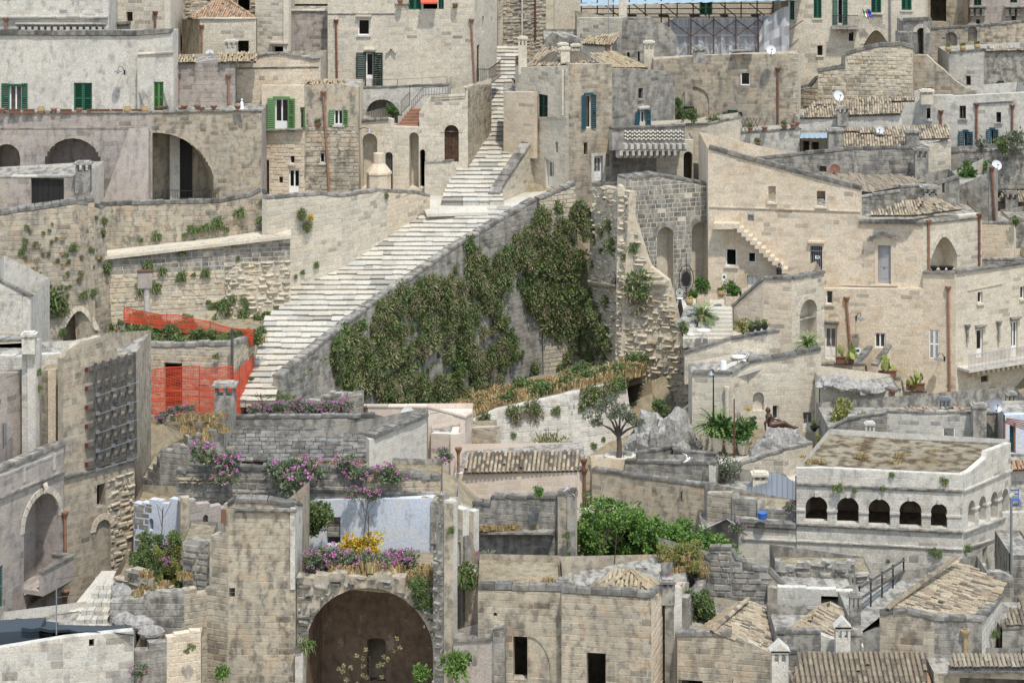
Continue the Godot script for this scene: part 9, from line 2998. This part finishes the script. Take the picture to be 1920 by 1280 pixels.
	# fallen bricks behind the vault door etc.
	var bl := thing("blue_barrel","blue plastic tub on the wall beside the slate shed","tub",P(1430,972,122.8))
	var bm2 := MB.new()
	bm2.lathe(Vector3.ZERO,[Vector2(0.22,0),Vector2(0.25,0.28),Vector2(0.27,0.3),Vector2(0.25,0.32),Vector2(0.001,0.2)],12)
	part("tub", bm2, M.cloth_blue, bl)
	var pole := thing("wooden_pole","tall weathered wooden pole at the corner of the enclosure","pole",P(434,720,134.2))
	var pm := MB.new()
	pm.tube([Vector3(0, -0.5, 0), Vector3(0.02, 3.1, 0)], [0.1, 0.08], 7)
	part("pole", pm, M.oldwood, pole)
	var ant := thing("aerial_pole","thin grey aerial pole rising before the buff tiled house","aerial",P(1141,64,181))
	var am := MB.new()
	am.stick(Vector3.ZERO, Vector3(0, 2.6, 0), 0.05)
	for i in 4:
		am.stick(Vector3(-0.4,2.0 + i * 0.16,0),Vector3(0.4,2.05 + i * 0.16,0),0.025)
	part("mast", am, M.zinc, ant)
	var rp := thing("grey_pole","tall grey utility pole beside the loggia flank","pole",P(1897,1110,117))
	var rm := MB.new()
	rm.tube([Vector3(0, -0.5, 0), Vector3(0, 4.6, 0)], [0.07, 0.06], 7)
	part("pole", rm, M.zinc, rp)
	# birds
	for k in 3:
		var o := thing("pigeon",["grey pigeon perched on top of the tall end pier","second pigeon lower on the tall end pier","white bird flying past the stained garden wall"][k],"bird",[P(1063,923,115.6),P(1070,929,115.5),P(1290,868,128)][k])
		var bones := [[Vector3(-0.1,0.12,0),Vector3(0.05,0.17,0),0.045,0.075],[Vector3(0.05,0.17,0),Vector3(0.11,0.27,0),0.06,0.03],[Vector3(0.11,0.28,0),Vector3(0.12,0.29,0),0.035,0.032],[Vector3(0.14,0.28,0),Vector3(0.17,0.27,0),0.012,0.006],[Vector3(-0.1,0.12,0),Vector3(-0.26,0.07,0),0.04,0.02]]
		if k == 2:
			bones.append_array([[Vector3(0,0.18,0.03),Vector3(0.1,0.34,0.3),0.03,0.02],[Vector3(0.1,0.34,0.3),Vector3(-0.05,0.42,0.5),0.025,0.01],[Vector3(0,0.18,-0.03),Vector3(0.1,0.34,-0.3),0.03,0.02],[Vector3(0.1,0.34,-0.3),Vector3(-0.05,0.42,-0.5),0.025,0.01]])
		else:
			bones.append_array([[Vector3(0,0.12,0.03),Vector3(0.02,0.0,0.03),0.018,0.01],[Vector3(0,0.12,-0.03),Vector3(0.02,0.0,-0.03),0.018,0.01]])
		put("body",body_mesh(bones,0.02,0.012,func(p):return Color(0.75,0.76,0.78) if k == 2 else (Color(0.16,0.17,0.2) if p.x > 0.08 else Color(0.34,0.36,0.4)),M.cloth),o,Transform3D(Basis(UP,[0.7,2.4,0.5][k]),Vector3.ZERO))

# ---- the man on the terrace and the reclining bronze
func people() -> void:
	var o := thing("person","man in a dark jacket walking behind the coping of the niche terrace","person",P(1461,545,153.2))
	var J := {"hip":Vector3(0,0.93,0),"chest":Vector3(0.02,1.3,0),"neck":Vector3(0.03,1.5,0),"head":Vector3(0.06,1.66,0)}
	var b := [[J.hip,J.chest,0.155,0.165],[Vector3(0.0,1.36,-0.1),Vector3(0.0,1.36,0.1),0.13,0.13],[J.chest,J.neck,0.12,0.06],[J.neck,J.head,0.055,0.06],[Vector3(0.03,1.68,0),Vector3(0.06,1.7,0),0.1,0.095],[Vector3(0.09,1.6,0),Vector3(0.1,1.63,0),0.055,0.06],[Vector3(0.16,1.65,0),Vector3(0.175,1.63,0),0.012,0.014],
		[Vector3(0.03,1.66,0.1),Vector3(0.03,1.69,0.1),0.018,0.018],[Vector3(0.03,1.66,-0.1),Vector3(0.03,1.69,-0.1),0.018,0.018]]
	for s in [-1, 1]:
		var sh := Vector3(0.0, 1.41, s * 0.19)
		var el := Vector3(-0.06 * s, 1.13, s * 0.24)
		var wr := Vector3(0.12 - 0.04 * s, 0.9, s * 0.21)
		b.append_array([[sh,el,0.075,0.058],[el,wr,0.056,0.04],[wr,wr + Vector3(0.04,-0.09,0),0.04,0.035]])
		for k in 5:
			var r := wr + Vector3(0.03 + k * 0.012, -0.09, (k - 2) * 0.018)
			b.append([r,r + Vector3(0.02,-0.07 + absf(k - 2) * 0.008,0),0.011,0.009])
		var kn := Vector3(0.1 * s + 0.04, 0.5, s * 0.1)
		var an := Vector3(0.2 * s - 0.02, 0.08, s * 0.1)
		b.append_array([[Vector3(0,0.9,s * 0.09),kn,0.1,0.065],[kn,an,0.062,0.042],[an,an + Vector3(0.16,-0.03,0),0.045,0.035]])
	var paint := func(p: Vector3):
		if p.y > 1.53:
			if p.y > 1.72 or (p.x < 0.03 and p.y > 1.6):return Color(0.1,0.09,0.08)
			if p.x > 0.1 and absf(p.y - 1.685) < 0.012 and absf(absf(p.z) - 0.035) < 0.016:return Color(0.05,0.04,0.04)
			if p.x > 0.12 and absf(p.y - 1.6) < 0.01:return Color(0.3,0.14,0.12)
			return Color(0.45, 0.27, 0.19)
		if p.y < 0.9 and absf(p.z) > 0.15: return Color(0.45, 0.27, 0.19)
		if p.y < 0.1: return Color(0.03, 0.025, 0.02)
		if p.y < 0.88: return Color(0.05, 0.055, 0.07)
		return Color(0.016, 0.017, 0.022)
	put("body",body_mesh(b,0.022,0.03,paint,M.cloth),o,Transform3D(Basis(UP,0.25),Vector3.ZERO))
	var s := thing("reclining_statue","dark bronze statue of a reclining figure on the wall above the rock","statue",P(1458,805,140.4))
	var w := [[Vector3(-0.35,0.3,0),Vector3(-0.5,0.75,0),0.22,0.2],[Vector3(-0.5,0.8,0.18),Vector3(-0.5,0.8,-0.18),0.12,0.12],[Vector3(-0.52,0.9,0),Vector3(-0.54,1.02,0),0.07,0.06],[Vector3(-0.54,1.1,0.0),Vector3(-0.52,1.16,0),0.11,0.11],[Vector3(-0.44,1.1,0),Vector3(-0.42,1.08,0),0.03,0.03],[Vector3(-0.56,1.2,-0.03),Vector3(-0.64,1.12,-0.03),0.1,0.07],
		[Vector3(-0.35,0.28,0.1),Vector3(0.35,0.42,0.16),0.2,0.13],[Vector3(0.35,0.42,0.16),Vector3(0.95,0.14,0.14),0.12,0.07],[Vector3(-0.35,0.26,-0.1),Vector3(0.35,0.22,-0.1),0.19,0.13],[Vector3(0.35,0.22,-0.1),Vector3(1.05,0.1,-0.1),0.12,0.07],[Vector3(0.95,0.12,0.14),Vector3(1.12,0.08,0.16),0.06,0.04],[Vector3(1.05,0.1,-0.1),Vector3(1.22,0.08,-0.1),0.06,0.04],
		[Vector3(-0.52,0.8,0.22),Vector3(-0.74,0.45,0.26),0.08,0.065],[Vector3(-0.74,0.45,0.26),Vector3(-0.72,0.1,0.28),0.065,0.045],[Vector3(-0.48,0.8,-0.2),Vector3(-0.2,0.55,-0.3),0.08,0.06],[Vector3(-0.2,0.55,-0.3),Vector3(0.1,0.5,-0.2),0.06,0.045]]
	for k in 5:
		w.append([Vector3(-0.72,0.08,0.24 + k * 0.022),Vector3(-0.62,0.05,0.24 + k * 0.022),0.02,0.014])
		w.append([Vector3(0.1,0.5,-0.24 + k * 0.022),Vector3(0.2,0.47,-0.24 + k * 0.022),0.02,0.014])
	put("figure",body_mesh(w,0.03,0.03,func(_p):return Color.WHITE,M.bronze),s)

# ---- bodies: a field of tapered capsules, meshed as surface nets
func body_mesh(bones:Array,cell:float,blend:float,paint:Callable,mat:Material) -> ArrayMesh:
	var lo := Vector3.ONE * 1e9
	var hi := -lo
	for b in bones:
		for e in [[b[0], b[2]], [b[1], b[3]]]:
			lo = lo.min(e[0] - Vector3.ONE * (e[1] + cell * 2))
			hi = hi.max(e[0] + Vector3.ONE * (e[1] + cell * 2))
	var nx := int((hi.x - lo.x) / cell) + 2
	var ny := int((hi.y - lo.y) / cell) + 2
	var nz := int((hi.z - lo.z) / cell) + 2
	var g := PackedFloat32Array()
	g.resize(nx * ny * nz)
	for z in nz:
		for y in ny:
			for x in nx:
				var p := lo + Vector3(x, y, z) * cell
				var s := 0.0
				for b in bones:
					var a: Vector3 = b[0]
					var ab: Vector3 = b[1] - a
					var t := clampf((p - a).dot(ab) / maxf(ab.length_squared(),1e-6),0.0,1.0)
					var d := (p - a - ab * t).length() - lerpf(b[2], b[3], t)
					s += exp(-maxf(d, -0.5) / blend)
				g[x + nx * (y + ny * z)] = -blend * log(maxf(s, 1e-12))
	var idx := {}
	var pts := PackedVector3Array()
	for z in nz - 1:
		for y in ny - 1:
			for x in nx - 1:
				var sum := Vector3.ZERO
				var n := 0
				for e in [[0,0,0,1,0,0],[0,0,0,0,1,0],[0,0,0,0,0,1],[1,0,0,1,1,0],[1,0,0,1,0,1],[0,1,0,1,1,0],[0,1,0,0,1,1],[0,0,1,1,0,1],[0,0,1,0,1,1],[1,1,0,1,1,1],[1,0,1,1,1,1],[0,1,1,1,1,1]]:
					var va := g[x + e[0] + nx * (y + e[1] + ny * (z + e[2]))]
					var vb := g[x + e[3] + nx * (y + e[4] + ny * (z + e[5]))]
					if (va < 0.0) != (vb < 0.0):
						var t: float = va / (va - vb)
						sum += Vector3(e[0], e[1], e[2]).lerp(Vector3(e[3], e[4], e[5]), t)
						n += 1
				if n:
					idx[x + nx * (y + ny * z)] = pts.size()
					pts.append(lo + (Vector3(x, y, z) + sum / n) * cell)
	var st := SurfaceTool.new()
	st.begin(Mesh.PRIMITIVE_TRIANGLES)
	st.set_smooth_group(0)
	for p in pts:
		st.set_color(paint.call(p))
		st.add_vertex(p)
	for z in range(1, nz - 1):
		for y in range(1, ny - 1):
			for x in range(1, nx - 1):
				var v0 := g[x + nx * (y + ny * z)]
				for ax in 3:
					var d := [Vector3i(1,0,0),Vector3i(0,1,0),Vector3i(0,0,1)][ax] as Vector3i
					var v1 := g[x + d.x + nx * (y + d.y + ny * (z + d.z))]
					if (v0 < 0.0) == (v1 < 0.0):
						continue
					var e := [Vector3i(0,1,0),Vector3i(0,0,1),Vector3i(1,0,0)][ax] as Vector3i
					var h := [Vector3i(0,0,1),Vector3i(1,0,0),Vector3i(0,1,0)][ax] as Vector3i
					var c := Vector3i(x, y, z)
					var q := []
					for w in [c - e - h, c - h, c, c - e]:
						q.append(idx.get(w.x + nx * (w.y + ny * w.z), -1))
					if q.has(-1):
						continue
					if v0 < 0.0:
						q.reverse()
					for w in [0, 1, 2, 0, 2, 3]:
						st.add_index(q[w])
	st.generate_normals()
	st.set_material(mat)
	return st.commit()
